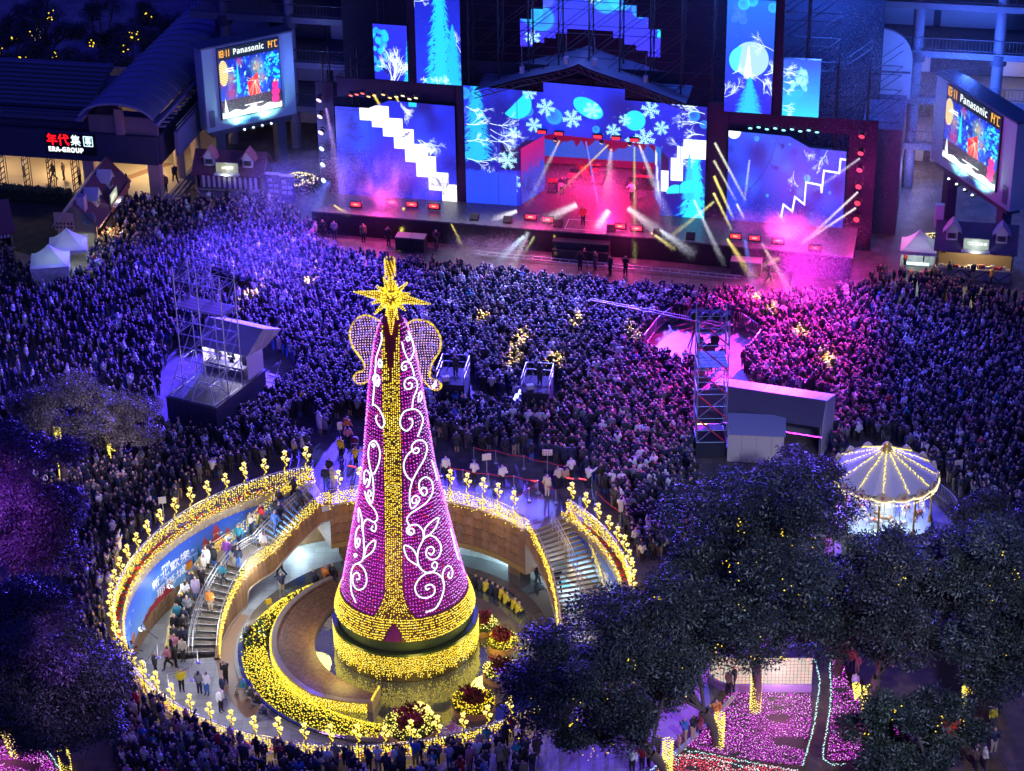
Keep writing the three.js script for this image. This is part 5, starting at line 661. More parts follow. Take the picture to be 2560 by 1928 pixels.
smoke('pale smoke rolling off the middle of the stage edge', S(3.6, 6.2, 1.0), [3.4, 0.8, 1.2], 9000);
smoke('thin blue haze drifting right of the stage', S(35, -4, 11), [7, 6.5, 4], 66000);
smoke('thin violet haze left of the stage', S(-15, 4, 3.4), [3.4, 2.4, 3.4], 16000);
smoke('pink haze inside the stage recess', S(10.5, -2.5, 3.2), [5, 1.1, 2.6], 14000);
smoke('thin blue haze over the crowd at the left', S(-15, 15, 3), [7, 1.6, 6], 26000);
smoke('thin magenta haze over the crowd at the right', S(28.5, 11, 3), [4, 1.6, 4.5], 20000);
}
{ // band, singer and their gear
const aud = S(10, 40, 0);
const on = (s, n) => S(s, n, 2.0);
person({ pose: 'sing', hair: 'long', top: 'red', legs: 'black', hairCol: 'brown', coat: 'short', pos: on(10.4, 3.1), turn: facing(on(10.4, 3.1), aud), label: 'singer in a red top and black boots alone at the front of the stage' });
person({ pose: 'guitar', hair: 'short', top: 'white', legs: 'black', pos: on(13.5, -2.6), turn: facing(on(13.5, -2.6), aud), label: 'guitarist in white at the right of the stage recess' });
person({ pose: 'guitar', hair: 'short', top: 'navy', legs: 'black', pos: on(7.6, -2.8), turn: facing(on(7.6, -2.8), aud), label: 'bass player in dark clothes beside the amplifiers' });
person({ pose: 'folded', hair: 'short', top: 'black', legs: 'black', pos: on(14.0, -6.0), turn: facing(on(14, -6), aud), label: 'keyboard player behind the keyboard at the back right of the recess' });
person({ pose: 'sit', hair: 'short', top: 'grey', legs: 'black', pos: on(9.3, -7.0), turn: facing(on(9.3, -7), aud), label: 'drummer seated behind the red drum kit' });
for (const [s, n, lab] of [[13.5, -2.35, 'pale electric guitar held by the guitarist in white'], [7.6, -2.55, 'dark bass guitar held by the bass player']]) { const t = thing('guitar', lab, 'guitar', S(s, n, 3.05), STURN); const b = new THREE.CylinderGeometry(0.17, 0.17, 0.05, 14).rotateX(Math.PI / 2).scale(1.3, 1, 1); part('guitar_body', b, mat(0.5, 0.45, 0.4, 0.3), t); part('neck', bar(V(-0.1, 0.03, 0), V(-0.75, 0.24, 0.05), 0.025, 6), mat(0.12, 0.06, 0.03), t); }
const dr = thing('drum_kit', 'red-lit drum kit on a low riser at the back of the recess', 'drum kit', on(9.0, -6.6), STURN); part('riser', rbox(3.2, 0.35, 2.6, 0, 0.17, 0), mat(0.02, 0.02, 0.02), dr); part('bass_drum', new THREE.CylinderGeometry(0.34, 0.34, 0.42, 18).rotateX(Math.PI / 2).translate(0, 0.72, 0.45), mat(0.35, 0.02, 0.02, 0.3), dr); for (const [x, z, r, h] of [[-0.4, 0.3, 0.18, 1.1], [0.1, 0.35, 0.18, 1.12], [0.75, 0, 0.24, 0.85], [-0.7, -0.05, 0.2, 0.95]]) part('tom', cyl(r, r, 0.25, x, h - 0.1, z), mat(0.4, 0.02, 0.02, 0.3), dr); for (const [x, z, h] of [[-1, 0.3, 1.45], [1, 0.25, 1.5], [0.5, 0.5, 1.55], [-0.5, 0.55, 1.5]]) part('cymbal', [cyl(0.28, 0.02, 0.04, x, h, z, 16), bar(V(x, 0.35, z), V(x, h, z), 0.015)], mat(0.5, 0.36, 0.1, 0.25, 0.9), dr);
for (const [s, n, k, lab] of [[6.7, -3.3, 1, 'left'], [8.1, -4.6, 1, 'right']]) { const t = thing('amplifier_stack', lab + ' amplifier stack beside the bass player', 'amplifier', on(s, n), STURN, 'amplifiers in the stage recess'); part('cabinet', rbox(0.75, 0.9, 0.5, 0, 0.46, 0), mat(0.015, 0.015, 0.015), t); part('amplifier_head', rbox(0.72, 0.32, 0.42, 0, 1.09, 0), mat(0.3, 0.02, 0.04, 0.4), t); for (const y of [0.27, 0.66]) for (const x of [-0.18, 0.18]) part('speaker_cone', new THREE.CircleGeometry(0.14, 14).translate(x, y, 0.262), mat(0.08, 0.08, 0.08), t); }
const kb = thing('keyboard', 'long keyboard on a stand at the back right of the recess', 'keyboard', on(14.0, -5.6), STURN); part('keys', rbox(1.5, 0.12, 0.4, 0, 1.0, 0), mat(0.4, 0.03, 0.05, 0.4), kb); part('stand', [bar(V(-0.5, 0, 0.2), V(0.5, 0.95, -0.1), 0.025), bar(V(0.5, 0, 0.2), V(-0.5, 0.95, -0.1), 0.025)], darkMetal, kb); part('riser', rbox(3, 0.3, 2, 0, -0.0 + 0.15, -0.4), mat(0.02, 0.02, 0.02), kb);
for (const [i, [s, n]] of [[1.4, 3.3], [4.2, 3.4], [16.6, 3.9], [19.3, 4.1], [8.4, 3.5], [12.8, 3.7]].entries()) { const t = thing('monitor_wedge', 'black wedge speaker on the stage edge, ' + ['first', 'second', 'fifth', 'sixth', 'third', 'fourth'][i] + ' from the left', 'speaker', on(s, n), STURN + Math.PI, 'wedge speakers on the stage edge'); const sh = new THREE.Shape([[-0.3, 0], [0.3, 0], [0.3, 0.12], [-0.1, 0.42], [-0.3, 0.42]].map((q) => new THREE.Vector2(...q))); part('cabinet', new THREE.ExtrudeGeometry(sh, { depth: 0.7, bevelEnabled: true, bevelSize: 0.01, bevelThickness: 0.01 }).rotateY(Math.PI / 2).translate(-0.35, 0, 0), mat(0.015, 0.015, 0.015), t); part('grille', quad(V(-0.3, 0.13, -0.302), V(0.3, 0.13, -0.302), V(0.3, 0.42, 0.1), V(-0.3, 0.42, 0.1)), mat(0.06, 0.06, 0.06), t); }
for (const [s, lab] of [[-3.4, 'left'], [24.0, 'right']]) { const t = thing('subwoofer_stack', lab + ' stack of bass speakers on the ground before the stage', 'speaker', S(s, 5.6, 0), STURN, 'bass speakers before the stage'); for (const x of [-0.62, 0.62]) { const c = part('cabinet', rbox(1.2, 1.15, 1.1, x, 0.58, 0), mat(0.05, 0.045, 0.05, 0.5), t); part('grille', box(1.1, 1.0, 0.02, x, 0.58, 0.565), mat(0.02, 0.02, 0.02), c); part('lid', rbox(1.22, 0.06, 1.12, x, 1.19, 0), mat(0.3, 0.24, 0.22, 0.5), c); } }
// camera track: a long flat ladder of rails on the ground
const tk = thing('camera_track', 'long ladder-like camera track on the ground before the stage', 'camera track', S(2.1, 5.9, 0.12), STURN - 2.8 * DEG); const tl = []; for (const z of [-0.3, 0.3]) tl.push([V(0, 0.1, z), V(21.6, 0.1, z)]); part('rail', bars(tl, 0.05, 6), mat(0.6, 0.6, 0.62, 0.3, 0.8), tk); for (let x = 0.2; x < 21.6; x += 0.75) part('rung', bar(V(x, 0.1, -0.3), V(x, 0.1, 0.3), 0.03, 5), mat(0.6, 0.6, 0.62, 0.3, 0.8), tk);
const cam = (pos, turn, lab) => { const t = thing('video_camera', lab, 'camera', pos, turn); part('tripod', [0, 2.1, 4.2].map((a) => bar(V(0, 1.35, 0), V(0.45 * Math.cos(a), 0, 0.45 * Math.sin(a)), 0.03)), darkMetal, t); part('camera_body', rbox(0.2, 0.26, 0.5, 0, 1.5, 0), mat(0.02, 0.02, 0.02), t); part('camera_lens', new THREE.CylinderGeometry(0.09, 0.1, 0.3, 12).rotateX(Math.PI / 2).translate(0, 1.52, 0.38), mat(0.03, 0.03, 0.03, 0.2), t); };
addCamera = cam;
cam(S(11.2, 7.0, 0), facing(S(11.2, 7, 0), S(10.4, 3, 0)), 'video camera on the track before the singer');
seed(99); const gl = [[-14.6, 3.6, 'first'], [-13.6, 4.2, 'second'], [-12.2, 4.7, 'third'], [-11.1, 4.8, 'fourth'], [-10.1, 4.9, 'fifth'], [-7.6, 5.0, 'sixth'], [-5.4, 5.3, 'seventh'], [-1.4, 5.2, 'eighth']];
gl.forEach(([s, n, w], i) => { const p = S(s, n, 0); person({ pose: i % 3 === 1 ? 'folded' : 'stand', hair: i % 2 ? 'cap' : 'short', hat: 'black', top: i === 4 || i === 1 ? 'grey' : i === 5 ? 'khaki' : 'black', legs: 'black', pos: p, turn: facing(p, camera.position) + rr(-0.4, 0.4), label: 'guard facing the crowd at the foot of the left stage, ' + w + ' from the left', group: 'guards at the foot of the stage' }); });
[[10.9, 7.4, 'camera operator with a hood bent over the camera track', 'pocket'], [12.1, 7.2, 'tall crew member in a dark coat standing on the camera track', 'stand'], [13.4, 7.8, 'crew member crouched low beside the camera track', 'folded'], [14.6, 7.6, 'crew member in black at the right of the camera operators', 'phone'], [25.9, 7.0, 'crew member walking before the right stage, left of a pair', 'walk'], [27.6, 7.2, 'crew member walking before the right stage, right of a pair', 'walk']].forEach(([s, n, lab, pose], i) => { const p = S(s, n, 0); person({ pose, hair: i === 0 ? 'hood' : 'short', coat: i === 1 ? 'long' : 'short', top: i === 1 ? 'charcoal' : 'black', legs: 'black', pos: p, turn: facing(p, S(10, 0, 0)) + i, label: lab }); });
}
// ---------------------------------------------------------------- writing in strokes (10 x 10 grid) for the characters on signs
const glyphs = {
nian: [[3, 0, 1, 3], [2.2, 1.8, 8.5, 1.8], [2.5, 4.2, 8.2, 4.2], [2.5, 4.2, 2.5, 6.8], [0.5, 6.8, 9.5, 6.8], [5.4, 1.8, 5.4, 10]],
dai: [[2.8, 0, 0.5, 4], [1.9, 2.5, 1.9, 10], [3.5, 3.6, 9.5, 3], [6, 0, 6.4, 4, 7.4, 7.5, 9.2, 9.6, 9.5, 8], [7.8, 0.6, 9, 1.8]],
ji: [[3, 0, 1, 2.6], [2.2, 1.6, 2.2, 6], [5.5, 0, 6, 1.2], [2.2, 1.4, 8.8, 1.4], [2.2, 2.8, 8.2, 2.8], [2.2, 4.2, 8.2, 4.2], [2.2, 5.7, 9, 5.7], [5.3, 1.4, 5.3, 5.7], [0.5, 7, 9.5, 7], [5, 5.9, 5, 10], [4.6, 7.2, 0.8, 9.6], [5.4, 7.2, 9.2, 9.6]],
tuan: [[0.8, 0.5, 9.2, 0.5, 9.2, 9.6, 0.8, 9.6, 0.8, 0.5], [2.4, 1.8, 7.6, 1.8], [5, 1, 5, 5.6], [3, 2.8, 7, 2.8, 7, 4.4, 3, 4.4, 3, 2.8], [2.4, 5.6, 7.6, 5.6], [2.2, 6.6, 7.8, 6.6], [6.2, 5.8, 6.2, 8.6, 5.4, 8.4], [3.4, 7.2, 4.2, 8]],
xin: [[2.5, 0, 2.8, 1], [0.5, 1.4, 5, 1.4], [1.5, 2, 2, 3.2], [4, 2, 3.5, 3.2], [0.4, 3.6, 5.2, 3.6], [0.6, 5.4, 5, 5.4], [2.8, 3.6, 2.8, 9.6], [2.6, 5.8, 0.6, 8.4], [3.2, 6, 4.8, 7.6], [9, 0.6, 6, 1.8, 6, 6, 5.2, 9.8], [6, 4.2, 9.6, 4.2], [8, 4.2, 8, 10]],
bei: [[3.8, 0.4, 3.8, 8.6], [0.6, 3, 3.8, 3], [0.4, 8.6, 3.8, 7], [6.2, 0.2, 6.2, 8.4, 9.4, 8.4, 9.4, 7], [9, 2.2, 6.2, 4]],
huan: [[0.4, 1, 5.4, 1], [1.8, 0.2, 1.8, 1.8], [3.9, 0.2, 3.9, 1.8], [0.8, 2.4, 2.4, 2.4, 2.4, 3.8, 0.8, 3.8, 0.8, 2.4], [3.4, 2.4, 5, 2.4, 5, 3.8, 3.4, 3.8, 3.4, 2.4], [1.5, 4.4, 1.5, 9.6], [1.5, 5.6, 5.2, 5.6], [1.5, 7, 5, 7], [1.5, 8.2, 5, 8.2], [1.5, 9.5, 5.4, 9.5], [3.4, 4.8, 3.4, 9.5], [7, 0.4, 6, 3], [6.6, 2, 9.4, 2, 9, 3.6], [7.8, 3, 7.6, 6, 5.8, 9.8], [7.7, 5.4, 9.6, 9.8]],
le: [[5, 0, 4.4, 1], [3.8, 1.2, 6.4, 1.2, 6.4, 4.6, 3.8, 4.6, 3.8, 1.2], [3.8, 2.9, 6.4, 2.9], [2, 0.8, 0.8, 2.2, 2.2, 2.6, 0.8, 4.4], [8, 0.8, 7.2, 2.2, 8.8, 2.6, 7.4, 4.4], [0.5, 6, 9.5, 6], [5, 4.8, 5, 10], [4.6, 6.4, 1, 9.4], [5.4, 6.4, 9, 9.4]],
ye: [[0.4, 1, 5.4, 1], [1.4, 1, 1.4, 8], [4.4, 1, 4.4, 10], [1.4, 3.2, 4.4, 3.2], [1.4, 5.4, 4.4, 5.4], [0.4, 8.2, 5.4, 7.4], [6.4, 0.8, 6.4, 10], [6.4, 0.8, 9, 0.8, 7.8, 3.8, 9.2, 6, 8.4, 7.4, 7.2, 7]],
dan: [[1.6, 0.2, 2, 1], [0.4, 1.8, 3.4, 1.8], [0.8, 3.4, 3, 3.4], [0.8, 4.8, 3, 4.8], [0.8, 6.4, 3, 6.4, 3, 9, 0.8, 9, 0.8, 6.4], [3.8, 1.6, 5.4, 1.6, 4.4, 4, 5.2, 4.4, 3.8, 8.8], [4, 6, 6, 9.4, 9.8, 9.8], [8.8, 0.6, 6.4, 1.8], [7.6, 1.4, 7.6, 7.4], [6.2, 3.6, 6.2, 7.4], [7.6, 4.4, 9.2, 4.4], [5.8, 7.4, 9.6, 7.4]],
cheng: [[0.4, 3.4, 3.4, 3.4], [1.9, 0.8, 1.9, 8.2], [0.3, 8.6, 3.6, 7.4], [4.2, 2.4, 9.6, 2.4], [4.6, 2.4, 4.6, 6, 3.8, 9.6], [4.6, 4.8, 6.2, 4.8, 6.2, 7.6, 5.4, 7.4], [7, 0.2, 7.4, 5, 9, 9.4, 9.6, 8], [8.8, 4, 6.4, 9.4], [8.4, 0.6, 9.2, 1.4]],
};
function drawGlyph(x, g, px, py, size, colour, lw, slant = 0) { x.strokeStyle = colour; x.lineWidth = lw; x.lineCap = x.lineJoin = 'round'; for (const s of glyphs[g]) { x.beginPath(); for (let i = 0; i < s.length; i += 2) { const a = px + s[i] * size / 10 + slant * (5 - s[i + 1]) * size / 10, b = py + s[i + 1] * size / 10; i ? x.lineTo(a, b) : x.moveTo(a, b); } x.stroke(); } }
// ---------------------------------------------------------------- mural on the wall of the sunken court
{
const draw = (x, w, h, text) => {
artBase(x, w, h, '#1a48b0', '#7fb4ec'); seed(17); dots(x, w, h, 240, '#e8f4ff');
for (let i = 0; i < 9; i++) flake(x, rr(0, w), rr(10, h * 0.6), rr(7, 16), '#e4f2ff');
if (text) {
for (const [cx, s] of [[w * 0.625, 0.9], [w * 0.6, 0.7]]) fir(x, cx, h * 0.36 / s, h * 0.98, 40 * s, '#123c4c');
// a small castle of plain towers
x.fillStyle = '#d8a08c'; x.fillRect(w * 0.66, h * 0.5, 110, h * 0.5); x.fillRect(w * 0.645, h * 0.42, 26, h * 0.6); x.fillRect(w * 0.735, h * 0.45, 26, h * 0.6); x.fillRect(w * 0.69, h * 0.28, 30, h * 0.5); x.fillStyle = '#a83444'; for (const [a, b, r, t] of [[w * 0.645 + 13, h * 0.42, 20, 60], [w * 0.735 + 13, h * 0.45, 20, 60], [w * 0.69 + 15, h * 0.28, 24, 80], [w * 0.66 + 55, h * 0.52, 46, 70]]) { x.beginPath(); x.moveTo(a - r, b); x.lineTo(a, b - t); x.lineTo(a + r, b); x.fill(); } x.fillStyle = '#f4e6c8'; x.beginPath(); x.arc(w * 0.66 + 56, h * 0.86, 24, Math.PI, 0); x.fill(); x.fillRect(w * 0.66 + 32, h * 0.86, 48, h * 0.2);
x.fillStyle = '#e0902c'; x.fillRect(w * 0.565, h * 0.6, 40, 60); x.fillStyle = '#c03a34'; x.fillRect(w * 0.565, h * 0.58, 40, 12); x.fillStyle = '#e8c040'; x.beginPath(); x.moveTo(w * 0.84, h * 0.5); x.lineTo(w * 0.86, h * 0.28); x.lineTo(w * 0.9, h * 0.5); x.fill();
x.fillStyle = '#9c2c34'; x.beginPath(); x.moveTo(w * 0.3, h); for (let i = 0; i <= 20; i++) x.lineTo(w * (0.3 + 0.2 * i / 20), h * (0.93 - 0.012 * i) + rr(-8, 8)); x.lineTo(w * 0.5, h); x.fill(); x.fillStyle = '#2c7858'; x.beginPath(); x.arc(w * 0.11, h * 0.8, 44, 0, 7); x.fill(); x.fillStyle = '#c8743c'; x.beginPath(); x.arc(w * 0.2, h * 0.88, 34, 0, 7); x.fill(); x.fillStyle = '#e4f0fa'; for (const [a, t] of [[w * 0.02, 0.55], [w * 0.05, 0.7]]) { x.beginPath(); x.moveTo(a - 18, h); x.lineTo(a, h * t); x.lineTo(a + 18, h); x.fill(); }
x.fillStyle = '#ffffff'; x.font = 'bold 30px sans-serif'; x.textAlign = 'center'; x.fillText('2024', w * 0.47, h * 0.27);
}
const tx = text ? w * 0.385 : w * 0.42, sz = text ? 66 : 60; ['xin', 'bei', 'huan', 'le'].forEach((g, i) => drawGlyph(x, g, tx + i * sz * 1.12, h * 0.33 - i * 6, sz, '#ffffff', 6)); ['ye', 'dan', 'cheng'].forEach((g, i) => drawGlyph(x, g, tx + sz * 0.5 + i * sz * 1.14, h * 0.63 - i * 6, sz * 1.06, '#ffffff', 6.4)); x.strokeStyle = '#ffffff'; x.lineWidth = 3; x.beginPath(); x.moveTo(tx + 10, h * 0.58); x.quadraticCurveTo(tx + 160, h * 0.5, tx + 330, h * 0.52); x.stroke();
};
for (const [a0, a1, y0, y1, text, label] of [[258, 338, -3.5, -0.62, true, 'curved blue winter night mural with white lettering, trees and a small castle'], [53, 92, -3.3, -0.62, false, 'curved blue printed mural with white lettering beside the right stairs']]) {
const t = thing('wall_mural', label, 'mural'), tex = canvas(text ? 1400 : 700, 300, (x, w, h) => draw(x, w, h, text)), g = sweep(PC, [[PR - 0.03, y1], [PR - 0.03, y0]], a0, a1, 2), q = g.attributes.position;
for (let i = 0; i < q.count; i++) { let a = Math.atan2(q.getX(i) - PC.x, -(q.getZ(i) - PC.z)) / DEG; if (a < 0) a += 360; if (a1 < 180 && a > 180) a -= 360; g.attributes.uv.setXY(i, (a - a0) / (a1 - a0), (q.getY(i) - y0) / (y1 - y0)); }
part('panel', g, new THREE.MeshStandardMaterial({ map: tex, roughness: 0.45, side: THREE.DoubleSide }), t);
part('frame', [sweep(PC, [[PR - 0.06, y1], [PR - 0.06, y1 + 0.06], [PR, y1 + 0.06]], a0, a1, 3), sweep(PC, [[PR - 0.06, y0], [PR - 0.06, y0 - 0.06], [PR, y0 - 0.06]], a0, a1, 3)], trim, t);
}
}
// ---------------------------------------------------------------- outdoor advertising screens
function billboard(label, L, R, y0, y1, mirrored) {
const d = R.clone().sub(L).setY(0), w = d.length(), t = thing('video_billboard', label, 'billboard', L.clone().setY(0), Math.atan2(-d.z, d.x)), H = y1 - y0;
const cab = mat(0.24, 0.36, 0.38, 0.6);
part('cabinet', rbox(w, H, 1.6, w / 2, y0 + H / 2, -0.82, 0.06), cab, t);
part('top_cover', slab([V(-0.15, y1 + 0.14, 0.1), V(w + 0.15, y1 + 0.14, 0.1), V(w + 0.15, y1 + 0.14, -1.8), V(-0.15, y1 + 0.14, -1.8)], 0.14), mat(0.05, 0.08, 0.11, 0.6), t);
part('door', box(w * 0.06, H * 0.2, 0.03, w * (mirrored ? 0.94 : 0.06), y0 + H * 0.16, 0.0), mat(0.08, 0.12, 0.14, 0.5), t);
for (const x of [w * 0.16, w * 0.84]) part('post', rbox(0.9, y0, 0.9, x, y0 / 2, -0.9), mat(0.05, 0.06, 0.09, 0.6), t);
part('beam', rbox(w * 0.9, 0.5, 1.2, w / 2, y0 - 0.28, -0.85), mat(0.05, 0.06, 0.09, 0.6), t);
seed(401);
const pic = canvas(640, 420, (x, W, h) => {
artBase(x, W, h, '#0820a0', '#0a48d8'); murk(x, W, h, 40, ['#041060', '#1890ff', '#20d8f0', '#3040ff']); for (let k = 0; k < 240; k++) { x.fillStyle = pick(['#20a0ff', '#30e0ff', '#2040ff', '#a0e8ff', '#06104c', '#0c28c0']); x.globalAlpha = rr(0.4, 0.95); x.beginPath(); x.ellipse(rr(110, W), rr(0, 290), rr(3, 13), rr(4, 17), rr(0, 3), 0, 7); x.fill(); } x.globalAlpha = 1; fir(x, 190, 20, 250, 40, '#10d8f0'); x.fillStyle = '#18c8e8'; for (let k = 0; k < 40; k++) x.fillRect(rr(480, W), rr(0, 200), rr(6, 40), rr(4, 22)); x.fillStyle = '#e01c2c'; x.beginPath(); x.moveTo(285, 190); x.lineTo(400, 130); x.lineTo(420, 290); x.lineTo(300, 310); x.fill(); murk(x, W, h, 6, ['#ff3040', '#ff9040']); for (let i = 0; i < 26; i++) { x.strokeStyle = pick(['#ffd0a0', '#80ffc0', '#ffffff', '#ff5060']); x.lineWidth = 2; x.beginPath(); x.moveTo(365, 190); x.lineTo(rr(260, 460), rr(150, 330)); x.stroke(); }
x.fillStyle = '#f8dc90'; x.beginPath(); x.ellipse(40, 90, 52, 92, 0, 0, 7); x.fill(); x.strokeStyle = '#3a2a10'; x.lineWidth = 4; for (let k = 0; k < 14; k++) { x.beginPath(); x.moveTo(0, 14 + k * 12); x.lineTo(96, 6 + k * 12); x.stroke(); } x.fillStyle = '#ffffff'; x.fillRect(60, 60, 90, 8); x.fillRect(40, 76, 110, 10);
x.fillStyle = '#0c0c24'; x.fillRect(0, 290, W, 130); for (let i = 0; i < 900; i++) { x.fillStyle = pick(['#c04050', '#402040', '#d0a0a0', '#181830', '#7030a0', '#f05070']); x.fillRect(rr(0, W), rr(285, 380), 3, 4); } x.fillStyle = '#f4fcff'; x.beginPath(); x.moveTo(0, h); x.lineTo(0, 372); for (let i = 0; i <= 20; i++) x.lineTo(W * i / 20, 376 + 9 * Math.sin(i * 1.1)); x.lineTo(W, h); x.fill(); x.fillStyle = '#f02080'; for (const [a, b, r] of [[580, 250, 34], [580, 300, 44], [575, 350, 40]]) { x.beginPath(); x.ellipse(a, b, r, 30, 0, 0, 7); x.fill(); } x.fillStyle = '#f8e060'; x.fillRect(570, 205, 14, 20); x.fillStyle = '#ffffff'; x.fillRect(240, 350, 200, 7); x.fillRect(300, 362, 70, 7); x.fillStyle = '#d8ecff'; x.beginPath(); x.moveTo(20, 400); x.lineTo(40, 270); x.lineTo(70, 400); x.fill(); });
const fx = w * 0.17, fw = w * 0.66, fy = y0 + H * 0.14, fh = H * 0.69;
part('screen_bezel', rbox(fw + 0.24, fh + 1.25, 0.16, fx + fw / 2, fy + fh / 2 + 0.5, 0.06, 0.03), mat(0.03, 0.05, 0.06, 0.4), t);
part('screen', new THREE.PlaneGeometry(fw, fh).translate(fx + fw / 2, fy + fh / 2, 0.15), screenMat(pic, 0.46), t);
const head = canvas(1000, 160, (x, W, h) => { x.fillStyle = '#06181c'; x.fillRect(0, 0, W, h); x.font = 'bold 132px sans-serif'; x.textAlign = 'center'; x.fillStyle = '#f2ffff'; x.fillText('Panasonic', W * 0.5, 122, 520);
const dot = (ch, ox) => { const S7 = { 1: 'bc', 4: 'fgbc', 8: 'abcdefg', C: 'adef' }, P = { a: [0, 0, 1, 0], b: [1, 0, 1, 1], c: [1, 1, 1, 2], d: [0, 2, 1, 2], e: [0, 1, 0, 2], f: [0, 0, 0, 1], g: [0, 1, 1, 1] }; x.fillStyle = '#ffb020'; for (const s of S7[ch] ?? '') { const [a, b, c, d] = P[s]; for (let k = 0; k <= 4; k++) { x.beginPath(); x.arc(ox + (a + (c - a) * k / 4) * 36, 28 + (b + (d - b) * k / 4) * 50, 8, 0, 7); x.fill(); } } };
dot('1', -16); dot('8', 44); x.beginPath(); x.arc(104, 58, 6, 0, 7); x.arc(104, 100, 6, 0, 7); x.fill(); dot('1', 100); dot('1', 140); dot('1', 800); dot('4', 852); x.beginPath(); x.arc(914, 34, 11, 0, 7); x.fill(); dot('C', 944); });
part('header_display', new THREE.PlaneGeometry(fw, fw * 0.155 > 1.2 ? 1.1 : fw * 0.155).translate(fx + fw / 2, fy + fh + 0.6, 0.15), screenMat(head, 0.36), t);
const low = canvas(700, 120, (x, W, h) => { x.fillStyle = '#6d999c'; x.fillRect(0, 0, W, h); x.font = 'bold 104px sans-serif'; x.textAlign = 'center'; x.fillStyle = '#1f4f9e'; x.fillText('Panasonic', W / 2, 92, 560); });
part('name_board', new THREE.PlaneGeometry(w * 0.42, H * 0.1).translate(w / 2, y0 + H * 0.065, 0.012), new THREE.MeshStandardMaterial({ map: low, roughness: 0.5 }), t);
const lampsAt = []; for (let k = 0; k < 4; k++) { const x = w * (0.36 + k * 0.1); const l = part('sign_lamp', rbox(0.35, 0.14, 0.3, x, y0 - 0.12, 0.75), darkMetal, t); part('bulb', new THREE.SphereGeometry(0.11, 10, 8).translate(x, y0 - 0.03, 0.8), glow(0.45, 0.5, 0.5), l); part('arm', bar(V(x, y0 - 0.15, 0), V(x, y0 - 0.12, 0.7), 0.03), darkMetal, l); lampsAt.push(V(x, y0 - 0.0, 1.0)); }
t.updateMatrixWorld(true); for (const p of [lampsAt[0], lampsAt[3]]) { const q = p.clone().applyMatrix4(t.matrixWorld), aim = V(p.x, y0 + 2.2, 0).applyMatrix4(t.matrixWorld); lamp('spot', 'sign_lamp_light', col(0.5, 1, 0.95), 24, q, aim, 1.1, 0.8, 6); }
const ctr = V(w / 2, fy + fh / 2, 0.3).applyMatrix4(t.matrixWorld), out = V(w / 2, fy + fh / 2, 3).applyMatrix4(t.matrixWorld); const a = new THREE.RectAreaLight(col(0.4, 0.7, 1), 0.12, fw, fh); a.position.copy(ctr); a.lookAt(out); a.name = 'billboard_light'; scene.add(a);
}
billboard('big video billboard left of the stage showing the live concert', V(-26, 0, -181.9), V(-18.6, 0, -186.35), 4.5, 12.1, false);
billboard('big video billboard at the right edge showing the live concert, seen at a slant', V(34.96, 0, -172.4), V(39.15, 0, -161.06), 5, 12.4, true);
// ---------------------------------------------------------------- city hall behind the stage
{
const b = thing('city_hall', 'large grey public building with open galleries behind the stage, washed in blue light', 'building', S(0, 0, 0), STURN);
const conc = mat(0.12, 0.12, 0.15, 0.7), pale = mat(0.13, 0.13, 0.17, 0.7), dim = mat(0.05, 0.05, 0.07, 0.7), rl = mat(0.08, 0.08, 0.1, 0.5, 0.5);
part('rear_wall', [box(16, 30, 0.5, -20, 15, -20.5), box(40, 30, 0.5, 52, 15, -20.5), box(50, 30, 0.5, 10, 15, -22)], dim, b);
for (const [s0, s1] of [[-28, -12.5], [31.5, 66]]) for (let k = 0; k < 6; k++) {
const y = 4.15 * k; part('floor_slab', box(s1 - s0, 0.55, 6.6, (s0 + s1) / 2, y - 0.28, -17.1), conc, b);
if (k) { const r = [bar(V(s0, y + 1.1, -13.95), V(s1, y + 1.1, -13.95), 0.05), bar(V(s0, y + 0.15, -13.95), V(s1, y + 0.15, -13.95), 0.035)]; for (let s = s0; s < s1; s += 0.3) r.push(bar(V(s, y, -13.95), V(s, y + 1.1, -13.95), 0.02, 3)); part('balustrade', r, rl, b); }
for (let s = s0 + 3; s < s1; s += 5.2) { part('inner_wall_panel', box(4.6, 3.3, 0.2, s, y + 1.75, -20.1), (k + Math.round(s)) % 3 ? mat(0.42, 0.4, 0.42, 0.7) : dim, b); }
}
for (const s of [-25, -19, -13.2, 35.7, 42.4, 49, 56]) { const c = part('column', cyl(0.48, 0.48, 24, s, 0, -14.4, 18), pale, b); part('capital', cyl(0.7, 0.75, 0.9, s, 11.4, -14.4, 18), dim, c); }
// round-topped glass bay on the right
const arch = new THREE.Shape(); arch.moveTo(-2.8, 0); arch.lineTo(2.8, 0); arch.lineTo(2.8, 3.2); arch.absarc(0, 3.2, 2.8, 0, Math.PI); arch.lineTo(-2.8, 0); part('arched_bay', new THREE.ExtrudeGeometry(arch, { depth: 0.4, bevelEnabled: false }).translate(32.6, 8.3, -13.9), mat(0.4, 0.41, 0.46, 0.4), b); part('bay_rib', [box(5.4, 0.14, 0.12, 32.6, 10.6, -13.4), bar(V(32.6, 8.3, -13.42), V(32.6, 14, -13.42), 0.07)], dim, b);
part('side_block', [box(3.2, 9.2, 8, 33.6, 4.6, -7.8)], mat(0.06, 0.07, 0.12, 0.8), b);
[[34.2, 8.3, 'person in dark clothes standing on the upper gallery at the right'], [32.2, 4.15, 'person standing on the middle gallery at the right']].forEach(([s, y, lab]) => { const p = S(s, -14.8, y); person({ pos: p, turn: facing(p, camera.position), top: 'black', legs: 'black', label: lab }); });
[[33.6, 'left'], [34.6, 'right']].forEach(([s, w]) => { const p = S(s, -11.8, 0.1); person({ pos: p, turn: facing(p, camera.position) + 3, pose: 'folded', top: 'black', legs: 'navy', label: w + ' one of two people standing at the foot of the galleries' }); });
}
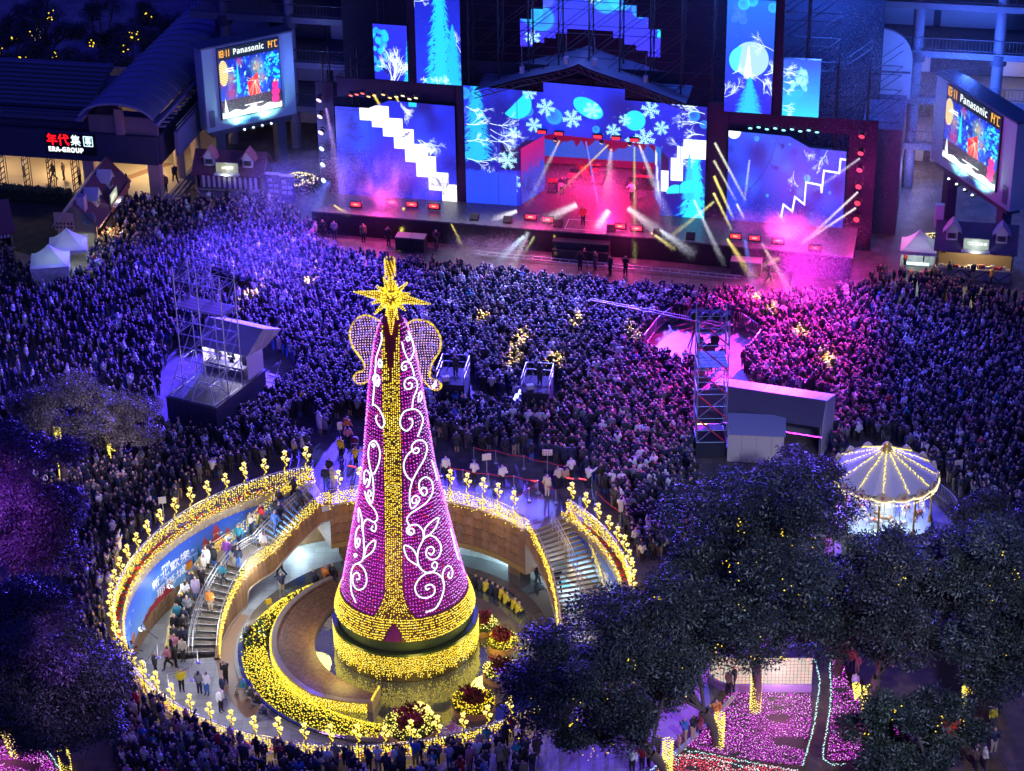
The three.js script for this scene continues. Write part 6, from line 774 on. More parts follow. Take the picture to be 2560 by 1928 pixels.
// ---------------------------------------------------------------- arcade building on the left, with its barrel roof and lit sign
{
const b = thing('arcade_building', 'dark low building on the left with lit arcade, barrel roof and red-white sign', 'building', S(0, 0, 0), STURN);
const dark = mat(0.035, 0.04, 0.07, 0.7), pink = mat(0.4, 0.28, 0.24, 0.6), flr = mat(0.52, 0.42, 0.28, 0.55);
part('arcade_floor', slab([V(-47, 0.3, -0.3), V(-26.6, 0.3, -0.3), V(-26.6, 0.3, -16), V(-47, 0.3, -16)], 0.35), flr, b);
part('floor_stripe', slab([V(-34.2, 0.306, -0.6), V(-33.2, 0.306, -0.6), V(-28.5, 0.306, -8), V(-29.5, 0.306, -8)].reverse(), 0.003), mat(0.3, 0.17, 0.1, 0.6), b);
for (let k = 0; k < 3; k++) part('front_step', box(0.35, 0.12 + 0.1 * k, 9, -26.2 + 0.35 * (2 - k) - 0.35, 0.06 + 0.05 * k, -5), mat(0.2, 0.18, 0.22, 0.6), b);
part('fascia', [box(20.2, 2.55, 0.4, -37.1, 4.58, -0.55), box(0.4, 2.55, 11, -27.0, 4.58, -6.2), box(20, 0.3, 11, -37, 3.45, -6)], dark, b);
part('upper_floor', box(13.4, 1.6, 9, -39.6, 6.5, -6), dark, b);
part('rear_wall', box(20, 6, 0.4, -37, 3, -16), mat(0.34, 0.27, 0.18, 0.7), b);
for (const s of [-33.4, -27.5]) part('column', box(1.0, 3.1, 0.9, s, 1.85, -0.9), pink, b); for (const n of [-5.2, -9.5]) part('column', cyl(0.45, 0.45, 3.1, -26.9, 0.3, n, 16), pink, b);
for (let k = 0; k < 5; k++) { const s = -43.6 + k * 2.25, tr = []; for (const dx of [-0.28, 0.28]) for (const dz of [-0.2, 0.2]) tr.push([V(s + dx, 0.3, -0.4 + dz), V(s + dx, 3.3, -0.4 + dz)]); for (let y = 0.4; y < 3.2; y += 0.5) tr.push([V(s - 0.28, y, -0.2), V(s + 0.28, y + 0.5, -0.2)]); part('truss_column', bars(tr, 0.04, 4), darkMetal, b); }
// barrel roof running back
const N = 16, sh = []; for (let i = 0; i <= N; i++) { const f = i / N * 2 - 1; sh.push([-30 + f * 3.3, 7.3 + 1.75 * Math.sqrt(Math.max(0, 1 - f * f * 0.92))]); }
const rp = [], ri = []; for (const n of [0.6, -9, -18, -33]) sh.forEach(([s, y]) => rp.push(s, y, n)); for (let r = 0; r < 3; r++) for (let i = 0; i < N; i++) { const a = r * (N + 1) + i, c = a + N + 1; ri.push(a, c, a + 1, c, c + 1, a + 1); }
const rg = new THREE.BufferGeometry(); rg.setAttribute('position', new THREE.Float32BufferAttribute(rp, 3)); rg.setIndex(ri); rg.computeVertexNormals(); const rf = part('barrel_roof', rg, mat(0.1, 0.12, 0.16, 0.45), b);
const seams = []; for (let n = 0.3; n > -32; n -= 1.6) seams.push(tube(sh.map(([s, y]) => V(s, y + 0.03, n)), 0.03, 24, 4)); part('roof_seam', seams, mat(0.16, 0.18, 0.22, 0.4), rf); part('roof_edge', tube(sh.map(([s, y]) => V(s, y, 0.62)), 0.12, 30, 6), mat(0.2, 0.22, 0.28, 0.5), rf); part('eave', [box(0.5, 0.3, 33, -26.6, 7.35, -16), box(0.5, 0.3, 33, -33.4, 7.35, -16)], mat(0.14, 0.15, 0.2, 0.5), rf);
for (let n = -1; n > -30; n -= 1.0) part('louvre', box(0.9, 0.14, 0.3, -26.7, 6.7, n), mat(0.16, 0.17, 0.22, 0.6), b);
part('gable_wall', box(6.2, 1.6, 0.2, -30, 6.6, -0.9), mat(0.2, 0.14, 0.14, 0.7), b); part('gable_post', box(0.7, 2.4, 0.4, -30.2, 7.0, -0.6), mat(0.32, 0.2, 0.17, 0.7), b);
part('side_roof', slab([V(-47, 6.9, -0.9), V(-33.6, 6.9, -0.9), V(-33.6, 9, -9), V(-47, 9, -9)], 0.25), mat(0.06, 0.07, 0.1, 0.6), b); for (let k = 0; k < 12; k++) part('roof_tile_row', box(13.2, 0.07, 0.35, -40.3, 7.1 + k * 0.165, -1.3 - k * 0.64), mat(0.07, 0.08, 0.11, 0.5), b);
part('ramp_wall', box(0.3, 2.2, 9, -25.6, 4.9, -6), mat(0.12, 0.13, 0.2, 0.6), b); part('ramp_rail', [bar(V(-25.5, 6.3, -1.5), V(-25.5, 6.3, -10.5), 0.05), bar(V(-25.5, 6.6, -1.5), V(-25.5, 6.6, -10.5), 0.05)], railMetal, b);
const sign = canvas(640, 250, (x, w, h) => { x.fillStyle = '#000'; x.fillRect(0, 0, w, h); drawGlyph(x, 'nian', 8, 4, 140, '#ff1418', 22); drawGlyph(x, 'dai', 160, 4, 140, '#ff1418', 22); drawGlyph(x, 'ji', 322, 8, 132, '#e6faff', 13); drawGlyph(x, 'tuan', 486, 8, 136, '#d4f6ff', 12); x.font = 'bold 84px sans-serif'; x.fillStyle = '#f2fcff'; x.strokeStyle = '#f2fcff'; x.lineWidth = 5; x.fillText('ERA-GROUP', 14, 232, 610); x.strokeText('ERA-GROUP', 14, 232, 610); });
const sg = part('sign', box(4.5, 1.85, 0.08, -34.7, 4.8, -0.3), mat(0.004, 0.004, 0.006, 0.5), b); part('sign_letters', new THREE.PlaneGeometry(4.4, 1.75).translate(-34.7, 4.8, -0.25), screenMat(sign, 0.42), sg);
lamp('point', 'arcade_lamp', col(1, 0.72, 0.4), 16, S(-30, -5, 3.1), null, 0, 0, 20); lamp('point', 'arcade_lamp', col(1, 0.72, 0.4), 16, S(-37.5, -4, 3.1), null, 0, 0, 20); lamp('point', 'arcade_lamp', col(1, 0.72, 0.4), 12, S(-44, -4, 3.1), null, 0, 0, 20);
for (const [s, n] of [[-30, -5], [-37.5, -4], [-44, -4]]) part('ceiling_lamp', new THREE.SphereGeometry(0.16, 10, 8).translate(s, 3.12, n), glow(0.5, 0.4, 0.25), b);
const folk = [[-31.6, -1.2, 'wave', 'black', 'person in black with arms spread at the edge of the lit arcade'], [-30.5, -1.0, 'reach', 'black', 'person in black raising a phone beside the one with spread arms'], [-27.0, -1.6, 'stand', 'brown', 'person in a brown jacket beside the arcade steps'], [-37.6, -2.4, 'walk', 'black', 'person in dark clothes with a pale bag under the lit sign'], [-36.8, -2.8, 'stand', 'beige', 'person in beige under the lit sign'], [-35.0, -2.0, 'folded', 'cream', 'person in cream at the right under the lit sign'], [-40.6, -3, 'stand', 'white', 'person in white at the left in the lit arcade'], [-26.9, -3.8, 'walk', 'navy', 'person in navy behind the brown jacket by the arcade steps'], [-24.2, -9, 'walk', 'cream', 'person in pale trousers on the passage behind the billboard post']];
folk.forEach(([s, n, pose, top, lab]) => { const p = S(s, n, s > -26 ? 0 : 0.3); person({ pose, top, legs: pose === 'walk' && s > -26 ? 'cream' : 'black', pos: p, turn: facing(p, stageAim) + n, label: lab }); });
const hg = thing('clipped_hedge', 'long dark clipped hedge in front of the lit arcade', 'hedge', S(-41, 1.2, 0), STURN); seed(77); const hm = [], hc = []; for (let k = 0; k < 2600; k++) { hm.push(at(V(rr(-7, 6.4), rr(0.1, 1.15), rr(-0.6, 0.7)), rr(0.08, 0.17))); const g = rr(0.5, 1.4); hc.push(col(0.02 * g, 0.045 * g, 0.02 * g)); } many('leaves', bulbGeo, new THREE.MeshStandardMaterial({ color: 0xffffff, roughness: 0.8 }), hm, hg, hc); part('twigs', box(13.2, 0.95, 1.1, -0.3, 0.5, 0), mat(0.015, 0.02, 0.01, 0.9), hg);
}
// ---------------------------------------------------------------- market stalls, tents, platforms, towers
const clothTex = noiseTexture(128, (u, v) => { const n = fbm(u, v, 81, 4, 5), w = 0.5 + 0.5 * Math.sin((u + fbm(v, u, 3, 3, 2) * 0.5) * 25); const k = 0.72 + 0.2 * n + 0.1 * w; return [k, k, k]; });
const canvasWhite = mat(0.62, 0.6, 0.58, 0.8, 0, { map: clothTex }), tarp = mat(0.2, 0.2, 0.24, 0.7), planks = mat(0.22, 0.16, 0.1, 0.7);
function popTent(name, label, c, w, d, turn, eave, peak, wallsOn, group) {
const t = thing(name, label, 'tent', c, turn, group); const n = 8, pos = [], f = (u, v) => eave + (peak - eave) * Math.pow(Math.max(0, 1 - Math.max(Math.abs(u), Math.abs(v))), 1.5) ;
for (let i = 0; i < n; i++) for (let j = 0; j < n; j++) { const u = (i) / n * 2 - 1, u1 = (i + 1) / n * 2 - 1, v = j / n * 2 - 1, v1 = (j + 1) / n * 2 - 1, P = (a, b) => [a * w / 2, f(a, b), b * d / 2]; if ((i < n / 2) === (j < n / 2)) pos.push(...P(u, v), ...P(u, v1), ...P(u1, v1), ...P(u, v), ...P(u1, v1), ...P(u1, v)); else pos.push(...P(u, v), ...P(u, v1), ...P(u1, v), ...P(u1, v), ...P(u, v1), ...P(u1, v1)); }
const g = new THREE.BufferGeometry(); g.setAttribute('position', new THREE.Float32BufferAttribute(pos, 3)); g.computeVertexNormals(); part('canopy', g, new THREE.MeshPhysicalMaterial({ color: col(0.6, 0.58, 0.6), roughness: 0.8, transmission: 0.25, thickness: 0, side: THREE.DoubleSide }), t);
part('valance', [box(w, 0.28, 0.03, 0, eave - 0.14, d / 2), box(w, 0.28, 0.03, 0, eave - 0.14, -d / 2), box(0.03, 0.28, d - 0.1, w / 2, eave - 0.14, 0), box(0.03, 0.28, d - 0.1, -w / 2, eave - 0.14, 0)], canvasWhite, t);
for (const x of [-1, 1]) for (const z of [-1, 1]) part('leg', cyl(0.035, 0.035, eave, x * (w / 2 - 0.06), 0, z * (d / 2 - 0.06), 8), railMetal, t);
for (const s of wallsOn) part('side_wall', s === 'front' ? box(w - 0.1, eave - 0.3, 0.02, 0, (eave - 0.3) / 2, d / 2 - 0.08) : s === 'back' ? box(w - 0.1, eave - 0.3, 0.02, 0, (eave - 0.3) / 2, -d / 2 + 0.08) : box(0.02, eave - 0.3, d - 0.2, (s === 'left' ? -1 : 1) * (w / 2 - 0.08), (eave - 0.3) / 2, 0), canvasWhite, t);
return t;
}
popTent('pop_up_tent', 'white pop-up tent at the left edge, nearer of two, with closed near side', V(-36.3, 0, -161.0), 3.0, 3.0, 8 * DEG, 2.3, 3.7, ['front', 'left', 'back'], 'white tents on the left');
popTent('pop_up_tent', 'white pop-up tent at the left edge, farther of two, open to the right', V(-35.4, 0, -164.1), 3.0, 3.0, 8 * DEG, 2.3, 3.7, ['left'], 'white tents on the left');
popTent('pop_up_tent', 'grey pop-up tent with red stools and tables at the right edge', V(32.3, 0, -161.0), 2.8, 2.8, STURN, 2.35, 3.7, ['back', 'left'], undefined);
lamp('point', 'tent_lamp', col(0.6, 0.95, 1), 5, V(-35.9, 2.1, -161.6), null, 0, 0, 8); lamp('point', 'tent_lamp', col(0.7, 0.95, 1), 4.5, V(32.3, 2.1, -161.2), null, 0, 0, 8); lamp('point', 'tent_lamp', col(0.75, 0.95, 1), 5, V(-34.9, 2.1, -164.3), null, 0, 0, 8);
for (const [p, w] of [[V(-35.9, 2.12, -161.6), 'nearer left'], [V(-34.9, 2.12, -164.3), 'farther left'], [V(32.3, 2.12, -161.2), 'right']]) { const t = thing('tent_lamp', 'small white lamp hung under the ' + w + ' tent', 'lamp', p); part('bulb', new THREE.SphereGeometry(0.09, 10, 8), glow(0.45, 0.5, 0.5), t); part('shade', new THREE.ConeGeometry(0.16, 0.12, 12, 1, true).translate(0, 0.1, 0), darkMetal, t); }
// market chalets: plank walls, steep roof with two dormers and a lit name board
function chalet(label, c, turn, L, D, eave, ridge, o) {
const t = thing('market_stall', label, 'market stall', c, turn);
const roofC = o.roof ?? mat(0.13, 0.05, 0.06, 0.7);
for (let k = 0; k < 2; k++) { const z = (k ? -1 : 1); part('roof_slope', slab([V(-L / 2 - 0.25, ridge, 0), V(L / 2 + 0.25, ridge, 0), V(L / 2 + 0.25, eave - 0.1, z * (D / 2 + 0.35)), V(-L / 2 - 0.25, eave - 0.1, z * (D / 2 + 0.35))], 0.12), k && o.backRoof ? o.backRoof : roofC, t); }
for (const x of [-1, 1]) { const g = slab([V(x * L / 2, 0.05, D / 2), V(x * L / 2, eave, D / 2), V(x * L / 2, ridge - 0.15, 0), V(x * L / 2, eave, -D / 2), V(x * L / 2, 0.05, -D / 2)], 0.1, V(-x, 0, 0)); part('gable_wall', g, o.wall ?? planks, t); }
part('back_wall', box(L - 0.1, eave, 0.1, 0, eave / 2, -D / 2), o.wall ?? planks, t); part('floor', box(L, 0.1, D, 0, 0.05, 0), planks, t);
part('counter', rbox(L, 0.95, 0.25, 0, 0.5, D / 2 - 0.1), o.counter ?? mat(0.3, 0.27, 0.32, 0.6), t); part('counter_top', rbox(L + 0.1, 0.08, 0.6, 0, 1.0, D / 2 - 0.1), mat(0.45, 0.38, 0.3, 0.5), t);
for (const x of [-L / 2 + 0.08, L / 2 - 0.08]) part('corner_post', box(0.16, eave, 0.16, x, eave / 2, D / 2), planks, t);
if (o.cross) for (let k = 0; k < 6; k++) part('cross_beam', bar(V(-L / 2 + k * L / 6, k % 2 ? 0.12 : 0.9, D / 2 + 0.04), V(-L / 2 + (k + 1) * L / 6, k % 2 ? 0.9 : 0.12, D / 2 + 0.04), 0.045, 4), mat(0.05, 0.03, 0.05), t);
if (o.stripes) { for (let k = 0; k < 22; k++) part('awning_stripe', box(L * 0.86 / 22 - 0.01, o.stripes, 0.04, -L * 0.43 + (k + 0.5) * L * 0.86 / 22, eave - o.stripes / 2 - 0.1, D / 2 + 0.12), k % 2 ? mat(0.6, 0.58, 0.6) : mat(0.1, 0.06, 0.14), t); }
for (const x of o.dormers ?? []) { const s = 0.55, y = eave + (ridge - eave) * 0.42, z = D / 2 * 0.58 + 0.35, d = part('dormer', rbox(s * 1.6, 0.75, 0.9, x, y + 0.2, z - 0.45, 0.02), mat(0.5, 0.48, 0.48, 0.6), t); const tri = new THREE.Shape([[-s, 0], [s, 0], [0, 0.75]].map((q) => new THREE.Vector2(...q))); part('dormer_gable', new THREE.ExtrudeGeometry(tri, { depth: 0.9, bevelEnabled: false }).translate(x, y + 0.57, z - 0.9), mat(0.46, 0.42, 0.42, 0.6), d); for (const k of [-1, 1]) part('dormer_roof', slab([V(x, y + 1.42, z + 0.12), V(x, y + 1.42, z - 1.1), V(x + k * 0.72, y + 0.5, z - 1.1), V(x + k * 0.72, y + 0.5, z + 0.12)], 0.06), o.dormerRoof ?? mat(0.4, 0.12, 0.14, 0.6), d); part('dormer_window', box(0.5, 0.34, 0.03, x, y + 0.22, z + 0.02), mat(0.03, 0.03, 0.05, 0.3), d); part('window_frame', [box(0.64, 0.06, 0.05, x, y + 0.42, z + 0.02), box(0.64, 0.06, 0.05, x, y + 0.02, z + 0.02), box(0.06, 0.46, 0.05, x - 0.3, y + 0.22, z + 0.02), box(0.06, 0.46, 0.05, x + 0.3, y + 0.22, z + 0.02)], mat(0.1, 0.06, 0.08), d); }
if (o.sign) { const tx = canvas(256, 120, o.sign), y = eave + 0.55, z = D / 2 + 0.2; const b = part('name_board', rbox(2.0, 0.95, 0.1, o.signX ?? 0, y, z, 0.02), mat(0.2, 0.2, 0.18), t); part('board_face', new THREE.PlaneGeometry(1.9, 0.85).translate(o.signX ?? 0, y, z + 0.056), screenMat(tx, 0.26), b); part('board_ledge', rbox(2.2, 0.1, 0.5, o.signX ?? 0, y - 0.55, z + 0.25, 0.02), mat(0.6, 0.6, 0.55), b); t.updateMatrixWorld(true); lamp('spot', 'board_lamp', col(0.9, 1, 0.9), 2.4, V(o.signX ?? 0, y - 0.3, z + 0.9).applyMatrix4(t.matrixWorld), V(o.signX ?? 0, y - 0.1, z).applyMatrix4(t.matrixWorld), 1.2, 0.8, 5); }
return t;
}
const blob = (c, n) => (x, w, h) => { x.fillStyle = c; x.fillRect(0, 0, w, h); seed(n); x.fillStyle = '#fffbe0'; for (let k = 0; k < 5; k++) { x.beginPath(); x.arc(80 + k * 26, 60 + rr(-8, 8), rr(18, 26), 0, 7); x.fill(); } };
chalet('dark market stall below the left billboard with two dormers and a striped curtain', V(-23.7, 0, -179.0), STURN + 2 * DEG, 5.9, 2.8, 2.6, 4.1, { dormers: [-1.7, 1.7], sign: blob('#8c8c78', 3), stripes: 1.3, counter: mat(0.2, 0.17, 0.26), wall: mat(0.1, 0.07, 0.1) });
const stallL = chalet('long gabled market stall on the left with two dormers and a lit board', V(-34.6, 0, -171.6), 83 * DEG, 9.4, 3.2, 2.7, 4.7, { dormers: [-2.2, 1.6], sign: blob('#b0b898', 5), signX: 3.4 - 3.2, stripes: 0.5, backRoof: mat(0.34, 0.31, 0.3, 0.7), dormerRoof: mat(0.5, 0.5, 0.46) });
{ part('chimney', rbox(0.8, 2.2, 0.7, -4.2, 4.0, 0.5), mat(0.36, 0.3, 0.33, 0.7), stallL); const sp = []; for (let a = 0; a < 14; a += 0.4) sp.push(V(-4.8, 3.3 + (0.12 + a * 0.035) * Math.sin(a), 1.1 + (0.12 + a * 0.035) * Math.cos(a))); part('spiral_ornament', tube(sp, 0.09, 90, 6), mat(0.1, 0.16, 0.16, 0.5), stallL); part('biscuit_panel', rbox(0.12, 1.6, 1.7, -4.85, 3.0, -0.9), mat(0.42, 0.22, 0.17, 0.7), stallL); for (let k = 0; k < 10; k++) part('biscuit_dot', new THREE.SphereGeometry(0.1, 8, 6).translate(-4.92, 2.5 + (k % 2) * 0.35, -1.5 + (k >> 1) * 0.3), mat(0.12, 0.05, 0.04), stallL); part('side_banner', box(5.4, 0.6, 0.05, 1.6, 2.55, 2.0), mat(0.3, 0.12, 0.06, 0.6), stallL); }
lamp('point', 'stall_lamp', col(1, 0.62, 0.25), 3.5, V(-32.6, 1.9, -167.6), null, 0, 0, 6); { const t = thing('stall_lamp', 'small warm lamp at the near corner of the long left stall', 'lamp', V(-32.6, 1.95, -167.6)); part('bulb', new THREE.SphereGeometry(0.12, 10, 8), glow(0.5, 0.34, 0.1), t); part('stem', bar(V(0, 0.1, 0), V(-0.5, 0.6, 0), 0.02), darkMetal, t); }
chalet('small stall with a red roof at the far left edge', V(-42.6, 0, -167.4), 20 * DEG, 3.6, 3.4, 2.6, 4.6, { stripes: 0.5, wall: mat(0.3, 0.3, 0.36) });
const stallR = chalet('lit market stall at the right edge full of goods, with two dormers', V(36.7, 0, -160.6), STURN, 5.9, 2.8, 2.7, 4.4, { dormers: [-1.9, 1.9], cross: true, roof: mat(0.1, 0.08, 0.11, 0.7), dormerRoof: mat(0.35, 0.3, 0.4), sign: (x, w, h) => { x.fillStyle = '#98aca0'; x.fillRect(0, 0, w, h); x.fillStyle = '#ffffff'; for (let k = 0; k < 3; k++) x.fillRect(120 + k * 42, 38, 34, 34); x.lineWidth = 6; x.strokeStyle = '#ffffff'; x.beginPath(); x.moveTo(30, 52); for (let k = 0; k < 9; k++) x.lineTo(36 + k * 8, k % 2 ? 34 : 52); x.stroke(); x.fillRect(44, 64, 60, 9); } });
{ part('chimney', rbox(0.7, 1.9, 0.6, -3.0, 4.6, -0.4), mat(0.4, 0.4, 0.46, 0.7), stallR); seed(61); for (let k = 0; k < 22; k++) { const w = rr(0.12, 0.3), h = rr(0.12, 0.34); part('goods', rbox(w, h, 0.2, -2.5 + k * 0.23, 1.04 + h / 2, 1.3 + rr(-0.1, 0.15), 0.03), mat(...pick([[0.6, 0.55, 0.45], [0.5, 0.05, 0.05], [0.55, 0.4, 0.12], [0.6, 0.6, 0.6], [0.1, 0.06, 0.04]]), 0.5), stallR); } for (let k = 0; k < 18; k++) part('shelf_goods', rbox(rr(0.15, 0.3), 0.3, 0.2, -2.5 + k * 0.29, 1.75 + (k % 2) * 0.05, -1.15, 0.03), mat(...pick([[0.6, 0.2, 0.2], [0.6, 0.5, 0.3], [0.6, 0.6, 0.55], [0.4, 0.1, 0.1]]), 0.5), stallR); part('shelf', box(5.4, 0.06, 0.35, 0, 1.58, -1.15), planks, stallR); lamp('point', 'stall_lamp', col(1, 0.8, 0.5), 9, V(36.6, 2.3, -160.2), null, 0, 0, 10); part('strip_lamp', rbox(3.6, 0.06, 0.1, 0, 2.45, 0.4, 0.02), glow(0.5, 0.44, 0.3), stallR); }
{ // red stools and a folding table in the right tent
for (const [i, [x, z, w]] of [[31.7, -160.3, 'left'], [32.5, -160.1, 'middle'], [33.1, -160.2, 'right']].entries()) { const t = thing('plastic_stool', 'red plastic stool in front of the right tent, ' + w + ' of three', 'stool', V(x, 0, z), i, 'red stools by the right tent'); part('seat', rbox(0.3, 0.04, 0.3, 0, 0.45, 0), mat(0.5, 0.02, 0.02, 0.4), t); for (const a of [-1, 1]) for (const b of [-1, 1]) part('leg', bar(V(a * 0.16, 0, b * 0.16), V(a * 0.12, 0.45, b * 0.12), 0.02), mat(0.5, 0.02, 0.02, 0.4), t); }
const t = thing('folding_table', 'long white folding table under the right tent', 'table', V(32.3, 0, -160.9), STURN); part('tabletop', rbox(1.8, 0.05, 0.6, 0, 0.74, 0), mat(0.5, 0.55, 0.6), t); for (const a of [-0.8, 0.8]) for (const b of [-0.24, 0.24]) part('leg', cyl(0.02, 0.02, 0.72, a, 0, b, 6), railMetal, t);
}
{ // painted sign boards right of the left dark stall and a lit conifer behind them
const t = thing('menu_boards', 'pair of dark menu boards with pale tops right of the dark stall', 'sign', V(-19.4, 0, -177.6), STURN); part('board', box(1.2, 2.3, 0.1, -0.8, 1.2, 0), mat(0.05, 0.05, 0.1), t); part('board', box(1.3, 2.3, 0.1, 0.5, 1.2, 0.2), mat(0.05, 0.05, 0.1), t); for (const [x, z] of [[-0.8, 0], [0.5, 0.2]]) { part('board_top', box(1.3, 0.12, 0.35, x, 2.4, z), mat(0.6, 0.56, 0.6), t); for (let k = 0; k < 5; k++) part('menu_card', box(0.4, 0.28, 0.02, x - 0.25 + (k % 2) * 0.5, 0.8 + Math.floor(k / 2) * 0.5, z + 0.06), mat(0.3, 0.3, 0.4), t); }
const l = thing('lit_bush', 'low bush covered in warm white lights beside the dark stall', 'bush', V(-18.2, 0, -179.6)); seed(18); const m = [], b = [], c = []; for (let k = 0; k < 500; k++) { const a = rnd() * 6.28, r = 1.5 * Math.sqrt(rnd()); m.push(at(V(r * 1.3 * Math.cos(a), rr(0.1, 1.7 - r * 0.5), r * Math.sin(a)), rr(0.08, 0.16))); c.push(col(0.03, 0.05, 0.02)); } for (let k = 0; k < 110; k++) { const a = rnd() * 6.28, r = 1.4 * Math.sqrt(rnd()); b.push(at(V(r * 1.3 * Math.cos(a), 1.75 - r * 0.5, r * Math.sin(a)), rr(0.05, 0.08))); } many('leaves', bulbGeo, new THREE.MeshStandardMaterial({ color: 0xffffff, roughness: 0.8 }), m, l, c); many('string_lights', bulbGeo, glow(0.5, 0.42, 0.16), b, l);
const r = l.clone(); r.name = numbered('lit_bush'); r.position.set(33.9, 0.9, -163.4); r.scale.setScalar(0.8); r.userData = { label: 'bush covered in warm white lights behind the right tent', category: 'bush' }; scene.add(r);
}
// scaffolding tower: posts, ledgers, diagonals
function scaffold(t, x0, z0, x1, z1, y0, y1, nx, step, mats_) {
const P = [], L = [], D = []; const xs = Array.from({ length: nx + 1 }, (_, i) => x0 + (x1 - x0) * i / nx);
for (const x of xs) for (const z of [z0, z1]) P.push([V(x, y0, z), V(x, y1, z)]);
for (let y = y0; y < y1 - 0.1; y += step) { for (const z of [z0, z1]) for (let i = 0; i < nx; i++) { L.push([V(xs[i], y, z), V(xs[i + 1], y, z)]); L.push([V(xs[i], y + step * 0.5, z), V(xs[i + 1], y + step * 0.5, z)]); D.push([V(xs[i], y, z), V(xs[i + 1], Math.min(y1, y + step), z)]); } for (const x of xs) { L.push([V(x, y, z0), V(x, y, z1)]); D.push([V(x, y, z0), V(x, Math.min(y1, y + step), z1)]); } }
for (const [a, b] of P) part('post', bar(a, b, 0.045, 6), mats_[0], t); part('ledgers', bars(L, 0.03, 5), mats_[1], t); part('braces', bars(D, 0.028, 5), mats_[2], t);
}
const steelPale = mat(0.5, 0.5, 0.56, 0.35, 0.7);
const blinder = (t, x, y, z, turn = 0) => { const b = part('flood_lamp', new THREE.CylinderGeometry(0.28, 0.24, 0.42, 12).rotateX(Math.PI / 2).rotateY(turn).translate(x, y, z), mat(0.004, 0.004, 0.006, 0.8), t); part('barn_door', [box(0.62, 0.03, 0.3, x, y + 0.3, z - 0.1), box(0.62, 0.03, 0.3, x, y - 0.3, z - 0.1), box(0.03, 0.6, 0.3, x - 0.32, y, z - 0.1), box(0.03, 0.6, 0.3, x + 0.32, y, z - 0.1)], mat(0.006, 0.006, 0.008, 0.8), b); };
{ // left mixing platform: clad base, scaffolding, booth
const A = V(-24.27, 0, -138.36), t = thing('mixing_platform', 'left control platform with black cloth base, scaffolding tower and lit white booth', 'scaffolding', A, -26.9 * DEG);
part('base_cladding', [rbox(4.2, 1.96, 6.4, 2.1, 0.98, -3.2, 0.05)], mat(0.03, 0.03, 0.07, 0.85), t); part('deck', box(4.3, 0.08, 6.5, 2.1, 2.02, -3.2), mat(0.06, 0.06, 0.1, 0.7), t);
for (let k = 0; k < 6; k++) part('cloth_fold', bar(V(0.1 + k * 0.8, 0.05, 0.03), V(0.25 + k * 0.8, 1.95, 0.03), 0.04, 5), mat(0.035, 0.035, 0.08, 0.85), t);
scaffold(t, 0.2, -1.9, 4.0, -3.7, 2.06, 11.2, 2, 2.05, [steelPale, steelPale, steelPale]);
const outr = []; for (const x of [0.2, 2.1, 4.0]) { outr.push([V(x, 2.1, -0.1), V(x, 4.2, -1.9)], [V(x, 2.1, -0.1), V(x, 2.1, -1.9)], [V(x, 3.1, -1.0), V(x, 2.1, -1.9)]); } outr.push([V(0.2, 2.1, -0.1), V(4, 2.1, -0.1)], [V(0.2, 2.1, -0.1), V(2.1, 4.2, -1.9)], [V(2.1, 2.1, -0.1), V(4.0, 4.2, -1.9)], [V(4, 2.1, -0.1), V(2.1, 4.2, -1.9)], [V(0.2, 3.2, -1), V(4, 3.2, -1)]); part('outriggers', bars(outr, 0.04, 5), steelPale, t);
for (let k = 0; k < 4; k++) part('tower_plank', box(3.7, 0.05, 0.38, 2.1, 8.26, -2.1 - k * 0.42), planks, t);
for (let k = 0; k < 4; k++) blinder(t, 2.4 + k * 0.72, 10.4 - k * 0.12, -3.9); blinder(t, 3.4, 9.5, -3.7);
part('booth_back', box(3.7, 2.0, 0.06, 2.2, 3.1, -6.3), mat(0.66, 0.62, 0.68, 0.8), t); part('booth_side', [box(0.06, 2.3, 2.0, 4.05, 3.25, -5.4), box(0.06, 2.1, 2.0, 0.3, 3.1, -5.4)], mat(0.55, 0.52, 0.62, 0.8), t); part('yellow_poster', box(0.6, 0.7, 0.02, 2.9, 2.75, -6.25), mat(0.62, 0.5, 0.03), t); part('desk', rbox(3.2, 0.8, 0.6, 2.1, 2.45, -4.7), mat(0.04, 0.04, 0.08, 0.6), t);
part('booth_roof', slab([V(-0.1, 4.2, -4.1), V(4.3, 4.2, -4.1), V(4.6, 5.6, -5.9), V(0.1, 5.6, -5.9)], 0.05), tarp, t); part('booth_roof_rear', slab([V(0.1, 5.6, -5.9), V(4.6, 5.6, -5.9), V(5.0, 4.9, -7.6), V(0.6, 4.9, -7.6)], 0.05), canvasWhite, t); part('roof_end', slab([V(4.32, 4.2, -4.1), V(4.62, 5.6, -5.9), V(5.02, 4.9, -7.6), V(4.4, 3.9, -6.4)], 0.03, V(-1, 0, 0)), canvasWhite, t);
for (let k = 0; k < 5; k++) part('stair_tread', box(0.9, 0.06, 0.3, 5.0, 0.4 + k * 0.36, -5.0 - k * 0.3), planks, t); part('stair_rail', [bar(V(5.5, 1.3, -4.9), V(5.5, 3, -6.5), 0.03), bar(V(5.5, 0, -4.9), V(5.5, 1.3, -4.9), 0.03)], steelPale, t);
t.updateMatrixWorld(true); lamp('point', 'booth_lamp', col(0.85, 0.8, 1), 12, V(2.2, 3.9, -5.3).applyMatrix4(t.matrixWorld), null, 0, 0, 10); part('booth_lamp', new THREE.SphereGeometry(0.1, 10, 8).translate(2.2, 3.9, -5.3), glow(0.5, 0.48, 0.5), t);
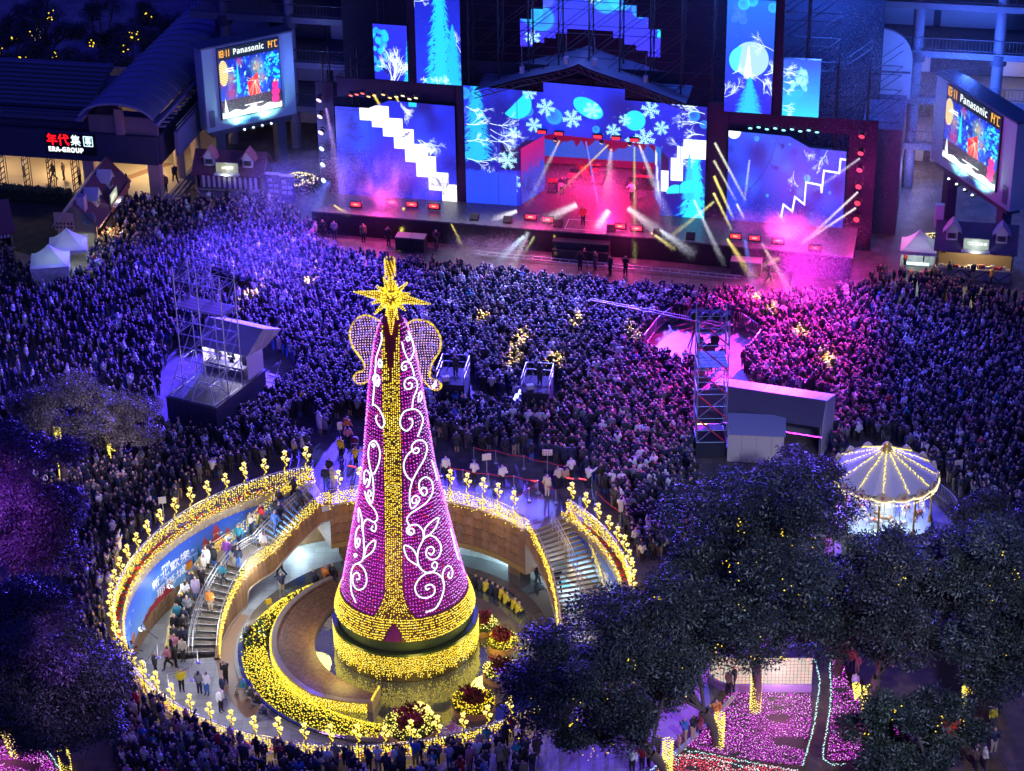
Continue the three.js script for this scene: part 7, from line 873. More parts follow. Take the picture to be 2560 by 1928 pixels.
for (const [x, top, w] of [[1.0, 'black', 'left'], [2.1, 'charcoal', 'middle'], [3.2, 'navy', 'right']]) { const p = V(x, 2.06, -5.3).applyMatrix4(t.matrixWorld); person({ pos: p, top, legs: 'black', turn: Math.PI - 26.9 * DEG, label: `technician in the lit booth of the left platform, ${w} of three`, group: 'technicians in the left booth' }); }
}
{ // right lighting tower and the two tents behind and before it
const t = thing('lighting_tower', 'right scaffolding tower with black lamps, red braces and a turquoise platform', 'scaffolding', V(12.42, 0, -132.0), 0);
part('base_cladding', rbox(2.1, 1.2, 2.6, 1.0, 0.6, -1.3, 0.05), mat(0.02, 0.02, 0.04, 0.8), t);
scaffold(t, 0, 0, 2.0, -2.5, 1.2, 10.4, 1, 1.84, [mat(0.35, 0.4, 0.5, 0.4, 0.6), mat(0.3, 0.5, 0.6, 0.4, 0.4), mat(0.4, 0.4, 0.5, 0.4, 0.6)]);
const red = []; for (let k = 0; k < 5; k++) red.push([V(0, 1.2 + 1.84 * (k + 1), 0.05), V(2, 1.2 + 1.84 * k, 0.05)]); for (const [a, b] of red) part('red_brace', bar(a, b, 0.05, 6), mat(0.5, 0.03, 0.06, 0.4), t);
for (let k = 0; k < 5; k++) part('platform_plank', box(1.9, 0.06, 0.44, 1.0, 6.9, -0.25 - k * 0.48), mat(0.03, 0.34, 0.36, 0.6), t);
for (let k = 0; k < 4; k++) blinder(t, -0.1 + k * 0.72, 9.5 - k * 0.05, -2.7); part('moving_head_lamp', [rbox(0.6, 0.5, 0.5, 1.2, 8.3, -1.6, 0.1), cyl(0.3, 0.2, 0.5, 1.2, 7.7, -1.6)], mat(0.006, 0.006, 0.01, 0.7), t);
part('tower_drape', box(1.9, 2.6, 0.05, 1.0, 2.7, -2.3), mat(0.06, 0.04, 0.08, 0.8), t);
const b = thing('long_tent', 'long dark tarpaulin tent with a bright sloping back roof behind the small white tent', 'tent', V(13.2, 0, -134.4), -19.8 * DEG);
part('front_flap', slab([V(0, 2.4, 0.05), V(8.1, 2.4, 0.05), V(8.2, 4.2, -0.5), V(0.2, 4.2, -0.5)], 0.04, V(0, 0, -1)), mat(0.06, 0.06, 0.12, 0.7), b); part('rear_roof', slab([V(0.2, 4.2, -0.5), V(8.2, 4.2, -0.5), V(8.35, 3.5, -2.9), V(0.35, 3.5, -2.9)], 0.04), canvasWhite, b); part('end_wall', slab([V(8.15, 0.05, 0.1), V(8.15, 2.4, 0.05), V(8.22, 4.2, -0.5), V(8.36, 3.5, -2.9), V(8.36, 0.05, -2.9)], 0.04, V(-1, 0, 0)), canvasWhite, b); part('rear_wall', box(8, 3.4, 0.05, 4.3, 1.75, -2.9), tarp, b); for (const x of [0.2, 4.2, 8.0]) part('tent_pole', cyl(0.04, 0.04, 2.4, x, 0, 0, 8), steelPale, b);
const s = thing('white_tent', 'small white walled tent in front of the dark long tent', 'tent', V(14.5, 0, -131.5), -7 * DEG);
part('front_wall', box(3.75, 2.15, 0.05, 1.87, 1.08, 0), mat(0.5, 0.44, 0.4, 0.8), s); part('end_wall', slab([V(3.75, 0, 0), V(3.75, 2.15, 0), V(3.75, 2.75, -1.7), V(3.75, 0, -1.7)], 0.04, V(-1, 0, 0)), mat(0.55, 0.5, 0.42, 0.8), s); part('left_wall', box(0.05, 2.3, 1.7, 0, 1.15, -0.85), mat(0.5, 0.45, 0.4, 0.8), s); part('tent_roof', slab([V(-0.08, 2.15, 0.12), V(3.85, 2.15, 0.12), V(3.85, 2.78, -1.75), V(-0.08, 2.78, -1.75)], 0.04), mat(0.22, 0.24, 0.36, 0.75), s); for (let k = 0; k < 3; k++) part('wall_fold', bar(V(0.9 + k, 0.05, 0.035), V(0.95 + k, 2.1, 0.035), 0.02, 4), mat(0.46, 0.4, 0.36, 0.8), s);
}
// camera platforms with guard rails and an operator each
[[V(-5.3, 0, -139.6), 'left'], [V(0.64, 0, -138.14), 'right']].forEach(([p, w], i) => {
const t = thing('camera_platform', w + ' black camera platform with guard rails in the middle of the crowd', 'platform', p, -9 * DEG, 'camera platforms in the crowd');
part('base_cladding', rbox(1.95, 1.95, 2.5, 0.97, 0.98, -1.25, 0.04), mat(0.015, 0.016, 0.035, 0.85), t); part('deck', box(2.05, 0.07, 2.6, 0.97, 1.99, -1.25), mat(0.03, 0.03, 0.04, 1), t);
for (const h of [0.55, 1.1]) part('guard_rail', [[V(0, 2 + h, 0), V(0, 2 + h, -2.5)], [V(1.95, 2 + h, 0), V(1.95, 2 + h, -2.5)], [V(0, 2 + h, -2.5), V(1.95, 2 + h, -2.5)]].map(([a, b]) => bar(a, b, 0.035)), steelPale, t); for (const [x, z] of [[0, 0], [1.95, 0], [0, -2.5], [1.95, -2.5], [0, -1.25], [1.95, -1.25]]) part('rail_post', bar(V(x, 2, z), V(x, 3.1, z), 0.035), steelPale, t);
for (let k = 0; k < 5; k++) part('stair_tread', box(0.3, 0.05, 0.7, -0.15 - k * 0.26, 1.75 - k * 0.36, -0.5), steelPale, t);
t.updateMatrixWorld(true); const q = V(1.15, 2.03, -1.2).applyMatrix4(t.matrixWorld); person({ pos: q, pose: 'phone', hair: i ? 'hood' : 'short', top: 'black', legs: 'black', turn: facing(q, stageAim), label: `camera operator on the ${w} platform in the crowd` }); addCamera(V(0.8, 2.03, -1.9).applyMatrix4(t.matrixWorld), facing(q, stageAim), `video camera on the ${w} platform in the crowd`); const bx = thing('equipment_case', 'pale case on the deck of the ' + w + ' camera platform', 'case', V(0.55, 2.03, -0.5).applyMatrix4(t.matrixWorld), 0.3); part('case_body', rbox(0.5, 0.3, 0.35, 0, 0.15, 0), mat(0.5, 0.5, 0.5), bx); part('lid', rbox(0.52, 0.06, 0.37, 0, 0.32, 0), mat(0.4, 0.4, 0.42), bx);
});
{ // fenced camera pen: crowd barriers round an empty patch of paving, with a crane arm
const pts = [[1612, 868], [1640, 830], [1678, 800], [1765, 803], [1852, 815], [1905, 850], [1880, 888]].map(([x, y]) => G(x, y)); let k = 0; const wd = ['first', 'second', 'third', 'fourth', 'fifth', 'sixth', 'seventh', 'eighth', 'ninth', 'tenth', 'eleventh', 'twelfth'];
for (let i = 0; i + 1 < pts.length; i++) { const a = pts[i], b = pts[i + 1], n = Math.max(1, Math.round(a.distanceTo(b) / 2.1)); for (let j = 0; j < n; j++) { const p = a.clone().lerp(b, j / n), q = a.clone().lerp(b, (j + 0.96) / n), L = p.distanceTo(q), t = thing('crowd_barrier', `steel crowd barrier round the camera pen, ${wd[k++]} from the left`, 'barrier', p, Math.atan2(-(q.z - p.z), q.x - p.x), 'barriers round the camera pen'); part('frame', [bar(V(0, 1.1, 0), V(L, 1.1, 0), 0.03), bar(V(0, 0.2, 0), V(L, 0.2, 0), 0.03), bar(V(0, 0, 0), V(0, 1.1, 0), 0.03), bar(V(L, 0, 0), V(L, 1.1, 0), 0.03)], steelPale, t); const up = []; for (let x = 0.12; x < L; x += 0.13) up.push(bar(V(x, 0.2, 0), V(x, 1.1, 0), 0.013, 4)); part('bars', up, steelPale, t); part('foot', [box(0.06, 0.04, 0.7, 0.2, 0.02, 0), box(0.06, 0.04, 0.7, L - 0.2, 0.02, 0)], steelPale, t); } }
const c = thing('camera_crane', 'long camera crane reaching left from the fenced pen over the crowd', 'camera crane', G(1735, 880)); part('tripod', [0, 2.1, 4.2].map((a) => bar(V(0, 1.9, 0), V(0.8 * Math.cos(a), 0, 0.8 * Math.sin(a)), 0.05)), darkMetal, c); part('column', cyl(0.09, 0.09, 0.8, 0, 1.7, 0), darkMetal, c); const e = V(-7.6, 3.0, -2.9), s = V(2.6, 2.35, 0.9); part('arm', [bar(s, e, 0.06), bar(s.clone().add(V(0, 0.28, 0)), e.clone().add(V(0, 0.14, 0)), 0.045)], mat(0.25, 0.22, 0.25, 0.4, 0.6), c); part('counterweight', rbox(0.5, 0.5, 0.35, 2.5, 2.4, 0.85), mat(0.02, 0.02, 0.03), c); part('camera_head', rbox(0.35, 0.35, 0.45, e.x, e.y - 0.2, e.z), mat(0.03, 0.03, 0.03), c);
person({ pos: G(1748, 886), top: 'charcoal', legs: 'black', pose: 'pocket', turn: 3.2, label: 'crane operator crouched over gear in the fenced pen' }); const gear = thing('flight_case', 'black flight case with a pale lid in the fenced pen', 'case', G(1772, 876), 0.4); part('case_body', rbox(0.8, 0.7, 0.6, 0, 0.36, 0), mat(0.02, 0.02, 0.025), gear); part('lid', rbox(0.7, 0.05, 0.5, 0, 0.75, 0), mat(0.5, 0.5, 0.5), gear);
}
// ---------------------------------------------------------------- carousel
{
const C = V(23.74, 0, -123.56), t = thing('carousel', 'round carousel with a white canopy striped by golden light strings', 'carousel', C), R = 3.3, n = 16, eave = 3.6, apex = 5.35;
const seg = (a) => V(R * Math.cos(a), eave, R * Math.sin(a));
for (let k = 0; k < n; k++) { const a = k / n * 2 * Math.PI, b = (k + 1) / n * 2 * Math.PI, m = seg((a + b) / 2).multiplyScalar(0.985); m.y = eave - 0.02; const top = V(0, apex, 0); const g = new THREE.BufferGeometry(); const P = [seg(a), m, top, m, seg(b), top]; g.setAttribute('position', new THREE.Float32BufferAttribute(P.flatMap((p) => p.toArray()), 3)); g.computeVertexNormals(); part('canopy_panel', g, mat(k % 2 ? 0.5 : 0.56, k % 2 ? 0.46 : 0.5, 0.52, 0.75), t); }
const sh = new THREE.Shape(); sh.moveTo(-0.62, 0); sh.lineTo(0.62, 0); sh.lineTo(0.62, 0.25); sh.quadraticCurveTo(0.4, 0.22, 0.3, 0.42); sh.quadraticCurveTo(0, 0.85, -0.3, 0.42); sh.quadraticCurveTo(-0.4, 0.22, -0.62, 0.25); sh.closePath(); const cr = new THREE.ExtrudeGeometry(sh, { depth: 0.06, bevelEnabled: true, bevelSize: 0.02, bevelThickness: 0.02, bevelSegments: 1 });
for (let k = 0; k < n; k++) { const a = (k + 0.5) / n * 2 * Math.PI, c = part('rounding_board', cr.clone().translate(0, -0.28, 0), mat(0.62, 0.5, 0.3, 0.5), t); c.position.set(R * 1.0 * Math.cos(a), eave, R * 1.0 * Math.sin(a)); c.rotation.y = -a + Math.PI / 2; part('medallion', new THREE.SphereGeometry(0.14, 10, 6).scale(1, 1, 0.4).translate(0, 0.02, 0.1), mat(0.5, 0.2, 0.16, 0.4), c); }
part('rim', tube(Array.from({ length: 32 }, (_, k) => V((R + 0.02) * Math.cos(k / 32 * 6.2832), eave + 0.04, (R + 0.02) * Math.sin(k / 32 * 6.2832))), 0.06, 96, 6, true), mat(0.5, 0.42, 0.2, 0.4, 0.5), t);
part('finial', [new THREE.SphereGeometry(0.22, 12, 8).translate(0, apex + 0.25, 0), cyl(0.4, 0.2, 0.25, 0, apex - 0.1, 0, 12)], mat(0.6, 0.42, 0.1, 0.35, 0.6), t);
seed(88); const b = []; for (let k = 0; k < 12; k++) { const a = k / 12 * 6.2832 + 0.19, p = seg(a), q = V(0, apex, 0); for (let i = 2; i < 42; i++) b.push(at(p.clone().lerp(q, i / 44).add(V(rr(-0.05, 0.05), 0.07 + rr(0, 0.05), rr(-0.05, 0.05))), rr(0.035, 0.06))); } many('string_lights', bulbGeo, GOLD2, b, t);
const e = []; for (let k = 0; k < 190; k++) { const a = k / 190 * 6.2832; e.push(at(V((R + 0.14) * Math.cos(a), eave - 0.12 - 0.14 * Math.abs(Math.sin(a * 8)), (R + 0.14) * Math.sin(a)), rr(0.05, 0.085))); if (k % 2) e.push(at(V((R + 0.1) * Math.cos(a), eave - 0.5, (R + 0.1) * Math.sin(a)), rr(0.05, 0.09))); } many('rim_bulbs', bulbGeo, glow(0.5, 0.4, 0.2), e, t);
part('platform', [cyl(R - 0.1, R - 0.1, 0.35, 0, 0, 0, 40)], mat(0.45, 0.62, 0.72, 0.4), t); part('platform_edge', sweep(V(0, 0, 0), [[R - 0.05, 0.02], [R - 0.05, 0.36]], 0, 360, 6), mat(0.5, 0.4, 0.25, 0.4), t); part('centre_drum', cyl(0.9, 0.9, 3.3, 0, 0.35, 0, 12), mat(0.5, 0.55, 0.6, 0.4), t);
for (let k = 0; k < 8; k++) { const a = k / 8 * 6.2832 + 0.25; part('pillar', [cyl(0.07, 0.07, 3.2, (R - 0.25) * Math.cos(a), 0.35, (R - 0.25) * Math.sin(a), 10), cyl(0.16, 0.1, 0.5, (R - 0.25) * Math.cos(a), 0.35, (R - 0.25) * Math.sin(a), 10)], mat(0.55, 0.38, 0.1, 0.3, 0.7), t); }
// horses: body, neck, head and four jointed legs in one surface
const hF = (x, y, z) => { const p = [x, y, z]; let d = cap(p, [0, 0.95, -0.32], [0, 0.97, 0.3], 0.19, 0.2); d = smin(d, cap(p, [0, 1.02, 0.36], [0, 1.38, 0.58], 0.13, 0.085), 0.1); d = smin(d, cap(p, [0, 1.4, 0.58], [0, 1.26, 0.82], 0.085, 0.05), 0.05); for (const s of [-1, 1]) { d = smin(d, cap(p, [s * 0.03, 1.44, 0.56], [s * 0.045, 1.53, 0.54], 0.025, 0.012), 0.02); const f = s > 0 ? 0.14 : -0.04; d = smin(d, smin(cap(p, [s * 0.11, 0.85, 0.32], [s * 0.11, 0.62, 0.5 + f], 0.08, 0.05), cap(p, [s * 0.11, 0.62, 0.5 + f], [s * 0.11, 0.4, 0.36 + f], 0.048, 0.035), 0.03), 0.05); d = smin(d, smin(cap(p, [s * 0.11, 0.88, -0.36], [s * 0.11, 0.62, -0.3], 0.1, 0.06), smin(cap(p, [s * 0.11, 0.62, -0.3], [s * 0.11, 0.45, -0.5], 0.055, 0.04), cap(p, [s * 0.11, 0.45, -0.5], [s * 0.11, 0.26, -0.52], 0.04, 0.035), 0.03), 0.03), 0.06); } return smin(d, cap(p, [0, 1.0, -0.5], [0, 0.62, -0.68], 0.05, 0.03), 0.04); };
const hg = surfaceNet(hF, [-0.34, 0.14, -0.85], [0.34, 1.62, 0.98], 0.04), mane = tube([V(0, 1.5, 0.5), V(0, 1.36, 0.42), V(0, 1.18, 0.26)], 0.045, 12), sad = new THREE.SphereGeometry(0.22, 10, 8, 0, 6.2832, 0, 1.3).scale(1.05, 0.7, 1.1).translate(0, 1.02, 0);
let i = 0; for (const [rad, m] of [[2.55, 10], [1.65, 6]]) for (let k = 0; k < m; k++) { const a = k / m * 6.2832 + rad, o = part('horse', hg, i % 3 === 1 ? mat(0.34, 0.2, 0.1, 0.4) : mat(0.66, 0.64, 0.6, 0.35), t); o.position.set(rad * Math.cos(a), 0.42 + (k % 2) * 0.22, rad * Math.sin(a)); o.rotation.y = -a; o.scale.setScalar(0.85); part('mane', mane, mat(0.5, 0.4, 0.2, 0.5), o); part('saddle', sad, mat(...(i % 2 ? [0.4, 0.06, 0.05] : [0.1, 0.16, 0.4]), 0.4), o); part('pole', cyl(0.03, 0.03, 3.4, 0, 0.1, 0.06, 8), mat(0.6, 0.45, 0.12, 0.3, 0.8), o); i++; }
lamp('point', 'carousel_lamp', col(0.9, 0.95, 1), 9, C.clone().add(V(0, 3.2, 2.0)), null, 0, 0, 20); lamp('point', 'carousel_lamp', col(1, 0.92, 0.85), 1.6, C.clone().add(V(0, 7.4, 0.5)), null, 0, 0, 20); part('ceiling_lamp', new THREE.SphereGeometry(0.15, 10, 8).translate(0, 3.2, 2.0), glow(0.5, 0.5, 0.5), t);
const f = thing('carousel_fence', 'curved pale fence on the right side of the carousel', 'fence', C); const bl = []; for (let a = -62; a < 66; a += 2) bl.push(bar(V(4.9 * Math.cos(a * DEG), 0, 4.9 * Math.sin(a * DEG)), V(4.9 * Math.cos(a * DEG), 1.1, 4.9 * Math.sin(a * DEG)), 0.016, 4)); part('bars', bl, steelPale, f); for (const h of [0.15, 1.1]) part('rail', tube(Array.from({ length: 18 }, (_, k) => V(4.9 * Math.cos((-62 + k * 7.5) * DEG), h, 4.9 * Math.sin((-62 + k * 7.5) * DEG))), 0.03, 50, 5), steelPale, f);
}
// ---------------------------------------------------------------- trees
const sprayGeo = (() => { const v = []; for (let k = 0; k < 7; k++) { const a = k * 0.9, r = 0.35 + 0.35 * (k % 2), c = V(r * Math.cos(a), 0.18 * Math.sin(k * 2.1), r * Math.sin(a)), d = V(Math.cos(a + 0.4), -0.25, Math.sin(a + 0.4)), s = V(-d.z, 0.25, d.x); const p = (u, w) => c.clone().addScaledVector(d, u).addScaledVector(s, w); for (const q of [p(-0.1, 0), p(0.18, 0.1), p(0.5, 0), p(-0.1, 0), p(0.5, 0), p(0.18, -0.1)]) v.push(q.x, q.y, q.z); } const g = new THREE.BufferGeometry(); g.setAttribute('position', new THREE.Float32BufferAttribute(v, 3)); g.computeVertexNormals(); return g; })();
const leafMat = new THREE.MeshStandardMaterial({ color: 0xffffff, roughness: 0.5, side: THREE.DoubleSide }), bark = mat(0.09, 0.065, 0.05, 0.9);
function tree(o) {
seed(o.seed); const base = o.base, z = base.z + (o.dz ?? 0), cc = onPlane(o.crown[0], o.crown[1], V(0, 0, z), V(0, 0, 1)).sub(base), [rx, ry, rz] = o.r, t = thing(o.name ?? 'plaza_tree', o.label, 'tree', base);
const fork = V(cc.x * 0.25, Math.max(1.6, (cc.y - ry) * 0.75), cc.z * 0.25 + 0.2), trunkR = o.trunk ?? 0.28;
const limbs = [tube([V(0, -0.1, 0), V(fork.x * 0.4 + 0.08, fork.y * 0.5, fork.z * 0.4), fork], trunkR, 12, 8)];
const clumps = []; const N = o.clumps ?? 26; for (let k = 0; k < N; k++) { const u = rr(-1, 1), a = rnd() * 6.2832, s = Math.sqrt(1 - u * u), e = k % 4 ? rr(0.5, 0.92) : rr(0.95, 1.12); clumps.push(V(cc.x + rx * e * s * Math.cos(a), cc.y + ry * e * u, cc.z + rz * e * s * Math.sin(a))); }
clumps.slice(0, 9).forEach((c) => { const m = fork.clone().lerp(c, 0.5).add(V(rr(-0.3, 0.3), rr(0, 0.5), rr(-0.3, 0.3))); limbs.push(tube([fork, m, c], trunkR * 0.32, 10, 5)); }); part('trunk', limbs, bark, t);
const M = [], K = [], per = Math.round((o.leaves ?? 2600) * 1.9 / N), cr = Math.cbrt(rx * ry * rz) * 0.42;
for (const c of clumps) { const light = rr(0.6, 1.45), rad = cr * rr(0.55, 1.2); for (let k = 0; k < per; k++) { const u = rr(-1, 1), a = rnd() * 6.2832, s = Math.sqrt(1 - u * u), e = Math.cbrt(rr(0.15, 1)) * rad; M.push(at(V(c.x + e * s * Math.cos(a), c.y + e * u * 0.72, c.z + e * s * Math.sin(a)), rr(0.22, 0.5) * (o.leafSize ?? 1), new THREE.Quaternion().setFromEuler(new THREE.Euler(rr(-0.9, 0.9), rnd() * 6.28, rr(-0.9, 0.9))))); const g = light * (rnd() < 0.08 ? rr(1.4, 2.0) : rr(0.3, 1.2)); K.push(col(o.tint[0] * g, o.tint[1] * g, o.tint[2] * g)); } }
many('crown', sprayGeo, leafMat, M, t, K);
for (const [x, y0, y1, r, lean] of o.wrap ?? []) { const b = [], n = Math.round((y1 - y0) / 0.085); for (let k = 0; k < n; k++) for (let j = 0; j < 9; j++) { const y = y0 + (y1 - y0) * k / n, a = j * 0.7 + k * 0.33; b.push(at(V(x + (lean ?? 0) * (y - y0) + r * Math.cos(a), y + rr(-0.04, 0.04), r * Math.sin(a)), rr(0.035, 0.06))); } many('trunk_lights', bulbGeo, GOLD2, b.filter((_, i) => i % 3), t); many('trunk_lights', bulbGeo, GOLD, b.filter((_, i) => i % 3 === 0), t); }
if (o.specks) { const b = []; for (let k = 0; k < o.specks; k++) { const c = pick(clumps), n = 1 + Math.floor(rnd() * rnd() * 12); for (let j = 0; j < n; j++) b.push(at(c.clone().add(V(0.8 * cr * Math.sin(k * 7) + rr(-0.3, 0.3), cr * 0.5 * Math.sin(k * 3) + rr(-0.4, 0.4), cr * rr(0.5, 1.1))), rr(0.03, 0.055) * (o.big ?? 1))); } many('string_lights', bulbGeo, GOLD, b, t); }
return t;
}
const GREEN = [0.022, 0.034, 0.018], DUSK = [0.05, 0.04, 0.052];
tree({ seed: 1, base: G(1888, 1778), crown: [1885, 1425], r: [6.1, 4.7, 4.6], leaves: 7600, clumps: 48, tint: [0.02, 0.028, 0.02], wrap: [[0, 0, 2.5, 0.3]], specks: 16, label: 'largest dark tree on the right, its trunk wrapped in lights before the lit wall' });
tree({ seed: 2, base: G(1797, 1868), crown: [1640, 1610], r: [4.3, 3.5, 3.2], leaves: 4600, clumps: 34, tint: [0.034, 0.042, 0.03], wrap: [[0, 0, 2.3, 0.28]], specks: 16, label: 'tree leaning left from the magenta lawn, middle of three wrapped trunks' });
tree({ seed: 3, base: G(1668, 1945), crown: [1500, 1735], r: [4.2, 3.2, 3.0], leaves: 4400, clumps: 32, tint: [0.034, 0.042, 0.03], wrap: [[0, 0, 2.6, 0.28]], specks: 12, label: 'tree at the bottom edge left of the magenta lawn with a wrapped trunk' });
tree({ seed: 4, base: G(2165, 1800), crown: [2260, 1505], r: [3.3, 3.8, 3.0], leaves: 4000, clumps: 30, tint: [0.04, 0.042, 0.036], wrap: [[0, 0, 2.3, 0.26], [-0.5, 1.5, 2.5, 0.2, -0.2]], specks: 6, label: 'tree right of the bare path whose wrapped trunk forks in the right lawn' });
tree({ seed: 5, base: G(2410, 1815), crown: [2480, 1500], r: [3.4, 5.0, 3.0], leaves: 5000, clumps: 36, tint: [0.03, 0.04, 0.028], wrap: [[0, 0, 2.8, 0.27]], specks: 4, label: 'tall tree at the right edge with a thick wrapped trunk beside red buckets' });
tree({ seed: 6, base: G(2330, 2010), crown: [2275, 1835], r: [3.1, 2.0, 2.4], leaves: 2800, clumps: 22, tint: GREEN, specks: 5, label: 'dark tree crown at the bottom right over the end of the right lawn' });
tree({ seed: 7, base: G(2478, 1480), crown: [2500, 1330], r: [2.6, 2.4, 2.2], leaves: 2600, clumps: 22, tint: [0.05, 0.046, 0.04], wrap: [[-0.2, 0.6, 3.2, 0.2, -0.1]], label: 'tree right of the carousel with a lit trunk showing through its leaves' });
tree({ seed: 8, base: G(1975, 1420), crown: [1985, 1215], r: [2.7, 2.0, 2.2], leaves: 2000, clumps: 20, tint: [0.075, 0.045, 0.055], label: 'purple-brown thin-leaved tree left of the carousel' });
tree({ seed: 9, base: G(2090, 1690), crown: [2120, 1530], r: [2.6, 3.0, 2.4], leaves: 2800, clumps: 24, tint: [0.05, 0.056, 0.036], label: 'small green tree at the head of the bare path below the carousel' });
tree({ seed: 10, base: G(2357, 1560), crown: [2370, 1400], r: [2.4, 2.2, 2.0], leaves: 2400, clumps: 20, tint: [0.06, 0.05, 0.046], wrap: [[0, 0.3, 3.0, 0.14]], label: 'reddish tree below the carousel fence with a thin lit trunk' });
tree({ seed: 11, base: G(160, 1228), crown: [165, 1010], r: [3.0, 2.6, 2.4], leaves: 2000, clumps: 24, tint: [0.085, 0.078, 0.07], leafSize: 0.8, wrap: [[0, 0, 2.4, 0.16], [0.05, 2.7, 4.9, 0.2]], label: 'greyish lilac tree on the left with a tall lit trunk' });
tree({ seed: 12, base: G(285, 1170), crown: [300, 1040], r: [2.5, 1.9, 2.0], leaves: 1700, clumps: 20, tint: [0.1, 0.09, 0.075], leafSize: 0.8, wrap: [[0.1, 0.4, 2.6, 0.22, -0.15]], label: 'greyish tree just below the left control platform with a short lit trunk' });
tree({ seed: 13, base: G(40, 1560), crown: [60, 1230], r: [3.2, 4.6, 2.8], leaves: 4600, clumps: 34, tint: [0.06, 0.03, 0.085], label: 'tall purple-lit tree at the left edge' });
tree({ seed: 14, base: G(165, 1930), crown: [120, 1735], r: [3.9, 2.9, 3.2], leaves: 5200, clumps: 36, tint: [0.028, 0.042, 0.03], wrap: [[0, 0, 2.3, 0.3]], label: 'big dark green tree in the lower left corner beside the sunken court' });
tree({ seed: 15, base: G(50, 1890), crown: [70, 1570], r: [2.8, 3.0, 2.8], leaves: 2800, clumps: 24, tint: [0.04, 0.03, 0.055], wrap: [[-0.2, 0, 3.0, 0.28, -0.25]], label: 'dark tree at the left edge above the magenta lawn with a leaning lit trunk' });
[[60, 300, 60, 190, 2.6], [150, 290, 150, 160, 3.0], [240, 300, 235, 170, 3.0], [330, 270, 335, 140, 2.6], [120, 200, 110, 60, 3.2], [260, 190, 260, 60, 3.0], [20, 240, 20, 110, 2.8], [400, 170, 395, 60, 2.6]].forEach(([bx, by, cx, cy, r], i) => tree({ seed: 40 + i, base: G(bx, by), crown: [cx, cy], r: [r, r * 0.85, r * 0.8], leaves: 900, clumps: 14, tint: [0.03, 0.035, 0.04], big: 1.7, specks: [6, 3, 6, 4, 2, 1, 7, 2][i], wrap: [null, [[0, 0.2, 2.2, 0.2]], [[0.3, 0, 3.2, 0.25, 0.1]], null][i] ? (i === 1 ? [[0, 0.2, 2.2, 0.2]] : [[0.3, 0, 3.2, 0.25, 0.1]]) : undefined, label: 'dark park tree behind the arcade building, ' + ['front left', 'with a short lit trunk', 'with a forked lit trunk', 'at the right end', 'rear left', 'rear middle', 'at the far left with scattered lights', 'rear right'][i] }));
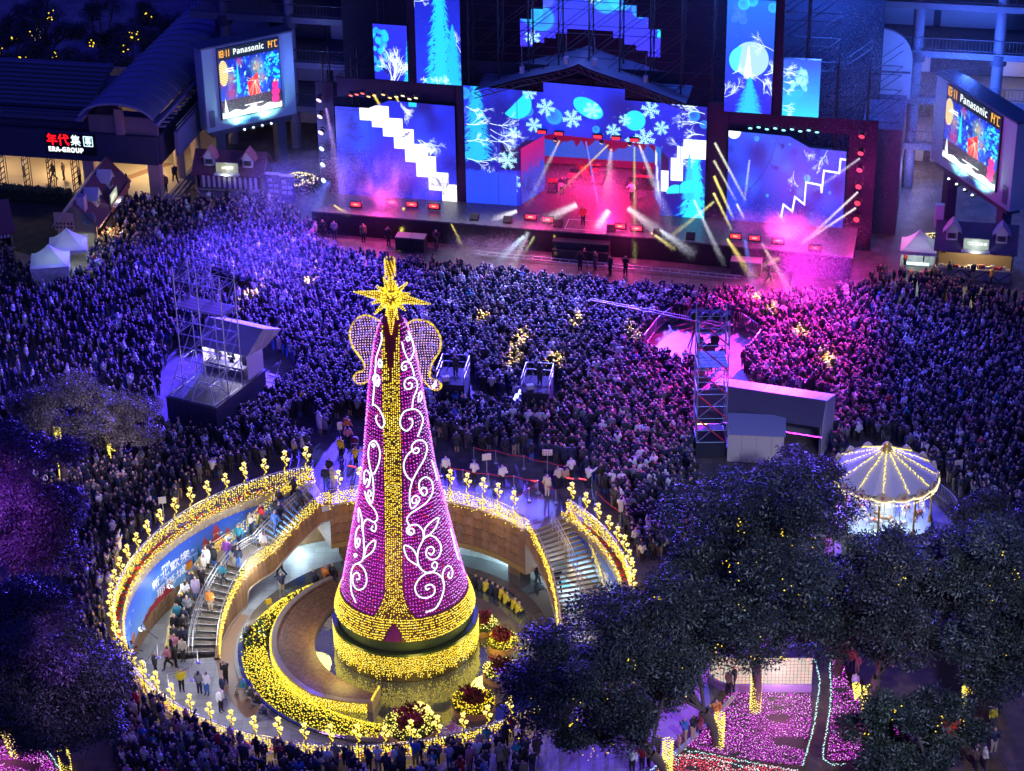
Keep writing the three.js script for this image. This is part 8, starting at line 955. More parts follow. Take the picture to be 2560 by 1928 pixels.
// ---------------------------------------------------------------- light lawns, lit wall and paths
{
const flat = (poly, y) => { const s = new THREE.Shape(poly.map(([x, py]) => { const p = G(x, py); return new THREE.Vector2(p.x, -p.z); })); const g = new THREE.ShapeGeometry(s); g.rotateX(-Math.PI / 2); g.translate(0, y, 0); const q = g.attributes.position; for (let i = 0; i < q.count; i++) g.attributes.uv.setXY(i, q.getX(i) / 3, q.getZ(i) / 3); return g; };
const soil = noiseTexture(256, (u, v) => { const n = fbm(u, v, 71, 8, 5); return [0.2 + 0.22 * n, 0.15 + 0.16 * n, 0.1 + 0.1 * n]; });
structure('park_soil', flat([[1560, 2060], [1690, 1850], [1800, 1730], [1840, 1640], [2120, 1600], [2700, 1600], [2700, 2100]], 0.004), new THREE.MeshStandardMaterial({ map: soil, roughness: 0.9 }));
const lawns = [[[[1826, 1728], [2028, 1735], [2030, 1800], [2005, 1915], [1880, 1900], [1716, 1868], [1760, 1812]], 'magenta light lawn between the white wall and the bare path'], [[[2080, 1650], [2108, 1650], [2126, 1722], [2212, 1740], [2262, 1820], [2240, 1900], [2120, 1905], [2068, 1900], [2080, 1760]], 'magenta light lawn right of the bare path'], [[[-20, 1790], [20, 1770], [90, 1850], [160, 1950], [150, 2010], [-20, 2010]], 'magenta light lawn in the lower left corner'], [[[1690, 1885], [1760, 1885], [1990, 1925], [1980, 2010], [1600, 2010], [1640, 1925]], 'red and white light lawn at the bottom edge']];
lawns.forEach(([poly, label], k) => { seed(510 + k); const t = thing('light_lawn', label, 'light lawn'); part('grass', flat(poly, 0.02), mat(0.05, 0.035, 0.03, 0.95), t); const w = poly.map(([x, y]) => G(x, y)), xs = w.map((p) => p.x), zs = w.map((p) => p.z), a = [], c = []; for (let z = Math.min(...zs); z < Math.max(...zs); z += 0.1) for (let x = Math.min(...xs); x < Math.max(...xs); x += 0.09) { const p = V(x + rr(-0.06, 0.06), rr(0.04, 0.2), z + rr(-0.06, 0.06)), [u, v] = seen(p), bare = noise2(x * 0.75, z * 2.4, 7, 999); if (inside(u, v, poly) && bare > 0.2 && rnd() < 0.85) (rnd() < 0.25 ? c : a).push(at(p, rr(0.022, 0.04))); } many('ground_lights', bulbGeo, k === 3 ? glow(0.45, 0.03, 0.05) : glow(0.27, 0.016, 0.29), a, t); many('ground_lights', bulbGeo, k === 3 ? glow(0.45, 0.4, 0.4) : glow(0.46, 0.2, 0.46), c, t); });
[[[[2037, 1650], [2049, 1703], [2043, 1760], [2035, 1816], [2020, 1870], [2006, 1918]], 'teal string of lights along the left side of the bare path'], [[[2074, 1650], [2077, 1753], [2068, 1820], [2062, 1900], [2085, 1912], [2115, 1910]], 'teal string of lights along the right side of the bare path'], [[[1712, 1876], [1800, 1892], [1900, 1912], [2001, 1930]], 'teal string of lights along the front of the magenta lawn'], [[[1690, 1888], [1760, 1896], [1850, 1915], [1900, 1930]], 'lower teal string of lights beside the red lights'], [[[1695, 1882], [1650, 1908], [1622, 1932]], 'short teal string of lights at the left of the red lights'], [[[92, 1845], [130, 1895], [160, 1935]], 'teal string of lights in the lower left corner']].forEach(([pts, label], k) => { seed(530 + k); const t = thing('edge_lights', label, 'string lights'), c = new THREE.CatmullRomCurve3(pts.map(([x, y]) => G(x, y, 0.12))), n = Math.round(c.getLength() / 0.075), m = []; part('cord', new THREE.TubeGeometry(c, 40, 0.012, 4), mat(0.02, 0.05, 0.04), t); for (let i = 0; i < n; i++) m.push(at(c.getPointAt(i / n).add(V(rr(-0.04, 0.04), rr(-0.04, 0.08), rr(-0.04, 0.04))), rr(0.024, 0.042))); many('bulbs', bulbGeo, glow(0.28, 0.47, 0.47), m, t); });
// lit lattice wall: glowing cells in a dark frame on a low plinth, curving away at its left end
const t = thing('lit_lattice_wall', 'white glowing lattice wall at the back of the magenta lawn', 'light wall'), A = G(2028, 1728), B = G(1850, 1728), dir = B.clone().sub(A).normalize(), path = [A]; let h = Math.atan2(dir.z, dir.x); for (let i = 0; i < 30; i++) { if (i > 20) h += 0.14; path.push(path[path.length - 1].clone().add(V(Math.cos(h) * 0.21, 0, Math.sin(h) * 0.21))); }
for (let i = 0; i < 30; i++) { const p = path[i], q = path[i + 1], turn = Math.atan2(-(q.z - p.z), q.x - p.x), m = p.clone().lerp(q, 0.5); for (let j = 0; j < 8; j++) { const c = part('panel', box(0.185, 0.2, 0.04), glow(0.16 + 0.08 * Math.round(3 * hash(i, j, 3)) / 3, 0.145, 0.12), t); c.position.set(m.x, 0.62 + j * 0.225, m.z); c.rotation.y = turn; } const b = part('plinth', box(0.212, 0.48, 0.3), mat(0.3, 0.16, 0.36, 0.6), t); b.position.set(m.x, 0.24, m.z); b.rotation.y = turn; }
part('frame', path.flatMap((p) => [bar(V(p.x, 0.45, p.z), V(p.x, 2.35, p.z), 0.016, 4)]).concat(Array.from({ length: 9 }, (_, j) => tube(path.map((p) => V(p.x, 0.5 + j * 0.225, p.z)), 0.014, 60, 4))), mat(0.1, 0.08, 0.08, 0.5), t);
lamp('point', 'lattice_light', col(1, 0.9, 0.85), 4, V(14.9, 1.4, -104.2), null, 0, 0, 30); lamp('point', 'lawn_light', col(1, 0.2, 0.95), 4, V(14.6, 1.0, -101.6), null, 0, 0, 30); lamp('point', 'lawn_light', col(1, 0.2, 0.95), 3, V(19.2, 1.0, -101.5), null, 0, 0, 30); lamp('point', 'lawn_light', col(1, 0.2, 0.95), 3, V(-28.5, 1.0, -99.5), null, 0, 0, 30);
for (const [x, y, w] of [[2388, 1818, 'left'], [2368, 1826, 'right']]) { const b = thing('red_bucket', 'red fire bucket beside the thick wrapped trunk, ' + (w === 'left' ? 'farther' : 'nearer') + ' of two', 'bucket', G(x, y), 0.4, 'red buckets by the right trunk'); part('pail', sweep(V(0, 0, 0), [[0.26, 0.02], [0.34, 0.62], [0.31, 0.62], [0.24, 0.06]], 0, 360, 15), mat(0.62, 0.06, 0.025, 0.4), b); part('handle', tube(Array.from({ length: 9 }, (_, k) => V(0.34 * Math.cos(k * Math.PI / 8), 0.62 + 0.22 * Math.sin(k * Math.PI / 8), 0)), 0.015, 16, 5), darkMetal, b); }
const curb = thing('low_kerb', 'low pale stone kerb along the left edge of the magenta lawn', 'kerb'); const cp = [[1640, 1920], [1690, 1880], [1740, 1836], [1800, 1775], [1830, 1742]].map(([x, y]) => G(x, y)); for (let i = 0; i + 1 < cp.length; i++) part('stone', slab([cp[i].clone().setY(0.16), cp[i + 1].clone().lerp(cp[i], 0.02).setY(0.16), cp[i + 1].clone().lerp(cp[i], 0.02).add(V(0.22, 0, 0.12)).setY(0.16), cp[i].clone().add(V(0.22, 0, 0.12)).setY(0.16)], 0.18), mat(0.3, 0.26, 0.22, 0.7), curb);
}
// ---------------------------------------------------------------- people on the stairs, in the court, staff, ropes and signs
const onStairs = (r, a) => pol(DC, r, -a, leftLevel(-a) === 0 ? 0 : leftLevel(-a));
{
seed(700);
const L = [[13.7, 30, 'black', 'person in black near the top of the left stairs by the outer rail', 'walk'], [12.0, 31, 'navy', 'person in navy with a pale bag near the top of the left stairs', 'walk'], [13.6, 35, 'charcoal', 'person in charcoal below the top of the left stairs', 'walk'], [12.3, 38, 'navy', 'person in a dark blue jacket on the upper left flight, inner side', 'walk'], [12.0, 40.5, 'blue', 'person in a bright blue jacket with a pale hat on the upper left flight', 'walk'], [13.7, 41, 'red', 'person in a bright red jacket on the upper left flight', 'walk'], [13.9, 44.5, 'cream', 'person in cream beside the red jacket on the left stairs', 'phone'], [13.1, 37.5, 'black', 'person in black in the middle of the upper left flight', 'stand'], [13.6, 50, 'teal', 'person in a teal puffer jacket on the landing of the left stairs', 'walk'], [11.5, 47.5, 'white', 'person in white with a dark bun leaning at the inner rail of the landing', 'stand'], [12.9, 58, 'purple', 'person in a purple jacket with a white hat at the end of the landing', 'walk'], [12.2, 57, 'black', 'person in black beside the purple jacket at the end of the landing', 'walk'], [11.6, 59, 'navy', 'person with wide blue jeans at the head of the lower left flight', 'stand'], [14.0, 60, 'charcoal', 'person in charcoal at the outer rail where the lower flight starts', 'phone'], [14.0, 62.5, 'white', 'person in a white coat at the outer rail of the lower left flight', 'stand'], [13.9, 65, 'cream', 'person in a cream coat at the outer rail of the lower left flight', 'stand'], [13.6, 61, 'black', 'person in a black coat in the queue at the head of the lower flight', 'stand'], [14.0, 68, 'grey', 'person in grey, middle of the queue on the lower left flight', 'folded'], [13.4, 69, 'black', 'person in black with a phone, middle of the queue on the lower left flight', 'phone'], [14.0, 71.5, 'navy', 'person in navy in the queue on the lower left flight', 'stand'], [13.4, 73, 'lilac', 'person in a pale blue coat in the queue on the lower left flight', 'stand'], [14.0, 75, 'white', 'person in white by the outer light string of the lower flight', 'stand'], [13.5, 77, 'charcoal', 'person with bare legs and a dark top reaching up on the lower flight', 'reach'], [14.0, 79.5, 'black', 'person in black by the outer string lights, low on the left stairs', 'stand'], [13.4, 80, 'grey', 'person in grey with a backpack low on the left stairs', 'pocket'], [14.0, 82.5, 'teal', 'person in teal low on the left stairs by the outer rail', 'stand'], [13.4, 83.5, 'navy', 'person in navy low on the left stairs beside the teal coat', 'stand'], [14.0, 86, 'black', 'person in a long black coat low on the left stairs', 'stand'], [13.3, 86.5, 'black', 'person with a pale shirt under a dark coat low on the left stairs', 'folded'], [13.9, 89.5, 'charcoal', 'person in charcoal on the last steps of the left stairs', 'stand'], [13.2, 90.5, 'navy', 'person in navy on the last steps of the left stairs', 'walk'], [13.8, 93, 'pink', 'person in a pink jacket stepping off the left stairs', 'walk'], [13.2, 94.5, 'cream', 'person in cream at the foot of the left stairs', 'stand'], [12.0, 66, 'teal', 'person in a teal jacket alone on the inner side of the lower flight', 'walk'], [11.9, 76.5, 'orange', 'person with an orange light in hand on the inner side of the lower flight', 'stand']];
L.forEach(([r, a, top, label, pose], i) => { r = 11.2 + (r - 11.2) * 0.84; const p = onStairs(r, a); person({ pos: p, top, pose, label, legs: pick(['black', 'navy', 'charcoal', 'beige', 'blue']), hair: top === 'purple' || top === 'blue' ? 'beanie' : i === 9 ? 'bun' : pick(['short', 'long', 'short', 'beanie']), hat: 'white', coat: label.includes('coat') ? 'long' : 'short', skin: pick(skins), scale: rr(0.92, 1.05), turn: facing(p, pol(DC, r, -(a + 14), 0)) + rr(-0.5, 0.5) + (i % 5 === 1 ? Math.PI : 0), group: 'people on the curved left stairs' }); });
const lampP = onStairs(11.9, 76.5), hl = thing('hand_lantern', 'small orange light held on the inner side of the left stairs', 'lamp', lampP.clone().add(V(0.34, 1.15, 0.1))); part('bulb', new THREE.SphereGeometry(0.1, 10, 8), glow(0.5, 0.25, 0.06), hl); part('handle', bar(V(0, -0.1, 0), V(-0.12, -0.3, 0), 0.02), darkMetal, hl);
// court floor
const F = [[706, 1488, 'navy', 'beige', 'phone', 'person in a dark hoodie and beige trousers walking on the court floor behind the stairs', 'short'], [703, 1442, 'charcoal', 'black', 'walk', 'person partly hidden under the deck behind the stairs', 'long'], [455, 1728, 'yellow', 'black', 'pocket', 'steward in a yellow vest seen from behind on the court floor', 'short'], [500, 1735, 'grey', 'navy', 'stand', 'person with long dark hair and a grey top on the court floor', 'long'], [518, 1738, 'white', 'blue', 'stand', 'person with long dark hair and a white top on the court floor', 'long'], [566, 1712, 'black', 'black', 'phone', 'person in black looking at a phone by the end of the hedge', 'short'], [558, 1748, 'navy', 'black', 'folded', 'person in navy in the group beside the hedge', 'short'], [553, 1780, 'white', 'black', 'stand', 'person in a white jacket in the group beside the hedge', 'short'], [390, 1690, 'charcoal', 'black', 'stand', 'person in charcoal between star lamps inside the front left railing', 'short'], [420, 1672, 'pink', 'black', 'walk', 'person in a long pink top walking off toward the front railing', 'long'], [1342, 1465, 'black', 'black', 'walk', 'person in black striding under the right end of the deck, left of three', 'short'], [1370, 1455, 'pink', 'navy', 'walk', 'person in pink walking under the right end of the deck, middle of three', 'long'], [1352 + 44, 1478, 'black', 'black', 'walk', 'person in black striding beside the right stairs, right of three', 'short'], [440, 1668, 'black', 'black', 'stand', 'person in black by the barrier rope at the foot of the left stairs', 'short'], [433, 1645, 'navy', 'black', 'stand', 'person in navy waiting at the foot of the left stairs', 'cap']];
F.forEach(([x, y, top, legs, pose, label, hair], i) => { const p = G(x, y, FLOOR); person({ pos: p, top, legs, pose, label, hair, skin: pick(skins), turn: rr(0, 6.28) }); });
const vs = thing('caution_sign', 'yellow folding floor sign on the brown paving', 'sign', G(672, 1522, FLOOR), 0.6); for (const k of [-1, 1]) part('sign_board', slab([V(-0.2, 0.75, 0), V(0.2, 0.75, 0), V(0.24, 0.02, k * 0.25), V(-0.24, 0.02, k * 0.25)], 0.02, V(0, 0, k)), mat(0.7, 0.5, 0.02, 0.4), vs);
// sitting along the pool rim
[[1186, 1479, 'black', 'farthest, in black'], [1200, 1486, 'charcoal', 'second, in charcoal'], [1213, 1491, 'yellow', 'third, in a pale yellow top'], [1228, 1497, 'navy', 'fourth, in navy'], [1240, 1505, 'black', 'fifth, in black']].forEach(([x, y, top, w]) => { const p = G(x, y, FLOOR + 0.08); person({ pos: p, top, pose: 'sit', legs: 'black', turn: facing(p, pol(TC, 20, Math.atan2(p.x - TC.x, -(p.z - TC.z)) / DEG)), label: 'person sitting on the pool rim, ' + w, group: 'people sitting on the pool rim' }); });
[[1252, 1510, 'first'], [1263, 1522, 'second'], [1283, 1536, 'third'], [1293, 1545, 'fourth']].forEach(([x, y, w]) => { const p = G(x, y, FLOOR + 0.08); person({ pos: p, top: 'yellow', pose: 'sit', legs: 'black', hair: 'short', turn: facing(p, pol(TC, 20, Math.atan2(p.x - TC.x, -(p.z - TC.z)) / DEG)), label: `person in a bright yellow jacket sitting on the pool rim, ${w} from the left`, group: 'yellow jackets on the pool rim' }); });
{ const p = G(1340, 1632, FLOOR + 0.08); person({ pos: p, top: 'cream', coat: 'short', hair: 'long', pose: 'sit', legs: 'cream', turn: 0.8, label: 'long-haired person in a cream coat sitting alone at the right end of the pool' }); }
[[782, 1466, 'navy', 'left'], [812, 1456, 'orange', 'middle'], [830, 1452, 'black', 'right']].forEach(([x, y, top, w]) => { const p = G(x, y, FLOOR + 0.1); person({ pos: p, top, pose: 'sit', legs: 'black', turn: 2.6, label: `person sitting behind the far end of the cascade, ${w} of three`, group: 'people behind the cascade' }); });
[[612, 1735, 'teal', 'farthest, in teal'], [632, 1760, 'charcoal', 'second, in charcoal'], [648, 1775, 'black', 'third, in black'], [664, 1802, 'navy', 'nearest, in navy'], [628, 1602, 'black', 'alone higher up, in black']].forEach(([x, y, top, w]) => { const p = G(x, y, FLOOR + 0.02); person({ pos: p, top, pose: 'sit', legs: pick(['grey', 'black', 'beige']), turn: -1.9 + rr(-0.4, 0.4), label: 'person sitting on the kerb left of the lit hedge, ' + w, group: 'people on the hedge kerb' }); });
// staff and walkers at plaza level
const W = [[1116, 1196, 'white', 'black', 'stand', 'staff member in a white sweater just right of the tree', 'short'], [1187, 1208, 'white', 'black', 'folded', 'staff member in a white sweater with a shoulder bag behind the white board', 'short'], [1257, 1218, 'white', 'black', 'pocket', 'staff member in a white sweater and black trousers by the red rope', 'short'], [1368, 1242, 'cream', 'cream', 'stand', 'security guard in cream clothes with a dark belt standing at the rope', 'short'], [1428, 1200, 'white', 'black', 'folded', 'staff member in a white jacket holding a red baton low', 'short'], [1472, 1222, 'white', 'black', 'baton', 'staff member in white raising a glowing red baton', 'short'], [1412, 1222, 'beige', 'black', 'stand', 'person in beige beside the guard in cream', 'long'], [1396, 1222, 'cream', 'black', 'folded', 'person in cream bent over beside the guard', 'short'], [853, 1148, 'yellow', 'black', 'stand', 'steward in a yellow vest on the dark walkway left of the tree', 'cap'], [890, 1172, 'yellow', 'black', 'baton', 'steward in a yellow vest with a red baton beside the tree', 'beanie'], [815, 1222, 'navy', 'blue', 'stand', 'person in navy at the top of the left stairs, left of three', 'short'], [833, 1222, 'cream', 'cream', 'stand', 'person in a long cream coat at the top of the left stairs, right of three', 'short'], [826, 1200, 'black', 'black', 'stand', 'person in black at the top of the left stairs, rear of three', 'short'], [775, 1158, 'charcoal', 'black', 'stand', 'person in a dark coat by the two end star lamps', 'short'], [737, 1152, 'beige', 'black', 'folded', 'person with a pale bag by the end star lamps', 'short'], [870, 1095, 'orange', 'black', 'walk', 'person in an orange jacket crossing the dark walkway', 'short'], [760, 1030, 'yellow', 'black', 'stand', 'steward in a yellow vest in the crowd above the walkway', 'cap'], [872, 1118, 'pink', 'black', 'walk', 'person pushing a pram on the dark walkway', 'long'], [247, 690, 'white', 'black', 'phone', 'person in a long pale coat on the lit paving beside the white tents', 'short'], [190, 705, 'black', 'black', 'sit', 'person sitting at the open side of the near white tent', 'short'], [222, 716, 'black', 'black', 'folded', 'person in black on the lit paving before the near white tent', 'cap'], [232, 720, 'yellow', 'black', 'pocket', 'person in a high-visibility vest before the near white tent', 'short'], [300, 640, 'black', 'black', 'stand', 'visitor at the counter of the long left stall, near end', 'short'], [312, 610, 'green', 'black', 'stand', 'person in a green costume before the long left stall', 'beanie'], [318, 590, 'lilac', 'navy', 'stand', 'visitor in lilac before the long left stall, far end', 'long'], [2373, 700, 'charcoal', 'grey', 'stand', 'visitor at the counter of the right stall, left of two', 'short'], [2430, 705, 'charcoal', 'beige', 'stand', 'visitor at the counter of the right stall, right of two', 'cap'], [2332, 712, 'black', 'black', 'stand', 'person in black between the right tent and the right stall', 'short'], [2315, 724, 'black', 'black', 'walk', 'person in black walking below the right tent', 'short'], [2477, 716, 'yellow', 'black', 'stand', 'steward in a yellow vest before the right stall', 'cap'], [2262, 672, 'red', 'black', 'stand', 'person in red in the left of the right tent', 'short'], [2308, 662, 'black', 'black', 'stand', 'person in black inside the right tent', 'short'], [725, 485, 'charcoal', 'black', 'walk', 'person in dark clothes in the passage left of the stage', 'short'], [708, 490, 'navy', 'black', 'walk', 'person in navy in the passage left of the stage', 'short'], [790, 600, 'cream', 'black', 'stand', 'person in cream standing by the left corner of the stage', 'short'], [782, 612, 'pink', 'grey', 'stand', 'person in pink by the left corner of the stage', 'long']];
W.forEach(([x, y, top, legs, pose, label, hair]) => { const p = G(x, y); person({ pos: p, top, legs, pose, label, hair, hat: top === 'green' ? 'green' : 'charcoal', skin: pick(skins), coat: label.includes('long') ? 'long' : 'short', turn: pose === 'baton' ? 2.6 : facing(p, stageAim) + rr(-0.6, 0.6) }); });
const vest = [[2128, 1682, 'coral', 'adult in a coral jacket with a dark shoulder strap beside the right lawn', 'short', 1.04], [2143, 1684, 'pink', 'child in a pink jacket held beside the coral jacket', 'short', 0.8], [2112, 1660, 'navy', 'person in navy left of the coral jacket beside the path', 'long', 1], [2095, 1640, 'purple', 'person in purple at the head of the bare path', 'short', 1], [2138, 1728, 'lilac', 'person crouching in lilac left of the forked trunk', 'long', 0.75], [1822, 1738, 'beige', 'person in beige with a blue bag beside the white lit wall', 'short', 1], [1834, 1730, 'navy', 'person in navy at the left end of the white lit wall', 'short', 1.05], [1712, 1858, 'blue', 'person in a blue jacket on the magenta lawn kerb, left of a pair', 'short', 1], [1732, 1850, 'black', 'person in black and beige trousers on the kerb, right of a pair', 'short', 1], [1750, 1838, 'pink', 'person in a pale pink hooded coat on the kerb of the magenta lawn', 'hood', 0.95], [1772, 1822, 'charcoal', 'person in charcoal on the kerb behind the middle wrapped trunk', 'short', 1], [1790, 1812, 'orange', 'person in orange hidden behind the middle wrapped trunk', 'short', 1], [1697, 1876, 'pink', 'small child in a pink jacket on the kerb of the magenta lawn', 'short', 0.66], [1605, 1925, 'red', 'person in red near the bottom edge left of the lawn', 'beanie', 1], [1622, 1922, 'yellow', 'person in yellow near the bottom edge left of the lawn', 'cap', 0.9], [1580, 1932, 'white', 'person in white and blue at the bottom edge under the trees', 'short', 1], [1645, 1900, 'charcoal', 'person in charcoal at the left of the kerb', 'short', 1], [2445, 1892, 'pink', 'child in a pink jacket on the soil at the right', 'long', 0.8], [2483, 1885, 'navy', 'adult in dark clothes with a yellow bag on the soil at the right', 'short', 1.05], [2480, 1822, 'yellow', 'person in a yellow jacket bending by the right edge', 'short', 0.9], [2460, 1925, 'cream', 'person in a cream hat at the bottom edge on the right', 'beanie', 0.9], [2440, 1928, 'brown', 'person in brown at the bottom edge on the right', 'long', 0.9]];
vest.forEach(([x, y, top, label, hair, sc]) => { const p = G(x, y); person({ pos: p, top, legs: pick(['black', 'navy', 'beige', 'charcoal']), pose: pick(['stand', 'pocket', 'phone', 'stand']), label, hair, hat: top, scale: sc, coat: label.includes('coat') ? 'long' : 'short', skin: pick(skins), turn: rr(0, 6.28) }); });
// red batons
for (const [p, w] of [[G(1458, 1198, 1.5).add(V(-0.05, 0, 0)), 'raised by the staff member in white'], [G(1425, 1196, 1.0), 'held low by the staff member in the white jacket'], [G(1335, 1202, 0.3), 'lying beside the rope line'], [G(880, 1166, 0.9), 'held by the steward beside the tree'], [G(1366, 1206, 0.9), 'held behind the guard in cream']]) { const t = thing('red_baton', 'glowing red traffic baton ' + w, 'baton', p, 0.3); part('glow_tube', new THREE.CapsuleGeometry(0.05, 0.5, 4, 8).rotateZ(1.2), glow(0.5, 0.03, 0.03), t); part('handle', new THREE.CapsuleGeometry(0.03, 0.14, 3, 8).rotateZ(1.2).translate(0.36, -0.14, 0), mat(0.02, 0.02, 0.02), t); }
// pram
const pr = thing('pram', 'dark red pram on the walkway left of the tree', 'pram', G(888, 1130)); part('seat', rbox(0.45, 0.35, 0.7, 0, 0.6, 0, 0.1), mat(0.14, 0.02, 0.03, 0.7), pr); part('hood', new THREE.SphereGeometry(0.3, 12, 8, 0, 6.2832, 0, 1.6).translate(0, 0.8, -0.15), mat(0.16, 0.02, 0.03, 0.7), pr); for (const a of [-1, 1]) for (const b of [-1, 1]) part('wheel', new THREE.TorusGeometry(0.12, 0.03, 6, 14).rotateY(Math.PI / 2).translate(a * 0.24, 0.15, b * 0.3), mat(0.02, 0.02, 0.02), pr); part('handle', [bar(V(-0.2, 0.5, 0.3), V(-0.2, 1.0, 0.6), 0.02), bar(V(0.2, 0.5, 0.3), V(0.2, 1.0, 0.6), 0.02), bar(V(-0.2, 1.0, 0.6), V(0.2, 1.0, 0.6), 0.02)], steelPale, pr);
}
// rope lines: slim posts with a sagging red ribbon
function ropeLine(label, pts, ribbon) {
const t = thing('rope_barrier', label, 'rope barrier'); const P = pts.map(([x, y]) => G(x, y));
P.forEach((p) => { const q = part('post', cyl(0.03, 0.025, 1.0, p.x, 0, p.z, 8), steelPale, t); part('post_foot', cyl(0.17, 0.12, 0.05, p.x, 0.01, p.z, 14), steelPale, q); });
for (let i = 0; i + 1 < P.length; i++) { const a = P[i].clone().setY(0.96), b = P[i + 1].clone().setY(0.96), m = a.clone().lerp(b, 0.5).setY(0.86), c = new THREE.CatmullRomCurve3([a, m, b]), n = 10, pos = []; for (let k = 0; k < n; k++) { const u = c.getPoint(k / n), v = c.getPoint((k + 1) / n), d = V(0, 0.04, 0.01); const A = u.clone().add(d), B = u.clone().sub(d), C2 = v.clone().sub(d), D = v.clone().add(d); pos.push(...[A, B, C2, A, C2, D].flatMap((q) => q.toArray())); } const g = new THREE.BufferGeometry(); g.setAttribute('position', new THREE.Float32BufferAttribute(pos, 3)); g.computeVertexNormals(); part('ribbon', g, ribbon, t); }
}
const redRibbon = mat(0.5, 0.03, 0.08, 0.5), darkRibbon = mat(0.02, 0.02, 0.025, 0.5);
ropeLine('long red ribbon barrier between slim posts behind the curved deck', [[1102, 1192], [1158, 1206], [1222, 1216], [1285, 1222], [1345, 1232], [1390, 1257]], redRibbon);
ropeLine('short red ribbon barrier branching off toward the deck railing', [[1345, 1234], [1323, 1253], [1290, 1272]], redRibbon);
ropeLine('upper red ribbon barrier in front of the standing crowd', [[1185, 1150], [1240, 1158], [1310, 1172], [1368, 1186], [1422, 1196]], redRibbon);
ropeLine('red ribbon barrier right of the right railing', [[1490, 1262], [1548, 1310], [1580, 1345]], redRibbon);
ropeLine('dark ribbon barrier at the foot of the left stairs', [[395, 1645], [366, 1690]], darkRibbon);
ropeLine('dark ribbon barrier on the court floor behind the yellow steward', [[495, 1658], [478, 1702], [422, 1722]], darkRibbon);
// hand-held and post signs
for (const [x, y, h, w, hh, label] of [[1218, 1212, 2.0, 0.62, 0.5, 'blank pale board on a pole behind the rope'], [1369, 1192, 1.75, 0.66, 0.45, 'white notice board on a pole with rows of dark and red blocks'], [700, 1075, 1.5, 0.34, 0.62, 'narrow white notice on a pole above the walkway'], [852, 1118, 1.5, 0.34, 0.6, 'narrow pale notice on a pole left of the tree'], [903, 1222, 1.3, 0.5, 0.45, 'small pale board at the left of the tree by the railing'], [412, 1318, 1.9, 0.5, 0.5, 'cream board on a thin pole above the left railing'], [1552, 1320, 1.4, 0.3, 0.9, 'white upright sign behind the right railing'], [2392, 1210, 1.2, 0.6, 0.8, 'white sign right of the carousel fence']]) {
const p = G(x, y), t = thing('sign_board', label, 'sign', p, rr(-0.3, 0.3)); part('pole', cyl(0.025, 0.025, h, 0, 0, 0, 6), steelPale, t); part('board', rbox(w, hh, 0.03, 0, h + hh * 0.3, 0.03, 0.01), mat(0.6, 0.54, 0.46, 0.6), t); part('foot', box(0.4, 0.03, 0.3, 0, 0.015, 0), steelPale, t);
if (label.includes('rows')) for (let k = 0; k < 7; k++) part('printed_block', box(0.07, 0.09, 0.006, -0.24 + (k % 4) * 0.16, h + hh * 0.3 + (k < 4 ? -0.1 : 0.1), 0.05), k < 4 ? mat(0.05, 0.05, 0.06) : mat(0.45, 0.03, 0.03), t);
}
{ const t = thing('traffic_cone', 'small orange cone on the dark lawn at the left edge', 'traffic cone', G(5, 492)); part('cone', new THREE.ConeGeometry(0.17, 0.7, 14).translate(0, 0.37, 0), mat(0.6, 0.08, 0.02), t); part('base', box(0.4, 0.04, 0.4, 0, 0.02, 0), mat(0.5, 0.06, 0.02), t);
const u = thing('traffic_cone', 'pink-lit cone at the foot of the right stage tower', 'traffic cone', G(2216, 570)); part('cone', new THREE.ConeGeometry(0.17, 0.8, 14).translate(0, 0.42, 0), mat(0.6, 0.08, 0.06), u); part('base', box(0.4, 0.04, 0.4, 0, 0.02, 0), mat(0.5, 0.06, 0.02), u); }
{ // dark grass to the left of the stalls
const poly = [[-200, 470], [205, 470], [255, 500], [170, 600], [80, 640], [-60, 600], [-200, 640]], s = new THREE.Shape(poly.map(([x, y]) => { const p = G(x, y); return new THREE.Vector2(p.x, -p.z); })), g = new THREE.ShapeGeometry(s); g.rotateX(-Math.PI / 2); g.translate(0, 0.006, 0); const q = g.attributes.position; for (let i = 0; i < q.count; i++) g.attributes.uv.setXY(i, q.getX(i) / 4, q.getZ(i) / 4);
structure('dark_grass', g, new THREE.MeshStandardMaterial({ map: noiseTexture(256, (u, v) => { const n = fbm(u, v, 91, 8, 5); return [0.1 + 0.12 * n, 0.13 + 0.14 * n, 0.09 + 0.08 * n]; }), roughness: 0.95 }));
}
// ---------------------------------------------------------------- lamps that light the place
const rect = (name, c, I, w, h, s, n, y, tilt = 0) => { const a = new THREE.RectAreaLight(c, I, w, h); a.name = name; a.position.copy(S(s, n, y)); a.lookAt(S(s, n + 10, y - tilt)); scene.add(a); };
rect('main_wall_light', col(0.25, 0.4, 1), 0.22, 18, 5, 10, 0.45, 9.6); rect('left_wall_light', col(0.25, 0.35, 1), 0.26, 9, 6, -5.9, 0.3, 6.3); rect('right_wall_light', col(0.2, 0.45, 1), 0.24, 9, 5, 26.3, 0.3, 6); rect('left_tall_light', col(0.1, 0.55, 1), 0.26, 3.4, 7, -2, 0.3, 16); rect('right_tall_light', col(0.3, 0.5, 1), 0.3, 3.4, 8, 23.1, 0.3, 16); rect('arch_light', col(0.25, 0.35, 1), 0.24, 8, 2.4, 9.7, -3.7, 17.4);
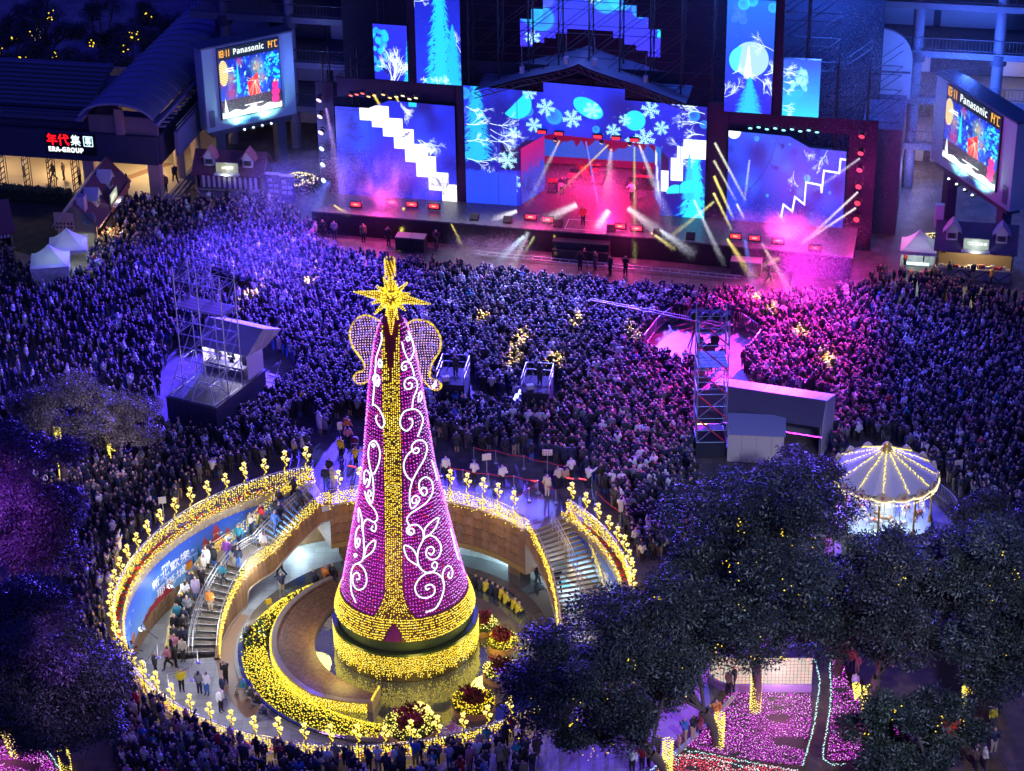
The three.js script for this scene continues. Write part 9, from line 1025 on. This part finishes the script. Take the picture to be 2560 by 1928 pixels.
// washes from the stage rig over the crowd
lamp('spot', 'blue_wash', col(0.07, 0.035, 1), 7600, S(-11.5, 1.2, 11), S(-15, 30, 0), 0.85, 0.9, 30);
lamp('spot', 'violet_wash', col(0.09, 0.05, 1), 9500, S(-4, 1.0, 12.5), S(-8, 36, 0), 0.6, 0.9, 30);
lamp('spot', 'white_wash', col(0.17, 0.2, 1), 3600, S(8, 1.4, 12), S(7, 22, 0), 0.55, 0.9, 30);
lamp('spot', 'violet_wash', col(0.11, 0.06, 1), 6800, S(14, 1.2, 12), S(18, 36, 0), 0.6, 0.9, 30);
lamp('spot', 'magenta_wash', col(1, 0.02, 0.7), 9500, S(31.5, 1.4, 10.5), S(27.5, 18, 0), 0.46, 1, 30);
lamp('spot', 'blue_wash', col(0.07, 0.06, 1), 4200, S(31, 1.2, 11), S(38, 32, 0), 0.6, 0.9, 30);
lamp('spot', 'magenta_wash', col(1, 0.1, 0.75), 5000, S(31, 1.4, 10), V(18.6, 3.8, -135.6), 0.075, 0.8, 20);
// magenta floods on the stage floor and its smoke
lamp('spot', 'recess_flood', col(1, 0.012, 0.2), 230, S(10.5, -0.7, 8.1), S(10.5, -3.6, 2), 0.95, 0.7, 20);
lamp('spot', 'recess_flood', col(1, 0.015, 0.2), 160, S(10.5, -8.5, 7.6), S(10.5, 1, 2), 0.8, 0.7, 20);
lamp('point', 'edge_flood', col(1, 0.04, 0.5), 40, S(27, 5.0, 3.2), null, 0, 0, 40); lamp('point', 'edge_flood', col(1, 0.04, 0.4), 14, S(32.5, 3.5, 3.5), null, 0, 0, 40); lamp('point', 'edge_flood', col(1, 0.05, 0.45), 22, S(-6.5, 4.0, 2.9), null, 0, 0, 40); lamp('point', 'edge_flood', col(1, 0.05, 0.35), 18, S(6.8, 4.4, 2.9), null, 0, 0, 40); lamp('point', 'edge_flood', col(1, 0.05, 0.35), 18, S(14.2, 4.8, 2.9), null, 0, 0, 40); lamp('point', 'tower_flood', col(1, 0.05, 0.4), 9, S(32.4, 1.8, 7), null, 0, 0, 40); lamp('point', 'tower_flood', col(0.3, 0.3, 1), 40, S(-12.6, 2, 7), null, 0, 0, 40);
lamp('spot', 'ground_wash', col(1, 0.15, 0.6), 90, S(-12, 2, 9), S(-9.5, 6, 0), 0.4, 0.8, 20); lamp('spot', 'ground_wash', col(0.8, 0.75, 1), 120, S(0, 2, 11), S(4, 7, 0), 0.5, 0.8, 20);
// yellow moving heads that pick small groups out of the crowd
for (const [x, y, I] of [[625, 735, 800], [770, 705, 700], [1205, 788, 800], [1300, 850, 800], [1285, 895, 700], [1385, 910, 900], [1440, 800, 700], [1585, 830, 700], [1890, 740, 700], [2005, 830, 700], [2072, 895, 900], [1760, 980, 800], [1930, 770, 600]]) lamp('spot', 'yellow_spot', col(1, 0.72, 0.02), I * 38, S(x < 1000 ? -5 : x < 1600 ? 10 : 24, 1.2, 12), G(x, y, 1.4), 0.03, 0.8, 4);
// blue light on the galleries behind and on the scaffold, smoke-blue from the right
lamp('point', 'gallery_lamp', col(0.06, 0.16, 1), 170, S(40, -9, 12), null, 0, 0, 60); lamp('point', 'gallery_lamp', col(0.3, 0.28, 0.9), 12, S(36, -12, 2.6), null, 0, 0, 40); lamp('point', 'gallery_lamp', col(0.05, 0.16, 1), 190, S(28, -6, 19), null, 0, 0, 60); lamp('point', 'gallery_lamp', col(0.12, 0.18, 1), 10, S(-16, -10, 9), null, 0, 0, 60); lamp('point', 'scaffold_lamp', col(0.15, 0.25, 1), 30, S(10, 1.6, 20), null, 0, 0, 60);
for (const [s, y] of [[36, 2.9], [36, 7.2], [43, 7.2], [33, 11.2], [44, 11.3]]) lamp('point', 'gallery_lamp', col(0.75, 0.62, 0.85), 7, S(s, -17, y), null, 0, 0, 30);
// the court: cool lamps under the deck, floods on the mural, warm glow of the strings
for (const a of [-30, -8, 14, 36, 60]) lamp('point', 'deck_lamp', col(0.6, 0.85, 1), 6, pol(DC, 13.2, a, -3.7), null, 0, 0, 30);
for (const a of [-60, -85]) lamp('point', 'court_lamp', col(0.8, 0.92, 1), 7, pol(DC, 10.2, a, -1.8), null, 0, 0, 20);
lamp('point', 'court_lamp', col(0.85, 0.95, 1), 9, pol(PC, 12.6, 232, -1.2), null, 0, 0, 20); lamp('point', 'court_lamp', col(0.85, 0.95, 1), 8, pol(DC, 10.3, 96, -1.6), null, 0, 0, 20);
{
const m = [[568, 1346, -0.75], [424, 1466, -2.2], [352, 1573, -2.0]];
m.forEach(([x, y, h], i) => { const p = G(x, y, h), out = pol(PC, PR - 0.5, Math.atan2(p.x - PC.x, -(p.z - PC.z)) / DEG, p.y), t = thing('mural_flood', 'small white floodlight in front of the mural, ' + ['farthest', 'middle', 'nearest'][i] + ' of three', 'lamp', p, 0, 'floodlights on the mural'); t.lookAt(out.x * 2 - p.x, p.y - 0.4, out.z * 2 - p.z); part('bulb', new THREE.SphereGeometry(0.16, 12, 8), glow(0.5, 0.5, 0.5), t); part('housing', rbox(0.4, 0.28, 0.12, 0, 0, -0.16, 0.02), darkMetal, t); part('arm', bar(V(0, 0, -0.2), V(0, -1.2, -0.3), 0.025), darkMetal, t); lamp('point', 'mural_flood_light', col(0.8, 0.92, 1), 1.6, p.clone().add(V(0.4, 0.2, 0.2)), null, 0, 0, 8); });
}
for (let a = 60; a < 340; a += 28) lamp('point', 'ring_glow', col(1, 0.72, 0.18), 3.2, pol(PC, PR + 0.1, a, 1.3), null, 0, 0, 30);
for (const a of [-10, 15, 40]) lamp('point', 'ring_glow', col(1, 0.72, 0.18), 3, pol(DC, DR - 0.4, a, 0.6), null, 0, 0, 30);
for (const a of [120, 170, 225, 270]) lamp('point', 'tree_glow', col(1, 0.74, 0.15), 4.5, pol(TC, 5.6, a, -2.6), null, 0, 0, 40);
for (const a of [100, 187, 270]) lamp('point', 'tree_glow', col(0.9, 0.35, 0.9), 5, pol(TC, 5.4, a, 4), null, 0, 0, 40);
for (const a of [-40, -58, -76]) lamp('point', 'mural_fill', col(0.75, 0.85, 1), 3, pol(PC, 12.9, a, -0.6), null, 0, 0, 20);  // unseen fill lights added to brighten the mural between its floods
lamp('spot', 'violet_tree_lamp', col(0.5, 0.14, 1), 520, V(-28, 17, -100), V(-33, 4, -116), 0.4, 0.9, 20); lamp('spot', 'violet_tree_lamp', col(0.75, 0.6, 1), 300, V(-20, 14, -118), V(-28.5, 4, -130), 0.36, 0.9, 20); lamp('spot', 'violet_tree_lamp', col(0.5, 0.25, 0.9), 160, V(-18, 14, -92), V(-26, 4, -101), 0.4, 0.9, 20); lamp('spot', 'added_tree_fill', col(0.52, 0.58, 0.95), 4800, V(26, 52, -50), V(16, 5, -103), 0.26, 0.9, 60);  // last spot is an unseen fill added to bring out the right-hand crowns
renderer.render(scene, camera);
